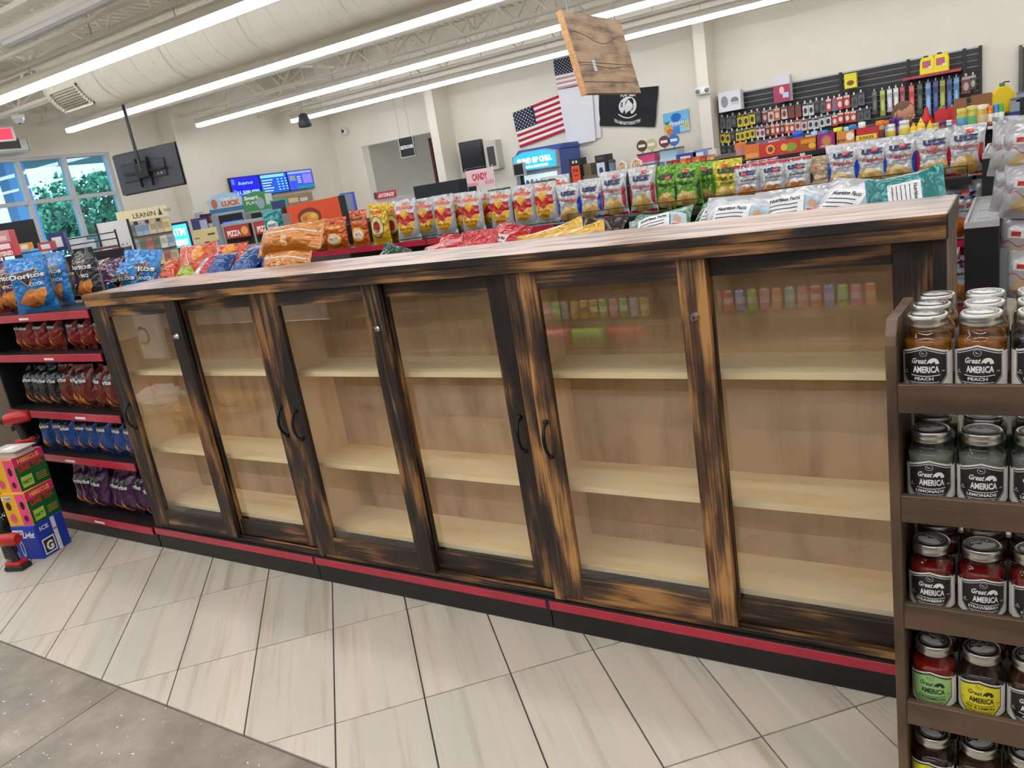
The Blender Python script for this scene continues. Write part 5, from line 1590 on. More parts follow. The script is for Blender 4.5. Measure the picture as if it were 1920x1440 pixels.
for nm, kind, (x, y, z), w, h in [
    ('orange capped bottle left of the purple ones', jarb((196, 170, 130), (236, 130, 40), (120, 70, 50)), (2.824, 5.85, 1.416), 16, 34),
    ('orange capped blue-labelled bottle', jarb((120, 160, 200), (230, 110, 40), (220, 226, 232)), (2.858, 6, 1.417), 12, 32),
    ('purple bottle, left of two behind the mayonnaise', jarb((92, 46, 130), (84, 44, 120), (150, 110, 180)), (2.909, 6.02, 1.418), 13, 34),
    ('purple bottle, right of two behind the mayonnaise', jarb((92, 46, 130), (84, 44, 120), (150, 110, 180)), (2.966, 6.02, 1.418), 11, 34),
    ('small white mayonnaise bottle with yellow label', jarb((232, 226, 206), (226, 228, 232), (226, 206, 60)), (2.915, 5.82, 1.427), 14, 25),
    ('large white mayonnaise jar with yellow label', jarb((232, 222, 190), (226, 228, 232), (226, 206, 90)), (3.021, 5.82, 1.424), 18, 28),
    ('yellow mustard bottle, left of three', squeeze((240, 196, 30), (240, 196, 30)), (3.093, 5.82, 1.426), 14, 22),
    ('yellow mustard bottle, tallest of three', squeeze((244, 200, 30), (250, 214, 30)), (3.151, 5.82, 1.426), 15, 28),
    ('yellow mustard bottle, right of three', squeeze((240, 196, 30), (240, 200, 30)), (3.221, 5.82, 1.424), 13, 21),
    ('tan dip jar right of the mustard', jarb((206, 176, 110), (220, 200, 140), (226, 206, 150)), (3.266, 5.82, 1.421), 12, 15),
    ('dark berry jam jar', jarb((92, 26, 50), (70, 50, 120), (190, 60, 90)), (3.319, 5.82, 1.422), 12, 17),
    ('white capped dressing jar', jarb((214, 224, 216), (236, 238, 238), (90, 140, 170)), (3.367, 5.82, 1.423), 11, 17),
    ('pink jelly jar beside the oil bottles', jarb((200, 70, 100), (206, 70, 90), (236, 200, 206)), (3.411, 5.82, 1.424), 9, 15),
    ('yellow cooking oil bottle with blue label', jarb((206, 184, 80), (226, 206, 90), (90, 160, 190)), (3.463, 5.82, 1.425), 18, 33),
    ('yellow cooking oil bottle with green label', jarb((206, 184, 80), (216, 206, 110), (110, 180, 110)), (3.537, 5.82, 1.426), 18, 35),
    ('yellow cooking oil bottle with tan label', jarb((206, 172, 60), (236, 226, 190), (216, 190, 140)), (3.607, 5.82, 1.423), 18, 34),
    ('orange cooking spray can', spray((226, 130, 40), (236, 120, 30), (240, 236, 226)), (3.668, 5.82, 1.422), 10, 30),
    ('blue cooking spray can', spray((50, 130, 200), (40, 140, 220), (236, 240, 246)), (3.71, 5.82, 1.419), 9, 31),
    ('green cooking spray can', spray((90, 160, 60), (80, 180, 60), (236, 240, 226)), (3.744, 5.82, 1.418), 9, 31)]:
    bottle('sauce_bottle', nm, 'bottle', (x, y, 1.4125, w * KK, h * KK), kind[0], kind[1], GB)
for i, (nm, c, (x, y, z), w, h) in enumerate([('white tub', (226, 228, 226), (2.645, 6.05, 1.434), 14, 36), ('blue tub', (50, 110, 180), (2.567, 6.05, 1.446), 14, 34), ('light blue bottle', (150, 190, 210), (2.511, 6.05, 1.454), 12, 32), ('yellow sponge pack', (240, 210, 50), (2.436, 6.05, 1.466), 18, 33), ('blue ringed bottle', (70, 110, 190), (2.316, 6.05, 1.445), 14, 32), ('pale blue bottle', (170, 190, 220), (2.224, 6.05, 1.449), 12, 33), ('bright blue tub', (40, 90, 200), (2.072, 6.05, 1.457), 22, 38), ('teal jar', (90, 150, 150), (1.946, 6.05, 1.45), 10, 26), ('deep blue jar', (30, 80, 170), (1.833, 6.05, 1.452), 20, 24)]):
    k = jarb(c, [min(255, q * 1.15) for q in c], (230, 232, 234))
    bottle('cleaning_bottle', '%s standing behind the row of boxes' % nm, 'bottle', (x, y, 1.4125, w * KK, h * KK), k[0], k[1], 'cleaning bottles behind the boxes')

# yellow and red fuel jugs, brown cardboard on the far side
def jug(x, y, z, w, h, c, cap, label, ang=0.3):
    t = empty('fuel_jug', (x, y, z), (0, 0, ang))
    d = w * 0.55
    m = mat(c, 0.4)
    MB().prism([(-0.5 * w, 0), (0.5 * w, 0), (0.5 * w, 0.62 * h), (0.22 * w, 0.86 * h), (-0.22 * w, 0.86 * h), (-0.5 * w, 0.62 * h)], -d / 2, d / 2, m).build('body', t, bevel=0.03 * w)
    MB().box(-0.42 * w, 0.42 * w, -d / 2 - 0.006, -d / 2, 0.05 * h, 0.28 * h, m).build('molded_panel', t)
    MB().tube([(-0.2 * w, 0, 0.82 * h), (-0.1 * w, 0, 0.95 * h), (0.25 * w, 0, 0.80 * h)], 0.035 * w, m, n=8).build('grip', t)
    MB().lathe([(0.13 * w, 0.85 * h), (0.13 * w, 0.96 * h), (0.10 * w, 0.98 * h), (0.0005, 0.98 * h)], mat(cap, 0.4), 14, (-0.02 * w, 0, 0)).build('cap', t)
    MB().tube([(-0.02 * w, 0, 0.96 * h), (0.10 * w, 0, 1.0 * h), (0.32 * w, 0, 0.985 * h)], 0.03 * w, mat((24, 24, 24), 0.5), n=8).build('spout', t)
    return tag(t, label, 'jug')
x, y, z, w, h = (3.74, 6.6, 1.472, 0.175, 0.267)
st = MB().box(-0.5, 0.45, -0.15, 0.25, 0, z - 0.002, BLACK).build('display_plinth', None, (x - 0.2, 6.6, 0))
tag(st, 'black display plinth under the large yellow jug', 'plinth')
jug(x, 6.62, z, w, h, (240, 206, 20), (60, 120, 40), 'large yellow fuel jug with a black spout at the upper right', 0.25)
for (B, lab) in (((3.414, 6.55, 1.529, 0.099, 0.188), 'plain brown cardboard box behind the oil bottles, left one'), ((3.578, 6.58, 1.5, 0.162, 0.196), 'brown cardboard box behind the oil bottles, right one')):
    pbox('cardboard_box', lab, 'box', (B[0], B[1], z, B[3], B[4]), 0.12, (150, 98, 58), [d_rect(-0.1, 0.3, 0.4, 0.5, (226, 220, 206), 2, 2)] if 'right' in lab else (), 0.05)
    st_ = None
for B, lab in (((3.852, 6.3, 1.37, 0.121, 0.103), 'blue plastic bin at the right picture edge'), ((3.858, 6.5, 1.454, 0.114, 0.133), 'grey storage tote above the blue bin'), ((3.881, 6.5, 1.55, 0.066, 0.076), 'yellow pack on top of the grey tote')):
    c = (40, 70, 150) if 'blue plastic' in lab else (150, 158, 168) if 'grey' in lab else (236, 200, 40)
    pbox('plastic_bin', lab, 'bin', B, 0.25, c, [d_rect(-0.5, 0.85, 0.5, 1.0, [q * 0.7 for q in c], 2, 1)])

# ---------------------------------------------------------------- black slat wall with hanging goods on the back wall
WY = 10.44
sw = empty('slat_wall', (0, WY, 0))
LITE = mat((188, 190, 192), 0.45)
MB().box(-0.03, 3.45, 0.02, 0.05, 0.6, 2.27, LITE).build('backing', sw)
for k in range(22):
    zz = 2.262 - 0.076 * (k + 1)
    MB().box(-0.03, 3.45, 0.0, 0.0195, zz, zz + 0.062, mat((42, 42, 43), 0.5)).build('slat', sw)
for xx in (-0.03, 1.72, 2.58, 3.24, 3.42):
    MB().box(xx, xx + 0.04, -0.02, -0.0005, 0.6, 2.27, SATIN).build('upright', sw)
MB().box(-0.03, 3.45, -0.005, -0.0005, 1.945, 2.0, SATIN).build('cross_rail', sw)
MB().box(2.56, 3.24, -0.30, -0.021, 2.005, 2.02, BLACK).build('shelf', sw)
MB().box(2.56, 3.24, -0.31, -0.301, 1.995, 2.03, CHANNEL).build('price_channel', sw)
tag(sw, 'black slat wall panel on the back wall', 'slat wall')
pbox('appliance_box', 'white box with two grey coolers printed, left end of slat wall', 'box', (0.214, 10.2, 2.014, 0.337, 0.281), 0.16, (226, 226, 232), [d_ell(-0.22, 0.5, 0.16, 0.3, (150, 146, 150), 14, 2), d_ell(0.24, 0.5, 0.18, 0.18, (130, 124, 130), 14, 2), d_rect(0.1, 0.3, 0.42, 0.45, (196, 196, 200), 2, 1)])
pbox('appliance_box', 'white and pink appliance box on the slat wall', 'box', (0.979, 10.2, 2.009, 0.233, 0.357), 0.16, (222, 220, 226), [d_rect(-0.5, 0.0, 0.5, 0.66, (176, 60, 96), 2, 2), d_ell(0, 0.45, 0.15, 0.15, (236, 200, 200), 12, 1), d_rect(0.05, 0.15, 0.4, 0.35, (190, 210, 236), 2, 1)])
pbox('tool_box_pack', 'yellow boxed tool hanging on the slat wall', 'box', (1.894, 10.25, 2.031, 0.156, 0.193), 0.10, (236, 220, 40), [d_ell(0, 0.35, 0.3, 0.18, (120, 80, 60), 12, 1)])
for i, (u, lab) in enumerate((((2.846, 10.22, 2.036, 0.177, 0.24), 'left one of two yellow antifreeze jugs on the slat wall shelf'), ((3.007, 10.22, 2.038, 0.182, 0.252), 'right one of two yellow antifreeze jugs on the slat wall shelf'))):
    x, y, z, w, h = u
    t = empty('antifreeze_jug', (x, y, 2.021))
    MB().prism([(-0.5 * w, 0), (0.5 * w, 0), (0.5 * w, 0.74 * h), (0.34 * w, 0.90 * h), (-0.34 * w, 0.90 * h), (-0.46 * w, 0.74 * h)], -0.07, 0.07, mat((238, 222, 30), 0.35)).build('body', t, bevel=0.012)
    MB().lathe([(0.16 * w, 0.90 * h), (0.16 * w, 0.99 * h), (0.0005, 0.995 * h)], mat((40, 40, 30), 0.4), 12, (-0.1 * w, 0, 0)).build('cap', t)
    MB().tube([(0.1 * w, 0, 0.88 * h), (0.3 * w, 0, 0.97 * h), (0.42 * w, 0, 0.80 * h)], 0.05 * w, mat((238, 222, 30), 0.35), n=8).build('grip', t)
    decals(MB(), [d_rect(-0.3 * w, 0.36 * h, 0.25 * w, 0.72 * h, (190, 90, 120), 2, 2), d_rect(0.1 * w, 0.3 * h, 0.34 * w, 0.42 * h, (236, 230, 200), 1, 1)], lambda a, b_, o: (a, -0.0705 - o, b_)).build('label', t)
    tag(t, lab, 'jug', 'antifreeze jugs')
def pegpack(x, z, w, h, c, c2, label, group, seed):
    o = MB().box(-w / 2, w / 2, 0, 0.035, 0, h, mat(c, 0.35, coat=0.3)).box(-w * 0.12, w * 0.12, -0.02, 0.0, h, h + 0.035, mat((232, 232, 230), 0.5)).build('peg_pack', None, (x, WY - 0.09 - 0.004 * (seed % 5), z))
    decals(MB(), [d_ell(0, h * 0.42, w * 0.32, h * 0.24, c2, 10, 1), d_rect(-w * 0.45, h * 0.82, w * 0.45, h * 0.97, c2, 1, 1)], flat_front, 0.001, 0.0005, rough=0.4).build('contents', o)
    return tag(o, label, 'hanging pack', group)
YEL, GRY, DRK, MAR, WRD, ORR = ((214, 196, 40), (50, 46, 40)), ((92, 94, 98), (60, 60, 62)), ((44, 44, 48), (90, 90, 96)), ((120, 44, 44), (190, 170, 160)), ((200, 196, 196), (150, 40, 44)), ((196, 96, 50), (226, 206, 190))
RDG, WBK, BLW, RWH = ((150, 40, 40), (60, 90, 50)), ((206, 208, 210), (50, 50, 54)), ((70, 130, 180), (200, 70, 60)), ((190, 60, 50), (226, 220, 216))
CN = {id(YEL): 'yellow', id(GRY): 'grey', id(DRK): 'dark', id(MAR): 'maroon', id(WRD): 'white and red', id(ORR): 'orange', id(RDG): 'red and green', id(WBK): 'white and black', id(BLW): 'blue', id(RWH): 'red and white'}
rows = [
    ('upper', 1.765, 0.175, [(0.02, GRY), (0.11, GRY), (0.19, DRK), (0.29, YEL), (0.38, YEL), (0.47, YEL), (0.56, DRK), (0.66, MAR), (0.75, WRD), (0.84, ORR), (0.94, WRD), (1.04, RDG), (1.14, RDG), (1.24, WBK), (1.32, WBK), (1.40, DRK), (1.48, GRY), (1.56, RWH), (1.64, BLW), (1.71, RWH), (1.80, RWH), (1.90, GRY), (1.99, GRY)]),
    ('middle', 1.565, 0.15, [(0.0, YEL), (0.08, YEL), (0.16, DRK), (0.24, YEL), (0.31, YEL), (0.38, YEL), (0.46, YEL), (0.54, WRD), (0.61, WRD), (0.69, MAR), (0.76, ORR), (0.83, RWH), (0.90, MAR), (0.97, ORR), (1.04, RWH), (1.12, WRD), (1.21, WRD), (1.30, WBK), (1.38, WBK), (1.46, WBK), (1.54, WBK), (1.63, RWH), (1.71, RWH), (1.80, RWH), (1.88, RWH), (1.97, GRY), (2.06, GRY)]),
    ('lower', 1.385, 0.14, [(0.0, DRK), (0.09, DRK), (0.18, DRK), (0.27, DRK), (0.36, GRY), (0.45, DRK), (0.54, BLW), (0.63, BLW), (0.72, WRD), (0.81, WRD), (0.90, BLW), (0.99, DRK), (1.08, GRY), (1.17, DRK), (1.26, WBK), (1.35, BLW), (1.44, BLW)])]
for rn, z0, hh, its in rows:
    cnt = {}
    for i, (xx, cc) in enumerate(its):
        nm = CN[id(cc)]
        cnt[nm] = cnt.get(nm, 0) + 1
        nx = its[i + 1][0] if i + 1 < len(its) else xx + 0.09
        pegpack(xx + 0.02, z0 + random.Random(i).uniform(-0.01, 0.012), min(0.085, (nx - xx) * 0.92), hh, cc[0], cc[1], '%s %s pack from the left, %s row of the slat wall' % (ORD[cnt[nm] - 1], nm, rn), 'packs hanging on the slat wall', i)
LONG = [(2.18, (70, 72, 76), 0.30), (2.28, (150, 160, 60), 0.34), (2.37, (190, 192, 196), 0.30), (2.45, (206, 200, 190), 0.30), (2.53, (150, 60, 70), 0.30), (2.64, (226, 86, 66), 0.44), (2.74, (60, 70, 60), 0.40), (2.84, (110, 150, 200), 0.46), (2.93, (50, 70, 130), 0.42), (3.01, (150, 150, 60), 0.44), (3.09, (60, 80, 140), 0.42), (3.17, (90, 150, 190), 0.44)]
for i, (xx, c, hh) in enumerate(LONG):
    pegpack(xx, 1.93 - hh, 0.062, hh, c, [min(255, q + 50) for q in c], '%s long narrow blade pack from the left on the slat wall' % ORD[i], 'long packs hanging on the slat wall', i)
for i, (xx, z, w, h, c) in enumerate([(3.28, 1.70, 0.10, 0.22, (130, 50, 56)), (3.36, 1.74, 0.07, 0.18, (70, 66, 66))]):
    pegpack(xx, z, w, h, c, (190, 180, 176), '%s dark red pack at the right end of the slat wall' % ORD[i], 'red packs at the slat wall end', i)
# red funnels and fuel cans low on the wall
fn = empty('red_funnel', (2.875, 9.6, 1.414))
MB().lathe([(0.10, 0), (0.105, 0.01), (0.03, 0.13), (0.02, 0.20)], mat((206, 34, 40), 0.35), 18).build('cone', fn)
MB().box(-0.012, 0.012, 0.09, 0.12, 0.0, 0.03, mat((206, 34, 40), 0.35)).build('tab', fn)
tag(fn, 'red plastic funnel standing before the slat wall', 'funnel')
for B, lab in (((3.049, 9.6, 1.398, 0.162, 0.203), 'left one of two small red fuel cans before the slat wall'), ((3.158, 9.65, 1.398, 0.122, 0.203), 'right one of two small red fuel cans before the slat wall')):
    jug(B[0], B[1], B[2], B[3], B[4], (210, 40, 44), (90, 170, 50), lab, 0.1)
fl_ = (3.013, 9.6, 1.398)
pd = MB().box(-0.5, 0.55, -0.2, 0.3, 0, fl_[2] - 0.02, BLACK).build('display_counter', None, (fl_[0], 9.65, 0))
tag(pd, 'low black counter under the red funnel and fuel cans', 'counter')

# ---------------------------------------------------------------- the man in the back aisle
def person():
    t = bpy.data.meshes.new('person')
    px, py, pz = (2.799, 7.7, 1.721)
    H = pz
    J = [(0, 0, 0.53 * H, 0.135, 0.105), (0, 0, 0.62 * H, 0.15, 0.105), (0, -0.01, 0.72 * H, 0.165, 0.115), (0, 0.0, 0.80 * H, 0.13, 0.085), (0, -0.005, 0.845 * H, 0.055, 0.055),
         (-0.19, 0, 0.795 * H, 0.062, 0.06), (-0.235, -0.01, 0.63 * H, 0.048, 0.046), (-0.20, -0.16, 0.53 * H, 0.036, 0.034), (0.19, 0, 0.795 * H, 0.062, 0.06), (0.235, -0.01, 0.63 * H, 0.048, 0.046), (0.17, -0.18, 0.55 * H, 0.036, 0.034),
         (-0.095, 0, 0.48 * H, 0.09, 0.09), (-0.10, -0.01, 0.27 * H, 0.062, 0.062), (-0.10, 0.02, 0.045 * H, 0.042, 0.045), (0.095, 0, 0.48 * H, 0.09, 0.09), (0.10, -0.01, 0.27 * H, 0.062, 0.062), (0.10, 0.02, 0.045 * H, 0.042, 0.045), (-0.10, -0.13, 0.02, 0.04, 0.03), (0.10, -0.13, 0.02, 0.04, 0.03), (-0.18, -0.25, 0.52 * H, 0.03, 0.02), (0.15, -0.27, 0.55 * H, 0.03, 0.02)]
    E = [(0, 1), (1, 2), (2, 3), (3, 4), (3, 5), (5, 6), (6, 7), (3, 8), (8, 9), (9, 10), (0, 11), (11, 12), (12, 13), (0, 14), (14, 15), (15, 16), (13, 17), (16, 18), (7, 19), (10, 20)]
    t.from_pydata([j[:3] for j in J], E, [])
    o = link('person', t, None, (px, py, 0), (0, 0, 0.9))
    sk = o.modifiers.new('skin', 'SKIN')
    sv = t.skin_vertices[0].data if t.skin_vertices else None
    if sv is None:
        bpy.context.view_layer.objects.active = o
        bpy.ops.mesh.customdata_skin_add()
        sv = t.skin_vertices[0].data
    for k, j in enumerate(J):
        sv[k].radius = (j[3], j[4])
        sv[k].use_root = (k == 0)
    ss = o.modifiers.new('subdivision', 'SUBSURF')
    ss.levels = ss.render_levels = 2
    t.materials.append(mat((40, 40, 60), 0.8))
    skin, hair = mat((206, 150, 122), 0.55), mat((112, 84, 62), 0.8, vary=0.25, bscale=80)
    hd = MB()
    V, F, n, m = [], [], 20, 16
    hh = 0.125 * H
    for i in range(m + 1):
        th = pi * i / m
        for k in range(n):
            a = 2 * pi * k / n
            x, y, z = sin(th) * cos(a), sin(th) * sin(a), cos(th)
            fx = 0.62 if z > -0.2 else 0.62 - 0.22 * (-0.2 - z)
            fy = 0.80 if y > 0 else 0.72
            jaw = 0.10 * max(0, -z) * (1 if y < 0 else -1.2)
            V.append((hh * 0.60 * fx * x * 1.25, hh * 0.60 * (fy * y * 1.15) - hh * jaw, hh * 0.56 * z))
    for i in range(m):
        for k in range(n):
            F.append((i * n + k, (i + 1) * n + k, (i + 1) * n + (k + 1) % n, i * n + (k + 1) % n))
    hd.add(V, F, skin, True)
    z0 = H - hh * 0.56
    head = hd.build('head', o, (0, -0.03, z0), (0.35, 0, 0))
    fc = MB()
    fc.lathe([(0.001, 0.024), (0.008, 0.012), (0.014, -0.008), (0.011, -0.016), (0.001, -0.017)], skin, 10, (0, -hh * 0.60, -0.012))
    fc.build('nose', head)
    for s_ in (-1, 1):
        MB().lathe([(0.001, -0.009), (0.009, -0.004), (0.009, 0.004), (0.001, 0.009)], mat((240, 236, 230), 0.3), 10, (s_ * 0.030, -hh * 0.545, 0.008)).build('eye', head)
        MB().lathe([(0.001, -0.034), (0.014, -0.02), (0.017, 0.006), (0.012, 0.026), (0.001, 0.03)], skin, 8, (s_ * hh * 0.47, 0.01, -0.01)).build('ear', head)
    MB().box(-0.026, 0.026, -hh * 0.60 + 0.002, -hh * 0.60 + 0.012, -0.068, -0.058, mat((150, 84, 76), 0.5)).build('mouth', head)
    hv = [(x * 1.06, y * 1.05 + 0.006, z * 1.05) for x, y, z in V]
    hf = []
    for f in F:
        cy = sum(V[i][1] for i in f) / 4 / hh
        cz = sum(V[i][2] for i in f) / 4 / hh
        if cz > 0.22 and cy > -0.30 or (cy > 0.02 and cz > -0.25):
            hf.append(f)
    MB().add(hv, hf, hair, True).build('hair', head)
    sh = MB()
    sh.lathe([(0.075, 0.86 * H), (0.09, 0.835 * H), (0.14, 0.815 * H), (0.21, 0.79 * H), (0.20, 0.70 * H), (0.18, 0.60 * H), (0.19, 0.50 * H)], mat((52, 40, 76), 0.85), 20)
    s_ob = sh.build('shirt', o)
    s_ob.scale = (1.15, 0.78, 1.0)
    tag(o, 'man with short brown hair and dark shirt looking down in the back aisle', 'person')
person()

# ---------------------------------------------------------------- flags, posters and signs on the back wall
def wall_sheet(name, corners, label, cat, deco, y=YB - 0.02, base=(240, 238, 234), wave=0.006, nx=14, ny=10, group=None):
    """cloth or paper sheet pinned to the wall; corners TL, TR, BR, BL as (x, z)"""
    (x0, z0), (x1, z1), (x2, z2), (x3, z3) = corners
    def P(u, v, o):
        a = (x3 + (x2 - x3) * u, z3 + (z2 - z3) * u)
        b_ = (x0 + (x1 - x0) * u, z0 + (z1 - z0) * u)
        return (a[0] + (b_[0] - a[0]) * v, y - 0.012 - o - wave * sin(7 * u + 3 * v) - wave * 0.6 * sin(11 * v + 2), a[1] + (b_[1] - a[1]) * v)
    v = [P(i / nx, j / ny, o) for o in (0.0, -0.003) for j in range(ny + 1) for i in range(nx + 1)]
    n0 = (nx + 1) * (ny + 1)
    f = []
    for j in range(ny):
        for i in range(nx):
            q = (j * (nx + 1) + i, j * (nx + 1) + i + 1, (j + 1) * (nx + 1) + i + 1, (j + 1) * (nx + 1) + i)
            f += [q, tuple(n0 + k for k in q[::-1])]
    o = MB().add(v, f, mat(base, 0.8), True).build(name)
    if deco:
        decals(MB(), deco, lambda a, b_, of: P(a, b_, of), 0.002, 0.0009, rough=0.8).build('print', o)
    return tag(o, label, cat, group)
def us_flag(vertical=False, faded=False):
    rd = (196, 150, 158) if faded else (182, 26, 52)
    out = []
    for k in range(7):
        a = 2 * k / 13
        out.append(d_rect(0, a, 1, a + 1 / 13, rd, 14, 2))
    out.append(d_rect(0, 6 / 13, 0.42, 1, (34, 38, 66), 8, 5))
    for r in range(9):
        n = 6 if r % 2 == 0 else 5
        for k in range(n):
            cx = 0.035 + 0.07 * k + (0 if r % 2 == 0 else 0.035)
            cy = 6 / 13 + (7 / 13) * (r + 0.7) / 9.4
            pts = []
            for q in range(10):
                rr = 0.026 if q % 2 == 0 else 0.011
                pts.append((cx + rr * 0.62 * sin(2 * pi * q / 10), cy + rr * cos(2 * pi * q / 10)))
            out.append(d_poly(pts, (240, 240, 240)))
    return out
def xz(p):
    return (p[0], p[2])
wall_sheet('striped_flag', [xz((-3.729, 10.5, 2.648)), xz((-2.704, 10.5, 2.788)), xz((-2.651, 10.5, 2.19)), xz((-3.681, 10.5, 2.039))], 'red and white striped flag with stars hung at a slant', 'flag', us_flag())
wall_sheet('faded_flag', [xz((-2.771, 10.5, 3.345)), xz((-1.888, 10.5, 3.339)), xz((-1.856, 10.5, 2.869)), xz((-2.764, 10.5, 2.869))], 'faded striped flag half hidden behind the hanging wooden board', 'flag', us_flag(faded=True), y=YB - 0.035)
for k, (c, lab, yy) in enumerate([([(1049,169), (1112,158), (1127,262), (1068,274)], 'white paper sheet below the faded flag, front one', 0.03), ([(1108,166), (1124,163), (1128,255), (1118,260)], 'narrow white paper sheet peeking out beside the black flag', 0.018)]):
    pass
wall_sheet('paper_sheet', [xz((-2.755, 10.5, 2.859)), xz((-2.116, 10.5, 2.834)), xz((-2.164, 10.5, 1.937)), xz((-2.704, 10.5, 1.921))], 'large white paper sheet below the faded flag', 'paper', [d_line([(0.05 * i, 0.55) for i in range(21)], 0.004, (214, 212, 210))], y=YB - 0.05, base=(226, 226, 230), wave=0.003)
wall_sheet('paper_sheet', [xz((-2.388, 10.5, 2.834)), xz((-2.022, 10.5, 2.8)), xz((-2.068, 10.5, 1.975)), xz((-2.448, 10.5, 1.954))], 'white paper sheet peeking out beside the black flag', 'paper', (), base=(222, 222, 226), wave=0.003)
E1 = []
WHT, BKK = (226, 226, 224), (24, 25, 30)
E1 += [d_text('POW', 0.43, 0.80, 0.10, WHT, 0.13, bold=0.04), d_text('MIA', 0.575, 0.80, 0.10, WHT, 0.11, bold=0.04), d_ell(0.50, 0.55, 0.155, 0.245, WHT, 28, 4)]
# head silhouette in profile, wreath and tower
E1 += [d_poly([(0.40, 0.32), (0.44, 0.44), (0.45, 0.55), (0.46, 0.66), (0.50, 0.74), (0.56, 0.755), (0.595, 0.70), (0.605, 0.62), (0.595, 0.58), (0.612, 0.52), (0.598, 0.50), (0.598, 0.46), (0.575, 0.43), (0.555, 0.42), (0.55, 0.36), (0.58, 0.33), (0.54, 0.305), (0.46, 0.30)], BKK),
       d_rect(0.375, 0.52, 0.415, 0.66, (120, 122, 124), 2, 3), d_line([(0.34 + 0.032 * i, 0.33 - 0.10 * sin(pi * i / 10)) for i in range(11)], 0.03, WHT),
       d_text('YOU ARE NOT FORGOTTEN', 0.50, 0.13, 0.085, WHT, 0.46, bold=0.03, arc=-0.085)]
wall_sheet('black_flag', [xz((-2.007, 10.5, 2.696)), xz((-0.971, 10.5, 2.595)), xz((-1.096, 10.5, 1.983)), xz((-2.073, 10.5, 2.158))], 'black flag with a white round profile emblem', 'flag', E1, base=(26, 27, 32), wave=0.012)
wall_sheet('drink_poster', [xz((-0.948, 10.5, 2.157)), xz((-0.518, 10.5, 2.173)), xz((-0.525, 10.5, 1.841)), xz((-0.957, 10.5, 1.827))], 'blue drink poster with fruit beside the pilaster', 'poster',
           [d_rect(0, 0.5, 1, 1, (120, 190, 232), 3, 3), d_ell(0.5, 0.72, 0.2, 0.2, (40, 110, 196), 18, 2), d_ell(0.15, 0.28, 0.14, 0.18, (232, 170, 50), 14, 2), d_ell(0.24, 0.12, 0.13, 0.14, (226, 110, 60), 14, 2), d_poly([(0.10, 0.46), (0.2, 0.46), (0.26, 0.66), (0.14, 0.56), (0.06, 0.64)], (60, 130, 60)), d_poly([(0.78, 0.2), (0.95, 0.5), (0.98, 0.2)], (236, 206, 60)), d_rect(0.36, 0.0, 0.62, 0.3, (60, 140, 220), 2, 2), d_text('frazil', 0.52, 0.36, 0.22, (40, 90, 190), 0.56, shear=0.1, bold=0.07), d_text('frazil', 0.52, 0.37, 0.20, (245, 248, 252), 0.54, shear=0.1, bold=0.03)], base=(170, 212, 236), wave=0.0)

def sensor(name, B, label):
    t = empty(name, B[:3])
    MB().box(-B[3] / 2, B[3] / 2, -0.06, 0.0, 0, B[4], mat((236, 236, 236), 0.4)).build('case', t, bevel=0.01)
    for s_ in (-0.32, 0.32):
        MB().lathe([(B[4] * 0.32, 0), (B[4] * 0.30, 0.02), (0.0005, 0.025)], mat((140, 140, 146), 0.3), 14).build('lamp_head', t, (s_ * B[3], -0.062, B[4] * 0.5), (pi / 2, 0, 0))
    return tag(t, label, 'emergency light')
sensor('emergency_light', (-0.116, 10.06, 2.312, 0.217, 0.104), 'white twin-head emergency light on the pilaster')

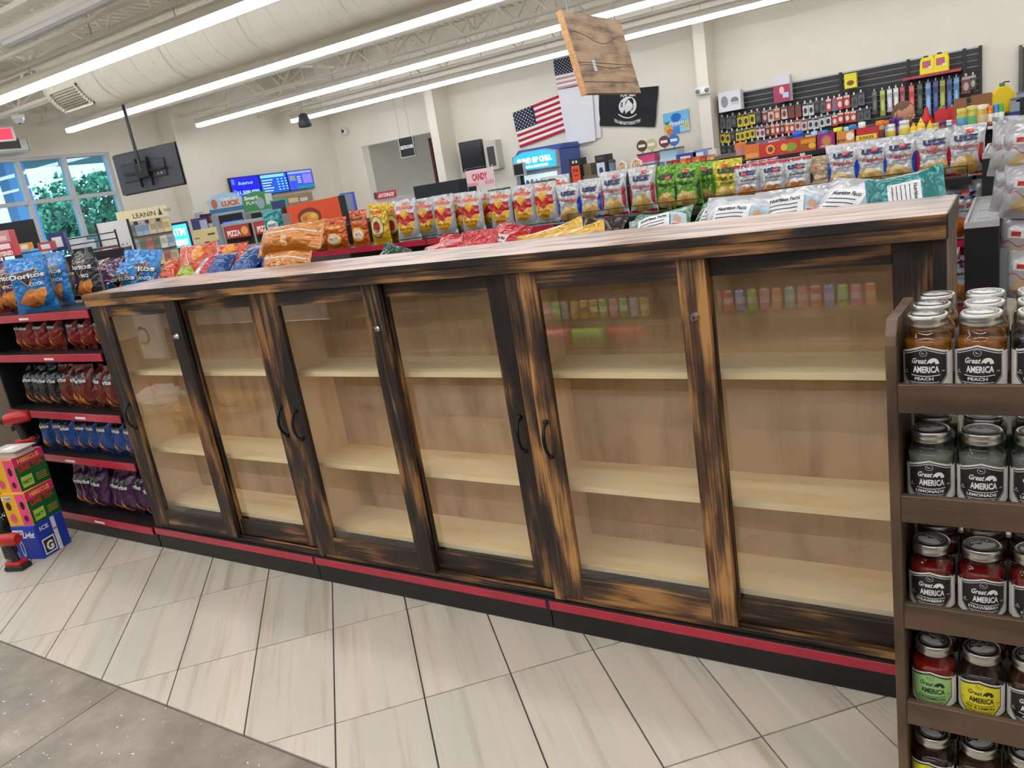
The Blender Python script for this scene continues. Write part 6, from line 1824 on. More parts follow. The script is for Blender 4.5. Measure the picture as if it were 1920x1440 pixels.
# ---------------------------------------------------------------- machines along the back wall
def cooler():
    x, y, z, w, h = (-2.886, 9.6, 0.895, 0.706, 1.158)
    x0, zt = x, (-2.708, 9.6, 1.956)[2]
    t = empty('upright_cooler', (x0, 9.6, 0))
    w = 0.86
    blue, grey = mat((46, 78, 160), 0.4), mat((150, 156, 166), 0.35)
    MB().box(-w / 2, w / 2, 0.03, 0.80, 0.0, zt - 0.06, blue).build('body', t, bevel=0.02)
    MB().prism([(0.05, zt - 0.06), (0.80, zt - 0.06), (0.74, zt + 0.02), (0.18, zt + 0.02)], -w / 2, w / 2, blue, 'yz').build('top', t)
    pts = [(-w / 2, zt - 0.34), (w / 2, zt - 0.34), (w / 2, zt - 0.08), (w * 0.25, zt - 0.02), (-w * 0.25, zt - 0.02), (-w / 2, zt - 0.08)]
    MB().prism(pts, -0.06, 0.03, grey).build('header', t)
    sp_ = MB().prism([(a * 0.93, b_ * 1.0 + (0.02 if b_ < zt - 0.2 else -0.015)) for a, b_ in pts], -0.066, -0.0605, mat((40, 160, 226), 0.4, emit=1.1)).build('lit_sign', t)
    decals(MB(), [d_text('BLEND SIP CHILL', 0, zt - 0.21, 0.085, mat((255, 255, 255), 0.4, emit=1.4), 0.66, bold=0.05), d_text('SHAKES & SMOOTHIES', 0, zt - 0.29, 0.04, mat((255, 255, 255), 0.4, emit=1.4), 0.5, bold=0.04)], lambda a, b_, o: (a, -0.067 - o, b_)).build('lettering', sp_)
    MB().box(-w / 2, -w / 2 + 0.06, -0.02, 0.03, 0.1, zt - 0.345, grey).build('door_stile', t)
    MB().box(w / 2 - 0.06, w / 2, -0.02, 0.03, 0.1, zt - 0.345, grey).build('door_stile', t)
    MB().box(-w / 2 + 0.0605, w / 2 - 0.0605, -0.02, 0.03, zt - 0.40, zt - 0.345, grey).build('door_rail', t)
    MB().box(-w / 2 + 0.0605, w / 2 - 0.0605, 0.0285, 0.0295, 0.2, zt - 0.40, mat((206, 224, 232), 0.5, emit=0.9)).build('lit_interior', t)
    for k in range(5):
        zz = zt - 0.62 - 0.22 * k
        MB().box(-w / 2 + 0.0605, w / 2 - 0.0605, 0.0, 0.0283, zz - 0.012, zz, grey).build('wire_shelf', t)
        for q in range(8):
            MB().lathe([(0.03, 0), (0.033, 0.01), (0.033, 0.10), (0.02, 0.125), (0.02, 0.14), (0.0005, 0.14)], mat(((200, 206, 214), (90, 110, 140), (150, 90, 80), (210, 210, 190))[(q + k) % 4], 0.35), 8, (-0.32 + 0.09 * q, 0.0, zz)).build('bottle', t)
    MB().box(-w / 2 + 0.06, w / 2 - 0.06, -0.016, -0.012, 0.2, zt - 0.40, PANE).build('glass_door', t)
    return tag(t, 'tall blue drinks cooler with a lit blue header sign', 'cooler')
cooler()
def screen_box(name, label, cat, B, d, c, rz=0.0):
    o = pbox(name, label, cat, B, d, c, [d_rect(-0.46, 0.05, 0.46, 0.95, (14, 18, 34), 2, 2)], rz, rough=0.2)
    return o
screen_box('wall_display', 'black wall display left of the grey vented panel', 'display', (-4.616, 10.25, 1.781, 0.435, 0.534), 0.12, (16, 17, 22), 0.18)
vb = (-4.214, 10.3, 1.742, 0.264, 0.508)
pv = pbox('vented_panel', 'grey wall panel with a dark vertical vent', 'panel', vb, 0.22, (196, 192, 182), [d_rect(-0.28, 0.12, 0.32, 0.80, (60, 56, 52), 2, 2)] + [d_line([(-0.28 + 0.12 * i, 0.16 + 0.07 * k) for i in range(6)], 0.012, (92, 86, 80)) for k in range(9)])
cb = (-2.715, 7.6, 1.54, 0.482, 0.226)
cs = empty('candy_sign', cb[:3])
MB().box(-cb[3] / 2, cb[3] / 2, 0, 0.006, 0, cb[4], mat((232, 196, 202), 0.45)).build('panel', cs)
decals(MB(), [d_rect(-cb[3] * 0.5, 0, -cb[3] * 0.1, cb[4] * 0.2, (222, 150, 166), 3, 1), d_rect(cb[3] * 0.15, 0, cb[3] * 0.5, cb[4] * 0.26, (222, 150, 166), 3, 1), d_text('CANDY', 0, cb[4] * 0.34, cb[4] * 0.42, (196, 64, 84), cb[3] * 0.56, bold=0.05)], flat_front).build('lettering', cs)
MB().tube([(-cb[3] / 2, 0.003, -cb[2]), (-cb[3] / 2, 0.003, cb[4] + 0.03), (cb[3] / 2, 0.003, cb[4] + 0.03), (cb[3] / 2, 0.003, -cb[2])], 0.006, CHROME, n=6).build('wire_frame', cs)
tag(cs, 'pink sign reading candy on a wire frame', 'sign')
pbox('dark_counter', 'black counter front below the restroom opening', 'counter', (lambda B: (B[0], B[1], 0.0, B[3], B[2] + B[4]))((-4.002, 8.2, 1.431, 0.895, 0.241)), 0.5, (22, 22, 24))
sd_ = pbox('small_display', 'small black screen in a grey frame beside the cooler', 'display', (-3.075, 9.3, 1.566, 0.221, 0.212), 0.06, (178, 180, 184), [d_rect(-0.4, 0.1, 0.4, 0.9, (18, 18, 22), 2, 2)])
MB().box(-0.03, 0.03, 0.061, 0.09, -sd_.location.z, 0.1, BLACK).build('stand_post', sd_)
pbox('drink_dispenser', 'black drink dispenser with an orange label', 'dispenser', (-2.037, 9.3, 1.305, 0.187, 0.391), 0.25, (28, 27, 28), [d_rect(-0.36, 0.0, 0.42, 0.72, (236, 84, 34), 2, 3), d_text('STOK', 0.03, 0.48, 0.12, (40, 24, 20), 0.55, bold=0.05), d_text('COLD', 0.03, 0.32, 0.07, (70, 30, 20), 0.4, bold=0.03), d_rect(-0.2, 0.82, -0.02, 0.92, (230, 226, 220), 1, 1), d_rect(0.12, 0.82, 0.28, 0.92, (230, 226, 220), 1, 1)])
pbox('brown_box', 'plain brown box right of the orange-labelled dispenser', 'box', (-1.885, 9.4, 1.385, 0.144, 0.204), 0.2, (120, 104, 78))
pbox('coffee_dispenser', 'black coffee dispenser with a framed picture', 'dispenser', (-1.579, 9.3, 1.354, 0.191, 0.333), 0.25, (36, 36, 40), [d_rect(-0.42, 0.05, 0.3, 0.66, (206, 220, 236), 2, 2), d_ell(-0.05, 0.3, 0.18, 0.16, (60, 60, 110), 10, 1), d_ell(0, 0.86, 0.3, 0.08, (70, 70, 72), 12, 1)])
bottle('grey_canister', 'dark grey canister beside the coffee dispenser', 'canister', (-1.418, 9.35, 1.361, 0.124, 0.232), [[(0.42, 0), (0.44, 0.8)], [(0.5, 0.8), (0.5, 0.86), (0.40, 1.0), (0.0005, 1.0)]], [mat((120, 140, 160), 0.3), mat((54, 54, 56), 0.4)], None)
for B, lab in (((-1.239, 9.3, 1.39, 0.172, 0.172), 'left one of two house-shaped popcorn signs'), ((-0.999, 9.3, 1.397, 0.17, 0.17), 'right one of two house-shaped popcorn signs')):
    w, h = B[3], B[4]
    t = MB().prism([(-w / 2, 0), (w / 2, 0), (w / 2, h * 0.6), (0, h), (-w / 2, h * 0.6)], 0, 0.05, mat((240, 236, 232), 0.5)).build('popcorn_sign', None, B[:3])
    decals(MB(), [d_rect(-w * 0.4 + w * 0.16 * k, h * 0.1, -w * 0.4 + w * 0.16 * k + w * 0.08, h * 0.5, ((214, 60, 50), (230, 160, 50), (90, 160, 80))[k % 3], 1, 1) for k in range(5)] + [d_poly([(-w * 0.4, h * 0.56), (w * 0.4, h * 0.56), (0, h * 0.86)], (226, 150, 60))], flat_front, 0.002, 0.001).build('printed_front', t)
    tag(t, lab, 'sign', 'popcorn signs')
def slush(B, c, d1, d2, lab):
    x, y, z, w, h = B
    t = empty('slush_machine', (x, y, z))
    MB().box(-w / 2, w / 2, 0, 0.35, 0, h * 0.35, mat((196, 206, 220), 0.4)).build('base', t)
    MB().box(-w / 2, w / 2, 0.02, 0.33, h * 0.351, h, mat(c, 0.15)).build('tank', t)
    MB().box(-w / 2, w / 2, 0.0, 0.35, h * 1.001, h * 1.1, mat((70, 72, 76), 0.4)).build('lid', t)
    for s_, cc in ((-0.28, d1), (0.28, d2)):
        MB().tube([(s_ * w, 0.1, h * 1.1), (s_ * w, 0.1, h * 1.25)], 0.012, GREYM, n=6).build('sign_stem', t)
        o = MB().lathe([(0.085, -0.008), (0.085, 0.008)], mat(cc, 0.4), 20).build('round_sign', t, (s_ * w, 0.1, h * 1.25 + 0.085), (pi / 2, 0, 0))
        MB().box(-0.055, 0.055, -0.02, 0.02, 0.0085, 0.0105, mat((240, 238, 230), 0.4)).build('sign_lettering', o)
    return tag(t, lab, 'slush machine', 'slush machines on the back counter')
slush((-0.923, 9.5, 1.41, 0.278, 0.18), (230, 90, 140), (96, 44, 34), (196, 190, 120), 'slush machine with pink drink and brown round sign')
slush((-0.56, 9.5, 1.423, 0.273, 0.177), (170, 200, 220), (110, 36, 40), (40, 110, 190), 'slush machine with pale drink and blue round sign')
for i, (B, c, nm) in enumerate([((-0.244, 9.4, 1.387, 0.315, 0.126), (40, 70, 160), 'dark blue'), ((-0.031, 9.4, 1.41, 0.218, 0.125), (120, 150, 206), 'light blue'), ((0.144, 9.4, 1.408, 0.124, 0.108), (226, 216, 206), 'cream')]):
    pbox('display_carton', '%s display carton right of the slush machines' % nm, 'carton', B, 0.2, c, [d_rect(-0.3, 0.3, 0.2, 0.7, (226, 230, 236), 2, 1)], group='cartons on the back counter')
bc = (-0.923, 9.5, 1.41, 0.278, 0.18)
tag(MB().box(-2.45 - bc[0] - 0.2, 1.6, -0.15, 0.75, 0, bc[2] - 0.001, mat((120, 108, 96), 0.6)).build('back_counter', None, (bc[0] + 0.2, 9.5, 0)), 'long back counter carrying dispensers and slush machines', 'counter')
# candy pegs between chips and back counter
rnd = random.Random(21)
for i in range(16):
    u = (0.049, 7, 1.41)
    u2 = (0.906, 7, 1.409)
    t_ = i / 15
    c = rnd.choice([(206, 150, 90), (196, 60, 60), (226, 200, 160), (120, 90, 70), (220, 120, 50), (90, 130, 180)])
    b = MB().box(-0.035, 0.035, 0, 0.03, 0, 0.10, mat(c, 0.4, coat=0.3)).box(-0.02, 0.02, -0.004, 0.0, 0.03, 0.07, mat([min(255, q + 50) for q in c], 0.4))
    tag(b.build('candy_pouch', None, (u[0] + (u2[0] - u[0]) * t_, 7.0 + 0.03 * (i % 3), u[2] + (u2[2] - u[2]) * t_ - 0.02)), '%s small candy pouch from the left behind the green chip bags' % ORD[i], 'candy pouch', 'candy pouches on the candy rack')
cr = (0.487, 7, 1.394)
tag(MB().box(-0.8, 0.6, 0.10, 0.5, 0, cr[2] + 0.02, BLACK).box(-0.8, 0.6, -0.03, 0.10, cr[2] - 0.10, cr[2] - 0.055, BLACK).build('candy_rack', None, (cr[0], 7.0, 0)), 'black candy rack behind the green chip bags', 'rack')
cup = (1.358, 6.6, 1.414, 0.127, 0.161)
bottle('popcorn_bucket', 'orange and white bucket beside the candy pouches', 'bucket', cup, [[(0.36, 0), (0.46, 0.75)], [(0.47, 0.75), (0.5, 1.0), (0.40, 1.0)]], [mat((226, 150, 140), 0.5), mat((240, 120, 40), 0.5)], None)
tag(MB().box(-0.25, 0.2, -0.15, 0.25, 0, cup[2] - 0.001, BLACK).build('bucket_stand', None, (cup[0], 6.65, 0)), 'black stand under the orange bucket', 'stand')

# ---------------------------------------------------------------- restroom sign, ceiling devices, hanging board and TV
rs = (-5.751, 9.85, 2.221, 0.37, 0.36)
t = empty('restroom_sign', (rs[0], 9.85, rs[2]), (0, 0, -0.06))
MB().box(-rs[3] / 2, rs[3] / 2, 0, 0.02, 0, rs[4], mat((30, 30, 32), 0.5)).build('panel', t)
for a, b_, c, d in ((-0.5, 0.5, 0, 0.03), (-0.5, 0.5, 0.97, 1), (-0.5, -0.47, 0.03, 0.97), (0.47, 0.5, 0.03, 0.97)):
    MB().box(a * rs[3], b_ * rs[3], -0.004, -0.0005, c * rs[4], d * rs[4], mat((214, 212, 206), 0.4)).build('border', t)
decals(MB(), [d_text('RESTROOMS', 0, rs[4] * 0.42, rs[4] * 0.17, (236, 236, 234), rs[3] * 0.86, bold=0.04)], flat_front).build('lettering', t)
for s_ in (-0.35, 0.35):
    MB().tube([(s_ * rs[3], 0.01, rs[4]), (s_ * rs[3], 0.01, 3.362 - rs[2])], 0.004, GREYM, n=4).build('hanger', t)
tag(t, 'black square sign reading restrooms hanging before the hallway', 'sign')

def pendant_speaker():
    x, y, z = (-6.508, 8.15, 2.949)
    t = empty('pendant_speaker', (x, y, z))
    MB().lathe([(0.10, 0.0), (0.115, 0.02), (0.10, 0.12), (0.07, 0.20), (0.04, 0.225), (0.0005, 0.225)], mat((56, 58, 66), 0.5), 18).build('shell', t)
    MB().lathe([(0.0005, -0.004), (0.098, -0.002), (0.10, 0.004)], mat((34, 34, 38), 0.6), 18).build('grille', t)
    MB().tube([(0, 0, 0.225), (0, 0, 3.42 - z)], 0.004, GREYM, n=5).build('cable', t)
    tag(t, 'dark grey pendant speaker under the last light strip', 'speaker')
pendant_speaker()
def dome_cam(p, r, label, c=(200, 204, 210)):
    t = empty('dome_camera', p)
    MB().lathe([(r, 0.0), (r * 1.05, 0.02), (r * 1.05, 0.05), (r * 0.6, 0.055)], mat((226, 226, 224), 0.4), 18).build('housing', t)
    MB().lathe([(0.0005, -r * 0.9), (r * 0.55, -r * 0.75), (r * 0.88, -r * 0.35), (r * 0.95, 0.0)], mat(c, 0.12, 0.2), 18).build('dome', t)
    MB().lathe([(0.0005, -r * 0.93), (r * 0.3, -r * 0.88), (r * 0.35, -r * 0.8)], mat((30, 30, 34), 0.2), 12).build('lens', t)
    MB().tube([(0, 0, 0.05), (0, 0, 3.43 - p[2])], 0.012, WHITE, n=6).build('stem', t)
    return tag(t, label, 'camera', 'security cameras')
dome_cam((-2.5, 4.75, 3.384), 0.075, 'clear dome security camera below the duct')
dome_cam((lambda q: (q[0], 3.75, q[2]))((-7.2, 3.873, 3.335)), 0.075, 'white dome security camera near the window wall', (226, 228, 230))
wc = (-7.754, 10.46, 2.978)
t = empty('wall_camera', wc)
MB().lathe([(0.085, 0), (0.08, 0.05), (0.05, 0.07), (0.0005, 0.072)], mat((232, 230, 226), 0.4), 18).build('body', t, rot=(pi / 2, 0, 0))
MB().lathe([(0.035, 0.073), (0.02, 0.085), (0.0005, 0.087)], mat((30, 28, 30), 0.3), 14).build('lens', t, rot=(pi / 2, 0, 0))
tag(t, 'white round wall camera left of the restroom opening', 'camera', 'security cameras')

# wooden board hanging from the ceiling, edge towards the cabinets
BW = wood('hanging_board_wood', 'Y', (84, 66, 54), (152, 118, 84), (184, 150, 112), 0.34, 5.0, 0.6, relief=0.12)
hb = empty('hanging_wooden_board', (1.15, 3.2, 2.68), (0, -0.19, 0))
MB().box(-0.018, 0.018, 0.0, 1.0, -0.585, 0.0, BW).build('panel', hb, bevel=0.002)
MB().box(-0.020, 0.020, -0.022, -0.0005, -0.59, 0.005, mat((214, 160, 104), 0.55, vary=0.1)).build('edge_strip', hb)
MB().box(0.0185, 0.0195, 0.24, 0.29, -0.42, -0.34, mat((206, 204, 206), 0.5)).build('paper_label', hb)
MB().tube([(0, 0.12, 0.0), (0.10, 0.12, 0.55)], 0.004, GREYM, n=4).build('chain', hb)
MB().tube([(0, 0.93, 0.0), (0.14, 0.93, 0.76)], 0.004, GREYM, n=4).build('chain', hb)
for zz, aa in ((-0.14, 0.02), (-0.36, 0.0), (-0.385, 0.01), (-0.50, 0.0)):
    MB().tube([(0.0185, 0.02 + 0.096 * i, zz + aa * sin(0.9 * i) - (0.05 * sin(pi * i / 10) if zz == -0.14 else 0)) for i in range(11)], 0.0025, mat((84, 62, 56), 0.8), n=4).build('crack', hb)
tag(hb, 'weathered wooden board hanging from the ceiling', 'hanging board')

def hung_tv():
    p = (-5.429, 4.2, 2.392)
    t = empty('ceiling_tv', p, (0, 0, 0.12))
    MB().box(-0.55, 0.55, -0.02, 0.03, -0.24, 0.26, mat((70, 70, 76), 0.45)).build('back_cover', t, bevel=0.008)
    MB().box(-0.56, 0.56, 0.031, 0.045, -0.25, 0.27, mat((20, 20, 22), 0.3)).build('screen_bezel', t)
    MB().box(-0.42, 0.36, -0.045, -0.021, -0.10, 0.12, mat((58, 58, 64), 0.5)).build('rear_bulge', t, bevel=0.01)
    MB().box(-0.10, 0.12, -0.11, -0.046, -0.08, 0.10, mat((16, 16, 17), 0.5)).build('mount_plate', t, bevel=0.004)
    for xx in (-0.10, 0.10):
        MB().box(xx - 0.012, xx + 0.012, -0.075, -0.046, -0.19, 0.16, mat((20, 20, 22), 0.5)).build('mount_arm', t)
    MB().box(-0.33, 0.40, -0.085, -0.065, -0.02, 0.01, mat((18, 18, 20), 0.5)).build('mount_bar', t)
    MB().tube([(0.0, -0.10, 0.0), (0.0, -0.10, 3.42 - p[2])], 0.022, mat((44, 44, 48), 0.45), n=10).build('pole', t)
    for xx in (0.22, 0.28):
        MB().lathe([(0.010, 0), (0.0005, 0.006)], mat((230, 230, 230), 0.4), 8).build('screw', t, (xx, -0.046, -0.06), (pi / 2, 0, 0))
    tag(t, 'television seen from behind on a black ceiling pole', 'television')
hung_tv()
pn = (-8.476, 6.7, 2.774)
tag(MB().box(-0.18, 0.05, -0.012, 0.0, -0.28, 0.19, mat((226, 170, 136), 0.6)).build('orange_wall_panel', None, (pn[0], 6.755, pn[2])), 'pale orange panel on the wall jog behind the hung television', 'panel')

# exit sign and air curtain
ex = (-7, 3.357, 3.031)
t = empty('exit_sign', ex, (0, 0, pi / 2 - 0.3))
MB().box(-0.20, 0.16, -0.03, 0.03, 0, 0.17, mat((226, 222, 218), 0.4)).build('case', t)
MB().box(-0.18, 0.13, -0.034, -0.0305, 0.02, 0.15, mat((250, 50, 70), 0.4, emit=1.6)).build('lit_face', t)
MB().tube([(0, 0, 0.17), (0, 0, 3.42 - ex[2])], 0.01, GREYM, n=5).build('stem', t)
tag(t, 'lit red exit sign at the left picture edge', 'sign')
t = empty('air_curtain', (-8.30, 3.4, 3.03))
MB().prism([(-0.23, 0), (0.02, 0), (0.10, 0.05), (0.10, 0.17), (0.06, 0.205), (-0.23, 0.205)], -1.2, 0.95, mat((206, 206, 206), 0.4), 'xz').build('housing', t, rot=(0, 0, 0))
tag(t, 'grey air curtain unit above the window', 'air curtain')
bpy.data.objects.remove(t.children[0], do_unlink=True)
MB().box(-0.22, 0.10, -1.2, 0.93, 0.0, 0.205, mat((206, 206, 206), 0.4)).build('housing', t, bevel=0.03)
MB().box(0.101, 0.104, -1.1, 0.80, 0.05, 0.185, mat((74, 68, 64), 0.6)).build('intake_grille', t)
MB().box(-0.21, 0.09, 0.931, 0.945, 0.01, 0.195, mat((226, 226, 226), 0.4)).build('end_cap', t, bevel=0.004)

# ---------------------------------------------------------------- lottery screens, machines and counters at the far left
def face_x(name, label, cat, B, d, c, deco=(), rz=pi / 2, group=None, emit=0.0, rough=0.4, stretch=1.0):
    """box whose printed face looks along +x (turned by rz)"""
    x, y, z, w, h = B
    w *= stretch
    o = MB().box(-w / 2, w / 2, 0, d, 0, h, mat(c, rough)).build(name, None, (x, y, z), (0, 0, rz))
    if deco:
        b = MB()
        for k, (v, f, cc) in enumerate(deco):
            b.add([(px * w, -0.0015 - 0.001 * k, py * h) for px, py in v], f, mat(cc, rough, emit=emit))
        b.build('printed_face', o)
    return tag(o, label, cat, group)
SCR = [
    [d_rect(-0.48, 0.03, 0.48, 0.97, (20, 20, 190), 2, 2), d_text('keno', 0.0, 0.62, 0.16, (120, 170, 250), 0.5, shear=0.2, bold=0.03), d_text('$1,500,000', 0.02, 0.16, 0.17, (150, 190, 255), 0.80, bold=0.04), d_rect(-0.46, 0.66, -0.36, 0.90, (60, 110, 220), 1, 1), d_rect(-0.46, 0.25, -0.36, 0.40, (60, 110, 220), 1, 1)],
    [d_rect(-0.48, 0.03, 0.48, 0.97, (20, 80, 190), 2, 2), d_rect(-0.46, 0.80, 0.40, 0.94, (110, 190, 240), 2, 1)] + [d_rect(-0.44, 0.66 - 0.13 * k, -0.05 - 0.05 * (k % 3), 0.70 - 0.13 * k, (190, 226, 255), 2, 1) for k in range(5)] + [d_rect(0.1 + 0.14 * q, 0.66 - 0.13 * k, 0.17 + 0.14 * q, 0.71 - 0.13 * k, (150, 206, 255), 1, 1) for k in range(5) for q in range(3)],
    [d_rect(-0.48, 0.03, 0.48, 0.97, (50, 70, 220), 2, 2), d_rect(-0.46, 0.84, 0.46, 0.95, (130, 150, 250), 2, 1), d_rect(-0.42, 0.5, -0.2, 0.75, (110, 130, 120), 2, 1), d_rect(0.08, 0.3, 0.44, 0.78, (120, 110, 240), 2, 2), d_rect(-0.2, 0.04, 0.48, 0.2, (20, 120, 120), 2, 1)] + [d_rect(-0.14, 0.66 - 0.1 * k, 0.0, 0.70 - 0.1 * k, (190, 210, 255), 1, 1) for k in range(4)]]
for k in range(3):
    face_x('lottery_screen', ('left lottery screen showing a dollar amount', 'middle lottery screen with a number table', 'right lottery screen with a teal bar')[k], 'screen', (-8.10, 7.58 + 0.345 + 0.685 * k, 1.965, 0.68, 0.375), 0.05, (16, 18, 30), SCR[k], group='lottery screens on the left rear wall', emit=1.0)
sb0 = (-8.1, 8.993, 1.729)
face_x('ticket_shelf', 'brown ticket shelf with price cards below the lottery screens', 'shelf', (-8.08, sb0[1], sb0[2], 1.0, 0.17), 0.08, (168, 140, 110), [d_rect(-0.15, 0.1, 0.1, 0.6, (236, 206, 160), 1, 1), d_rect(0.15, 0.1, 0.35, 0.5, (230, 226, 220), 1, 1), d_rect(-0.48, 0.3, -0.3, 0.7, (200, 180, 150), 1, 1)])
def lotto(xpix, topper, deco, label):
    x, y, z, w, h = xpix
    t = empty('lottery_machine', (x, y, 0), (0, 0, pi / 2 - 0.45))
    g_, k_ = mat((150, 154, 164), 0.4), mat((22, 22, 26), 0.35)
    MB().box(-0.24, 0.24, 0.0, 0.32, 0.0, z, g_).build('cabinet', t, bevel=0.01)
    MB().box(-0.19, 0.19, -0.02, -0.0005, z - 0.62, z - 0.03, k_).build('front_panel', t)
    MB().box(-0.15, 0.17, -0.026, -0.0205, z - 0.50, z - 0.14, mat((50, 90, 220), 0.3, emit=0.9)).build('touch_screen', t)
    pts = [(-0.25, z + 0.001), (0.25, z + 0.001), (0.28, z + 0.22), (0.16, z + 0.30), (0.0, z + 0.325), (-0.16, z + 0.30), (-0.28, z + 0.22)]
    MB().prism(pts, 0.1, 0.13, mat(topper, 0.45)).build('topper', t)
    decals(MB(), deco(z), lambda a, b_, o: (a, 0.099 - o, b_)).build('topper_print', t)
    return tag(t, label, 'lottery machine', 'lottery machines')
lotto((-6.9, 6.456, 1.742, 0.433, 0.26), (176, 206, 226), lambda z: [d_rect(-0.28, z + 0.01, 0.28, z + 0.08, (70, 120, 160), 2, 1), d_text('LUCK', 0.08, z + 0.11, 0.075, (226, 100, 40), 0.3, bold=0.06), d_text('Cash in', 0.05, z + 0.20, 0.05, (240, 244, 246), 0.26, shear=0.2), d_ell(-0.18, z + 0.16, 0.05, 0.08, (190, 110, 90), 12, 1)], 'lottery machine with a light blue topper reading luck')
lotto((-7, 7.198, 1.696, 0.456, 0.274), (70, 150, 84), lambda z: [d_text('Smart', -0.10, z + 0.20, 0.06, (236, 240, 232), 0.24, shear=0.1, bold=0.05), d_text('PLAY', -0.10, z + 0.12, 0.05, (220, 236, 220), 0.2, bold=0.04), d_rect(0.14, z + 0.08, 0.26, z + 0.26, (200, 220, 206), 2, 2), d_ell(0.04, z + 0.12, 0.07, 0.1, (160, 176, 190), 12, 1)], 'lottery machine with a green topper')
def poster_x(px, w, h, c, deco, label, xx=-8.14, cat='notice', emit=0.0):
    p = px
    return face_x('wall_notice', label, cat, (xx, p[1], p[2], w, h), 0.02, c, deco, emit=emit, group='notices at the lottery corner')
poster_x((-8.14, 6.797, 1.63), 0.22, 0.24, (230, 228, 224), [d_rect(-0.5, 0.0, 0.5, 0.22, (180, 40, 50), 1, 1)] + [d_rect(-0.4, 0.4 + 0.12 * k, 0.4, 0.45 + 0.12 * k, (150, 150, 150), 1, 1) for k in range(4)], 'white notice with a red band on the lottery wall')
face_x('blue_terminal', 'blue ticket terminal below the white notice', 'terminal', (-7.95, 6.707, 1.476, 0.185, 0.259), 0.2, (60, 70, 130), [d_rect(-0.4, 0.15, 0.4, 0.85, (200, 200, 230), 2, 2)])
face_x('dark_red_box', 'dark red box beside the blue terminal', 'box', (-7.95, 6.885, 1.617, 0.149, 0.168), 0.2, (80, 36, 44), [d_rect(-0.3, 0.3, 0.3, 0.7, (180, 70, 60), 1, 1)])
yf_ = face_x('yellow_notice_board', 'pale yellow notice board above the counter', 'board', (-5.2, 4.626, 1.403, 0.312, 0.17), 0.02, (226, 206, 152), [d_rect(0.1, 0.45, 0.4, 0.6, (90, 80, 60), 1, 1), d_rect(-0.45, 0.3, -0.25, 0.4, (150, 130, 90), 1, 1)], rz=0.9)
at = (-5.6, 4.509, 1.335, 0.245, 0.374)
t = empty('cash_machine', (at[0], at[1], 0), (0, 0, 0.95))
MB().box(-0.2, 0.2, 0, 0.4, 0, at[2], mat((24, 24, 28), 0.4)).build('body', t)
MB().box(-0.16, 0.16, 0.1, 0.16, at[2] + 0.001, at[2] + at[4], mat((26, 40, 90), 0.35)).build('sign_case', t)
MB().box(-0.13, 0.13, 0.094, 0.0995, at[2] + 0.04, at[2] + at[4] * 0.92, mat((60, 190, 226), 0.35, emit=1.2)).build('lit_sign', t)
decals(MB(), [d_text('ATM', 0, at[2] + at[4] * 0.55, 0.09, mat((235, 250, 255), 0.3, emit=1.5), 0.2, bold=0.05), d_text('HERE', 0, at[2] + at[4] * 0.2, 0.07, mat((235, 250, 255), 0.3, emit=1.5), 0.2, bold=0.05)], lambda a, b_, o: (a, 0.093 - o, b_)).build('lettering', t)
MB().prism([(-0.05, at[2] - 0.05), (0.0995, at[2] + 0.03), (0.0995, at[2] - 0.2)], -0.18, 0.18, mat((30, 30, 34), 0.4), 'yz').build('keypad_slope', t)
tag(t, 'cash machine with a lit blue sign reading ATM', 'cash machine')

# greeting card rack, white panel, monitor
cr = (-5.2, 3.806, 1.419, 0.585, 0.499)
t = empty('card_rack', (cr[0], cr[1], 0), (0, 0, 0.9))
w, zt = cr[3] * 1.0, cr[2] + cr[4]
MB().box(-w / 2, w / 2, 0.05, 0.09, 0.0, zt - 0.12, mat((206, 196, 170), 0.6)).build('back_board', t)
MB().box(-w / 2, w / 2, 0.04, 0.08, zt - 0.1195, zt + 0.02, mat((232, 218, 176), 0.55)).build('header', t)
decals(MB(), [d_text('LEANIN', 0.02, zt - 0.085, 0.06, (60, 56, 50), 0.26, bold=0.01), d_poly([(0.18, zt - 0.09), (0.23, zt - 0.09), (0.205, zt + 0.005)], (40, 84, 60)), d_text('TREE', 0.29, zt - 0.06, 0.035, (120, 90, 60), 0.09, bold=0.01)], lambda a, b_, o: (a, 0.039 - o, b_)).build('header_lettering', t)
rnd = random.Random(9)
for r in range(4):
    for q in range(7):
        xx = -w / 2 + 0.05 + q * (w - 0.1) / 6
        c = rnd.choice([(226, 222, 214), (206, 190, 160), (160, 180, 200), (190, 120, 110), (120, 130, 110), (230, 206, 150)])
        zz = zt - 0.30 - 0.19 * r
        o = MB().box(-0.045, 0.045, 0, 0.006, 0, 0.15, mat(c, 0.6)).box(-0.03, 0.03, -0.001, 0, 0.05, 0.12, mat([x_ * 0.8 for x_ in c], 0.6)).build('greeting_card', None)
        o.location = t.matrix_basis @ Vector((0, 0, 0))
        M = Matrix.Rotation(0.9, 4, 'Z')
        lp = M @ Vector((xx, 0.028, zz))
        o.location = (cr[0] + lp.x, cr[1] + lp.y, lp.z)
        o.rotation_euler = (-0.05, 0, 0.9)
        tag(o, '%s greeting card from the left, %s row of the card rack' % (ORD[q], ORD[r]), 'greeting card', 'greeting cards on the rack')
    MB().box(-w / 2, w / 2, 0.0, 0.048, zt - 0.312 - 0.19 * r, zt - 0.302 - 0.19 * r, mat((60, 52, 46), 0.5)).build('ledge', t)
for xx in (-0.1, 0.03, 0.16):
    MB().box(xx - 0.02, xx + 0.02, 0.0, 0.04, zt - 0.16, zt - 0.125, mat((40, 38, 40), 0.5)).build('clip', t)
tag(t, 'greeting card rack with a cream header sign', 'rack')
wp = (-2.6, 1.798, 1.346, 0.258, 0.442)
t = empty('punched_white_panel', (wp[0], wp[1], wp[2]), (0, 0, 0.75))
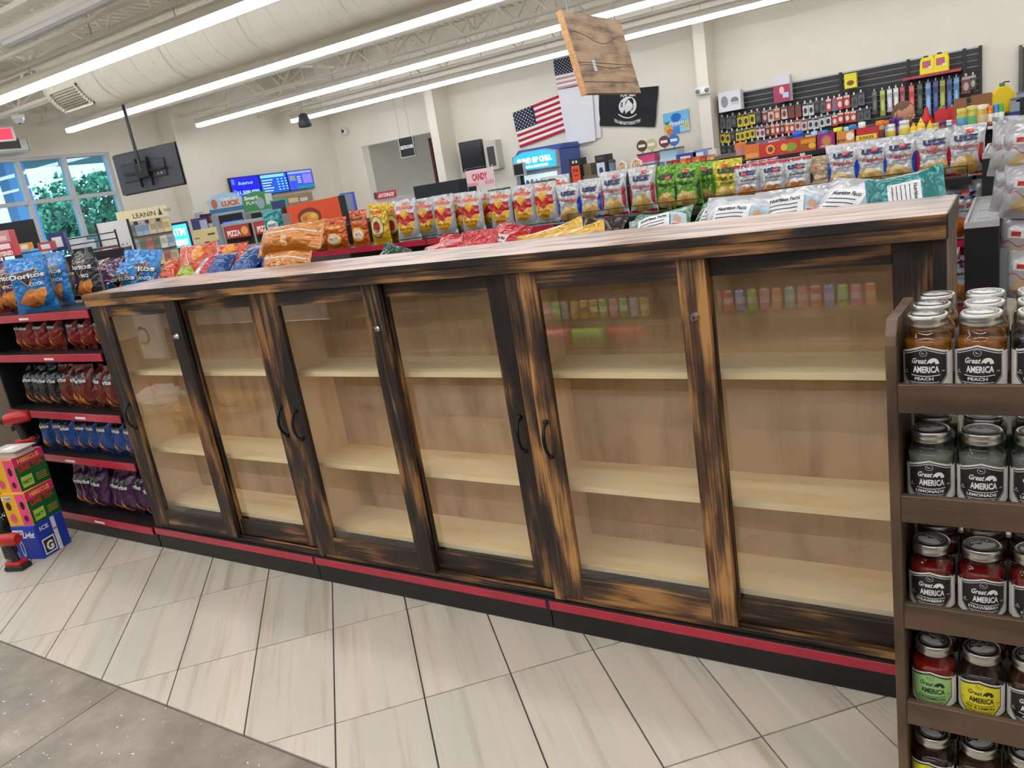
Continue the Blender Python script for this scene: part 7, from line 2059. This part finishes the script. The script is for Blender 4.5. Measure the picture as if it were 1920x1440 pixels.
MB().box(-wp[3] / 2, wp[3] / 2, 0, 0.012, 0, wp[4], mat((226, 224, 224), 0.5)).build('panel', t)
for s_ in (-1, 1):
    MB().box(s_ * wp[3] / 2 - 0.008, s_ * wp[3] / 2 + 0.008, -0.006, 0.018, -0.3, wp[4], mat((26, 26, 28), 0.5)).build('frame_bar', t)
rnd = random.Random(2)
decals(MB(), [d_rect(-0.42 * wp[3] + 0.14 * wp[3] * i, (0.08 + 0.11 * j) * wp[4], -0.42 * wp[3] + 0.14 * wp[3] * i + rnd.uniform(0.03, 0.07) * wp[3], (0.08 + 0.11 * j) * wp[4] + 0.02, (120, 122, 132), 1, 1) for i in range(6) for j in range(5)], flat_front, 0.001, 0.0).build('small_print', t)
MB().box(-wp[3] / 2, wp[3] / 2, -0.05, 0.08, -wp[2], -0.3, BLACK).build('stand', t)
tag(t, 'white panel with small grey print in a black frame', 'panel')
mo = (-3.6, 1.458, 1.67, 0.407, 0.256)
t = empty('register_monitor', mo[:3], (0, 0, 0.95))
MB().box(-mo[3] / 2, mo[3] / 2, 0, 0.04, 0, mo[4], mat((22, 23, 27), 0.3)).build('screen', t, bevel=0.004)
MB().box(-0.03, 0.03, 0.04, 0.07, -0.3, mo[4] * 0.5, BLACK).build('neck', t)
MB().box(-0.12, 0.12, -0.05, 0.15, -0.32, -0.3, BLACK).build('foot', t)
tag(t, 'black register monitor before the window', 'monitor')
tag(MB().box(-0.6, 0.9, -0.4, 0.5, 0, mo[2] - 0.321, mat((110, 96, 82), 0.6)).build('checkout_counter', None, (mo[0], mo[1], 0), (0, 0, 0.95)), 'checkout counter under the register monitor', 'counter')
ls = (-1.75, 0.487, 1.646, 0.127, 0.169)
face_x('red_snack_carton', 'pink and red carton with white lettering at the left edge', 'carton', ls, 0.12, (214, 60, 76), [d_rect(-0.5, 0.55, 0.5, 1.0, (206, 150, 150), 2, 2), d_text('LAYERED', -0.02, 0.06, 0.16, (246, 236, 232), 0.9, bold=0.05), d_rect(-0.4, 0.3, 0.4, 0.5, (240, 220, 220), 3, 1), d_rect(-0.4, 0.62, 0.35, 0.8, (236, 200, 200), 3, 1)], rz=0.8)
for i, (B, c, nm) in enumerate([((-2.4, 1.199, 1.623, 0.116, 0.141), (44, 54, 110), 'navy blue'), ((-2.6, 1.461, 1.587, 0.114, 0.123), (206, 214, 222), 'pale grey'), ((-2.8, 1.686, 1.566, 0.119, 0.137), (90, 130, 150), 'teal'), ((-2.3, 1.048, 1.64, 0.105, 0.065), (176, 70, 60), 'red'), ((-2.4, 1.579, 1.525, 0.131, 0.07), (196, 110, 110), 'pink'), ((-2.2, 0.848, 1.666, 0.07, 0.054), (226, 170, 60), 'amber')]):
    face_x('small_carton', '%s small carton on the counter rack before the window' % nm, 'carton', B, 0.08, c, [d_rect(-0.3, 0.2, 0.3, 0.75, (220, 220, 222), 1, 1)], rz=0.8, group='small cartons before the window')
cw = (-2.5, 1.275, 1.598, 0.509, 0.127)
t = empty('counter_wire_rack', (cw[0], cw[1], 0), (0, 0, 0.8))
for zz in (cw[2] - 0.01, cw[2] + 0.05, cw[2] + 0.10):
    MB().tube([(-0.42, -0.03, zz), (0.42, -0.03, zz)], 0.005, BLACK, n=5).build('wire', t)
for xx in (-0.42, 0.42):
    MB().tube([(xx, -0.03, 0), (xx, -0.03, cw[2] + 0.12)], 0.008, BLACK, n=6).build('post', t)
MB().box(-0.45, 0.45, -0.05, 0.25, 0, cw[2] - 0.03, BLACK).build('base', t)
tag(t, 'black wire rack on a base before the window', 'rack')

# pizza warmer and orange menu sign
pz = (-2.2, 2.911, 1.392, 0.597, 0.223)
t = empty('pizza_warmer', (pz[0], pz[1], 0), (0, 0, 0.6))
w, h, zb = pz[3] * 0.95, pz[4], pz[2]
SS = mat((190, 190, 190), 0.3, 0.8)
MB().box(-w / 2, w / 2, 0.0, 0.4, 0, zb, mat((150, 148, 146), 0.5)).build('base', t)
MB().box(-w / 2, w / 2, 0.0, 0.4, zb + h - 0.03, zb + h, SS).build('top', t)
for xx in (-w / 2, 0.0, w / 2 - 0.02):
    MB().box(xx, xx + 0.02, 0.0, 0.4, zb + 0.001, zb + h - 0.031, SS).build('post', t)
MB().box(-w / 2 + 0.021, w / 2 - 0.021, 0.38, 0.39, zb + 0.001, zb + h - 0.031, mat((170, 150, 140), 0.4)).build('back', t)
MB().box(-w / 2 + 0.021, w / 2 - 0.021, 0.002, 0.006, zb + 0.001, zb + h - 0.031, PANE).build('glass', t)
for xx in (-w * 0.25, w * 0.25):
    s_ = MB().box(xx - w * 0.2, xx + w * 0.2, -0.008, -0.001, zb + h * 0.35, zb + h * 0.85, mat((186, 60, 50), 0.4)).build('sign', t)
    decals(MB(), [d_text('PIZZA', xx - w * 0.06, zb + h * 0.45, h * 0.22, (246, 236, 226), w * 0.22, bold=0.05), d_ell(xx + w * 0.12, zb + h * 0.6, w * 0.06, h * 0.18, (226, 170, 80), 14, 2)], lambda a, b_, o: (a, -0.0085 - o, b_)).build('sign_print', s_)
for k in range(5):
    xx = -w * 0.42 + w * 0.2 * k
    MB().prism([(0.02, zb + 0.001), (0.30, zb + h * 0.30), (0.31, zb + h * 0.30), (0.04, zb + 0.001)], xx, xx + 0.03, SS, 'yz').build('slanted_rail', t)
tag(t, 'glass pizza warmer with red signs behind the blue bags', 'food warmer')
H_TURQ.put((lambda p: (p[0], p[1], p[2]))((-1.085, 2.2, 1.45)), (0, 0, 0.4), 'turquoise snack bag hanging beside the pizza warmer', None, name='snack_bag')
tag(MB().box(-0.12, 0.12, -0.05, 0.15, 0, (-1.085, 2.2, 1.45)[2] - 0.001, BLACK).build('snack_stand', None, ((-1.085, 2.2, 1.45)[0], 2.2, 0)), 'narrow black stand under the turquoise snack bag', 'stand')
og = (-3.091, 4.6, 1.403, 0.807, 0.29)
t = empty('orange_menu_board', (og[0], 4.6, og[2]), (0, -0.03, 0.12))
w, h = og[3], og[4]
MB().box(-w / 2, w / 2, 0, 0.04, 0, h, mat((226, 78, 34), 0.4)).build('panel', t)
MB().box(-w / 2 - 0.04, -w / 2 - 0.001, -0.02, 0.06, -0.5, h, mat((24, 22, 24), 0.4)).build('frame_side', t)
MB().box(w / 2 + 0.001, w / 2 + 0.04, -0.02, 0.06, -0.5, h, mat((24, 22, 24), 0.4)).build('frame_side', t)
decals(MB(), [d_ell(-w * 0.1, h * 0.42, w * 0.22, h * 0.36, (120, 44, 26), 24, 2), d_ell(-w * 0.1, h * 0.38, w * 0.17, h * 0.24, (222, 150, 60), 20, 2), d_ell(-w * 0.02, h * 0.44, w * 0.06, h * 0.1, (240, 190, 90), 14, 1), d_ell(-w * 0.18, h * 0.38, w * 0.05, h * 0.1, (196, 110, 40), 14, 1)], flat_front, 0.002, 0.001).build('bowl_print', t)
MB().box(-w / 2, w / 2, 0.05, 0.5, -og[2], -0.02, mat((60, 56, 54), 0.6)).build('counter_base', t)
tag(t, 'orange menu board with a bowl of food, black framed', 'menu board')
bf_ = face_x('blue_lit_frame', 'frame with blue lit edge right of the orange board', 'frame', (-3.479, 5.6, 1.454, 0.196, 0.279), 0.04, (70, 80, 200), [d_rect(-0.4, 0.06, 0.4, 0.94, (120, 130, 150), 2, 2)], rz=0.25)
tf_ = face_x('teal_lit_frame', 'menu frame with teal lit edge behind the orange board', 'frame', (-4.549, 5.4, 1.608, 0.246, 0.188), 0.04, (40, 170, 150), [d_rect(-0.44, 0.0, 0.44, 0.9, (40, 44, 90), 2, 2)], rz=0.3, emit=0.2)
gs = (-3.705, 6.6, 1.575, 0.395, 0.099)
o = pbox('drink_sign', 'red sign with white lettering above the white chip bags', 'sign', gs, 0.03, (206, 50, 56), [d_ell(-0.42, 0.6, 0.08, 0.45, (60, 70, 70), 14, 1), d_text('GATORADE', 0.05, 0.25, 0.5, (246, 240, 238), 0.74, shear=0.15, bold=0.04)])
MB().box(-gs[3] / 2, gs[3] / 2, 0.03, 0.4, -gs[2], -0.001, mat((190, 190, 194), 0.4)).build('stand', o)
for q in (bf_, tf_, yf_):
    MB().box(-0.03, 0.03, 0.042, 0.07, -q.location.z, 0.05, BLACK).build('post', q)
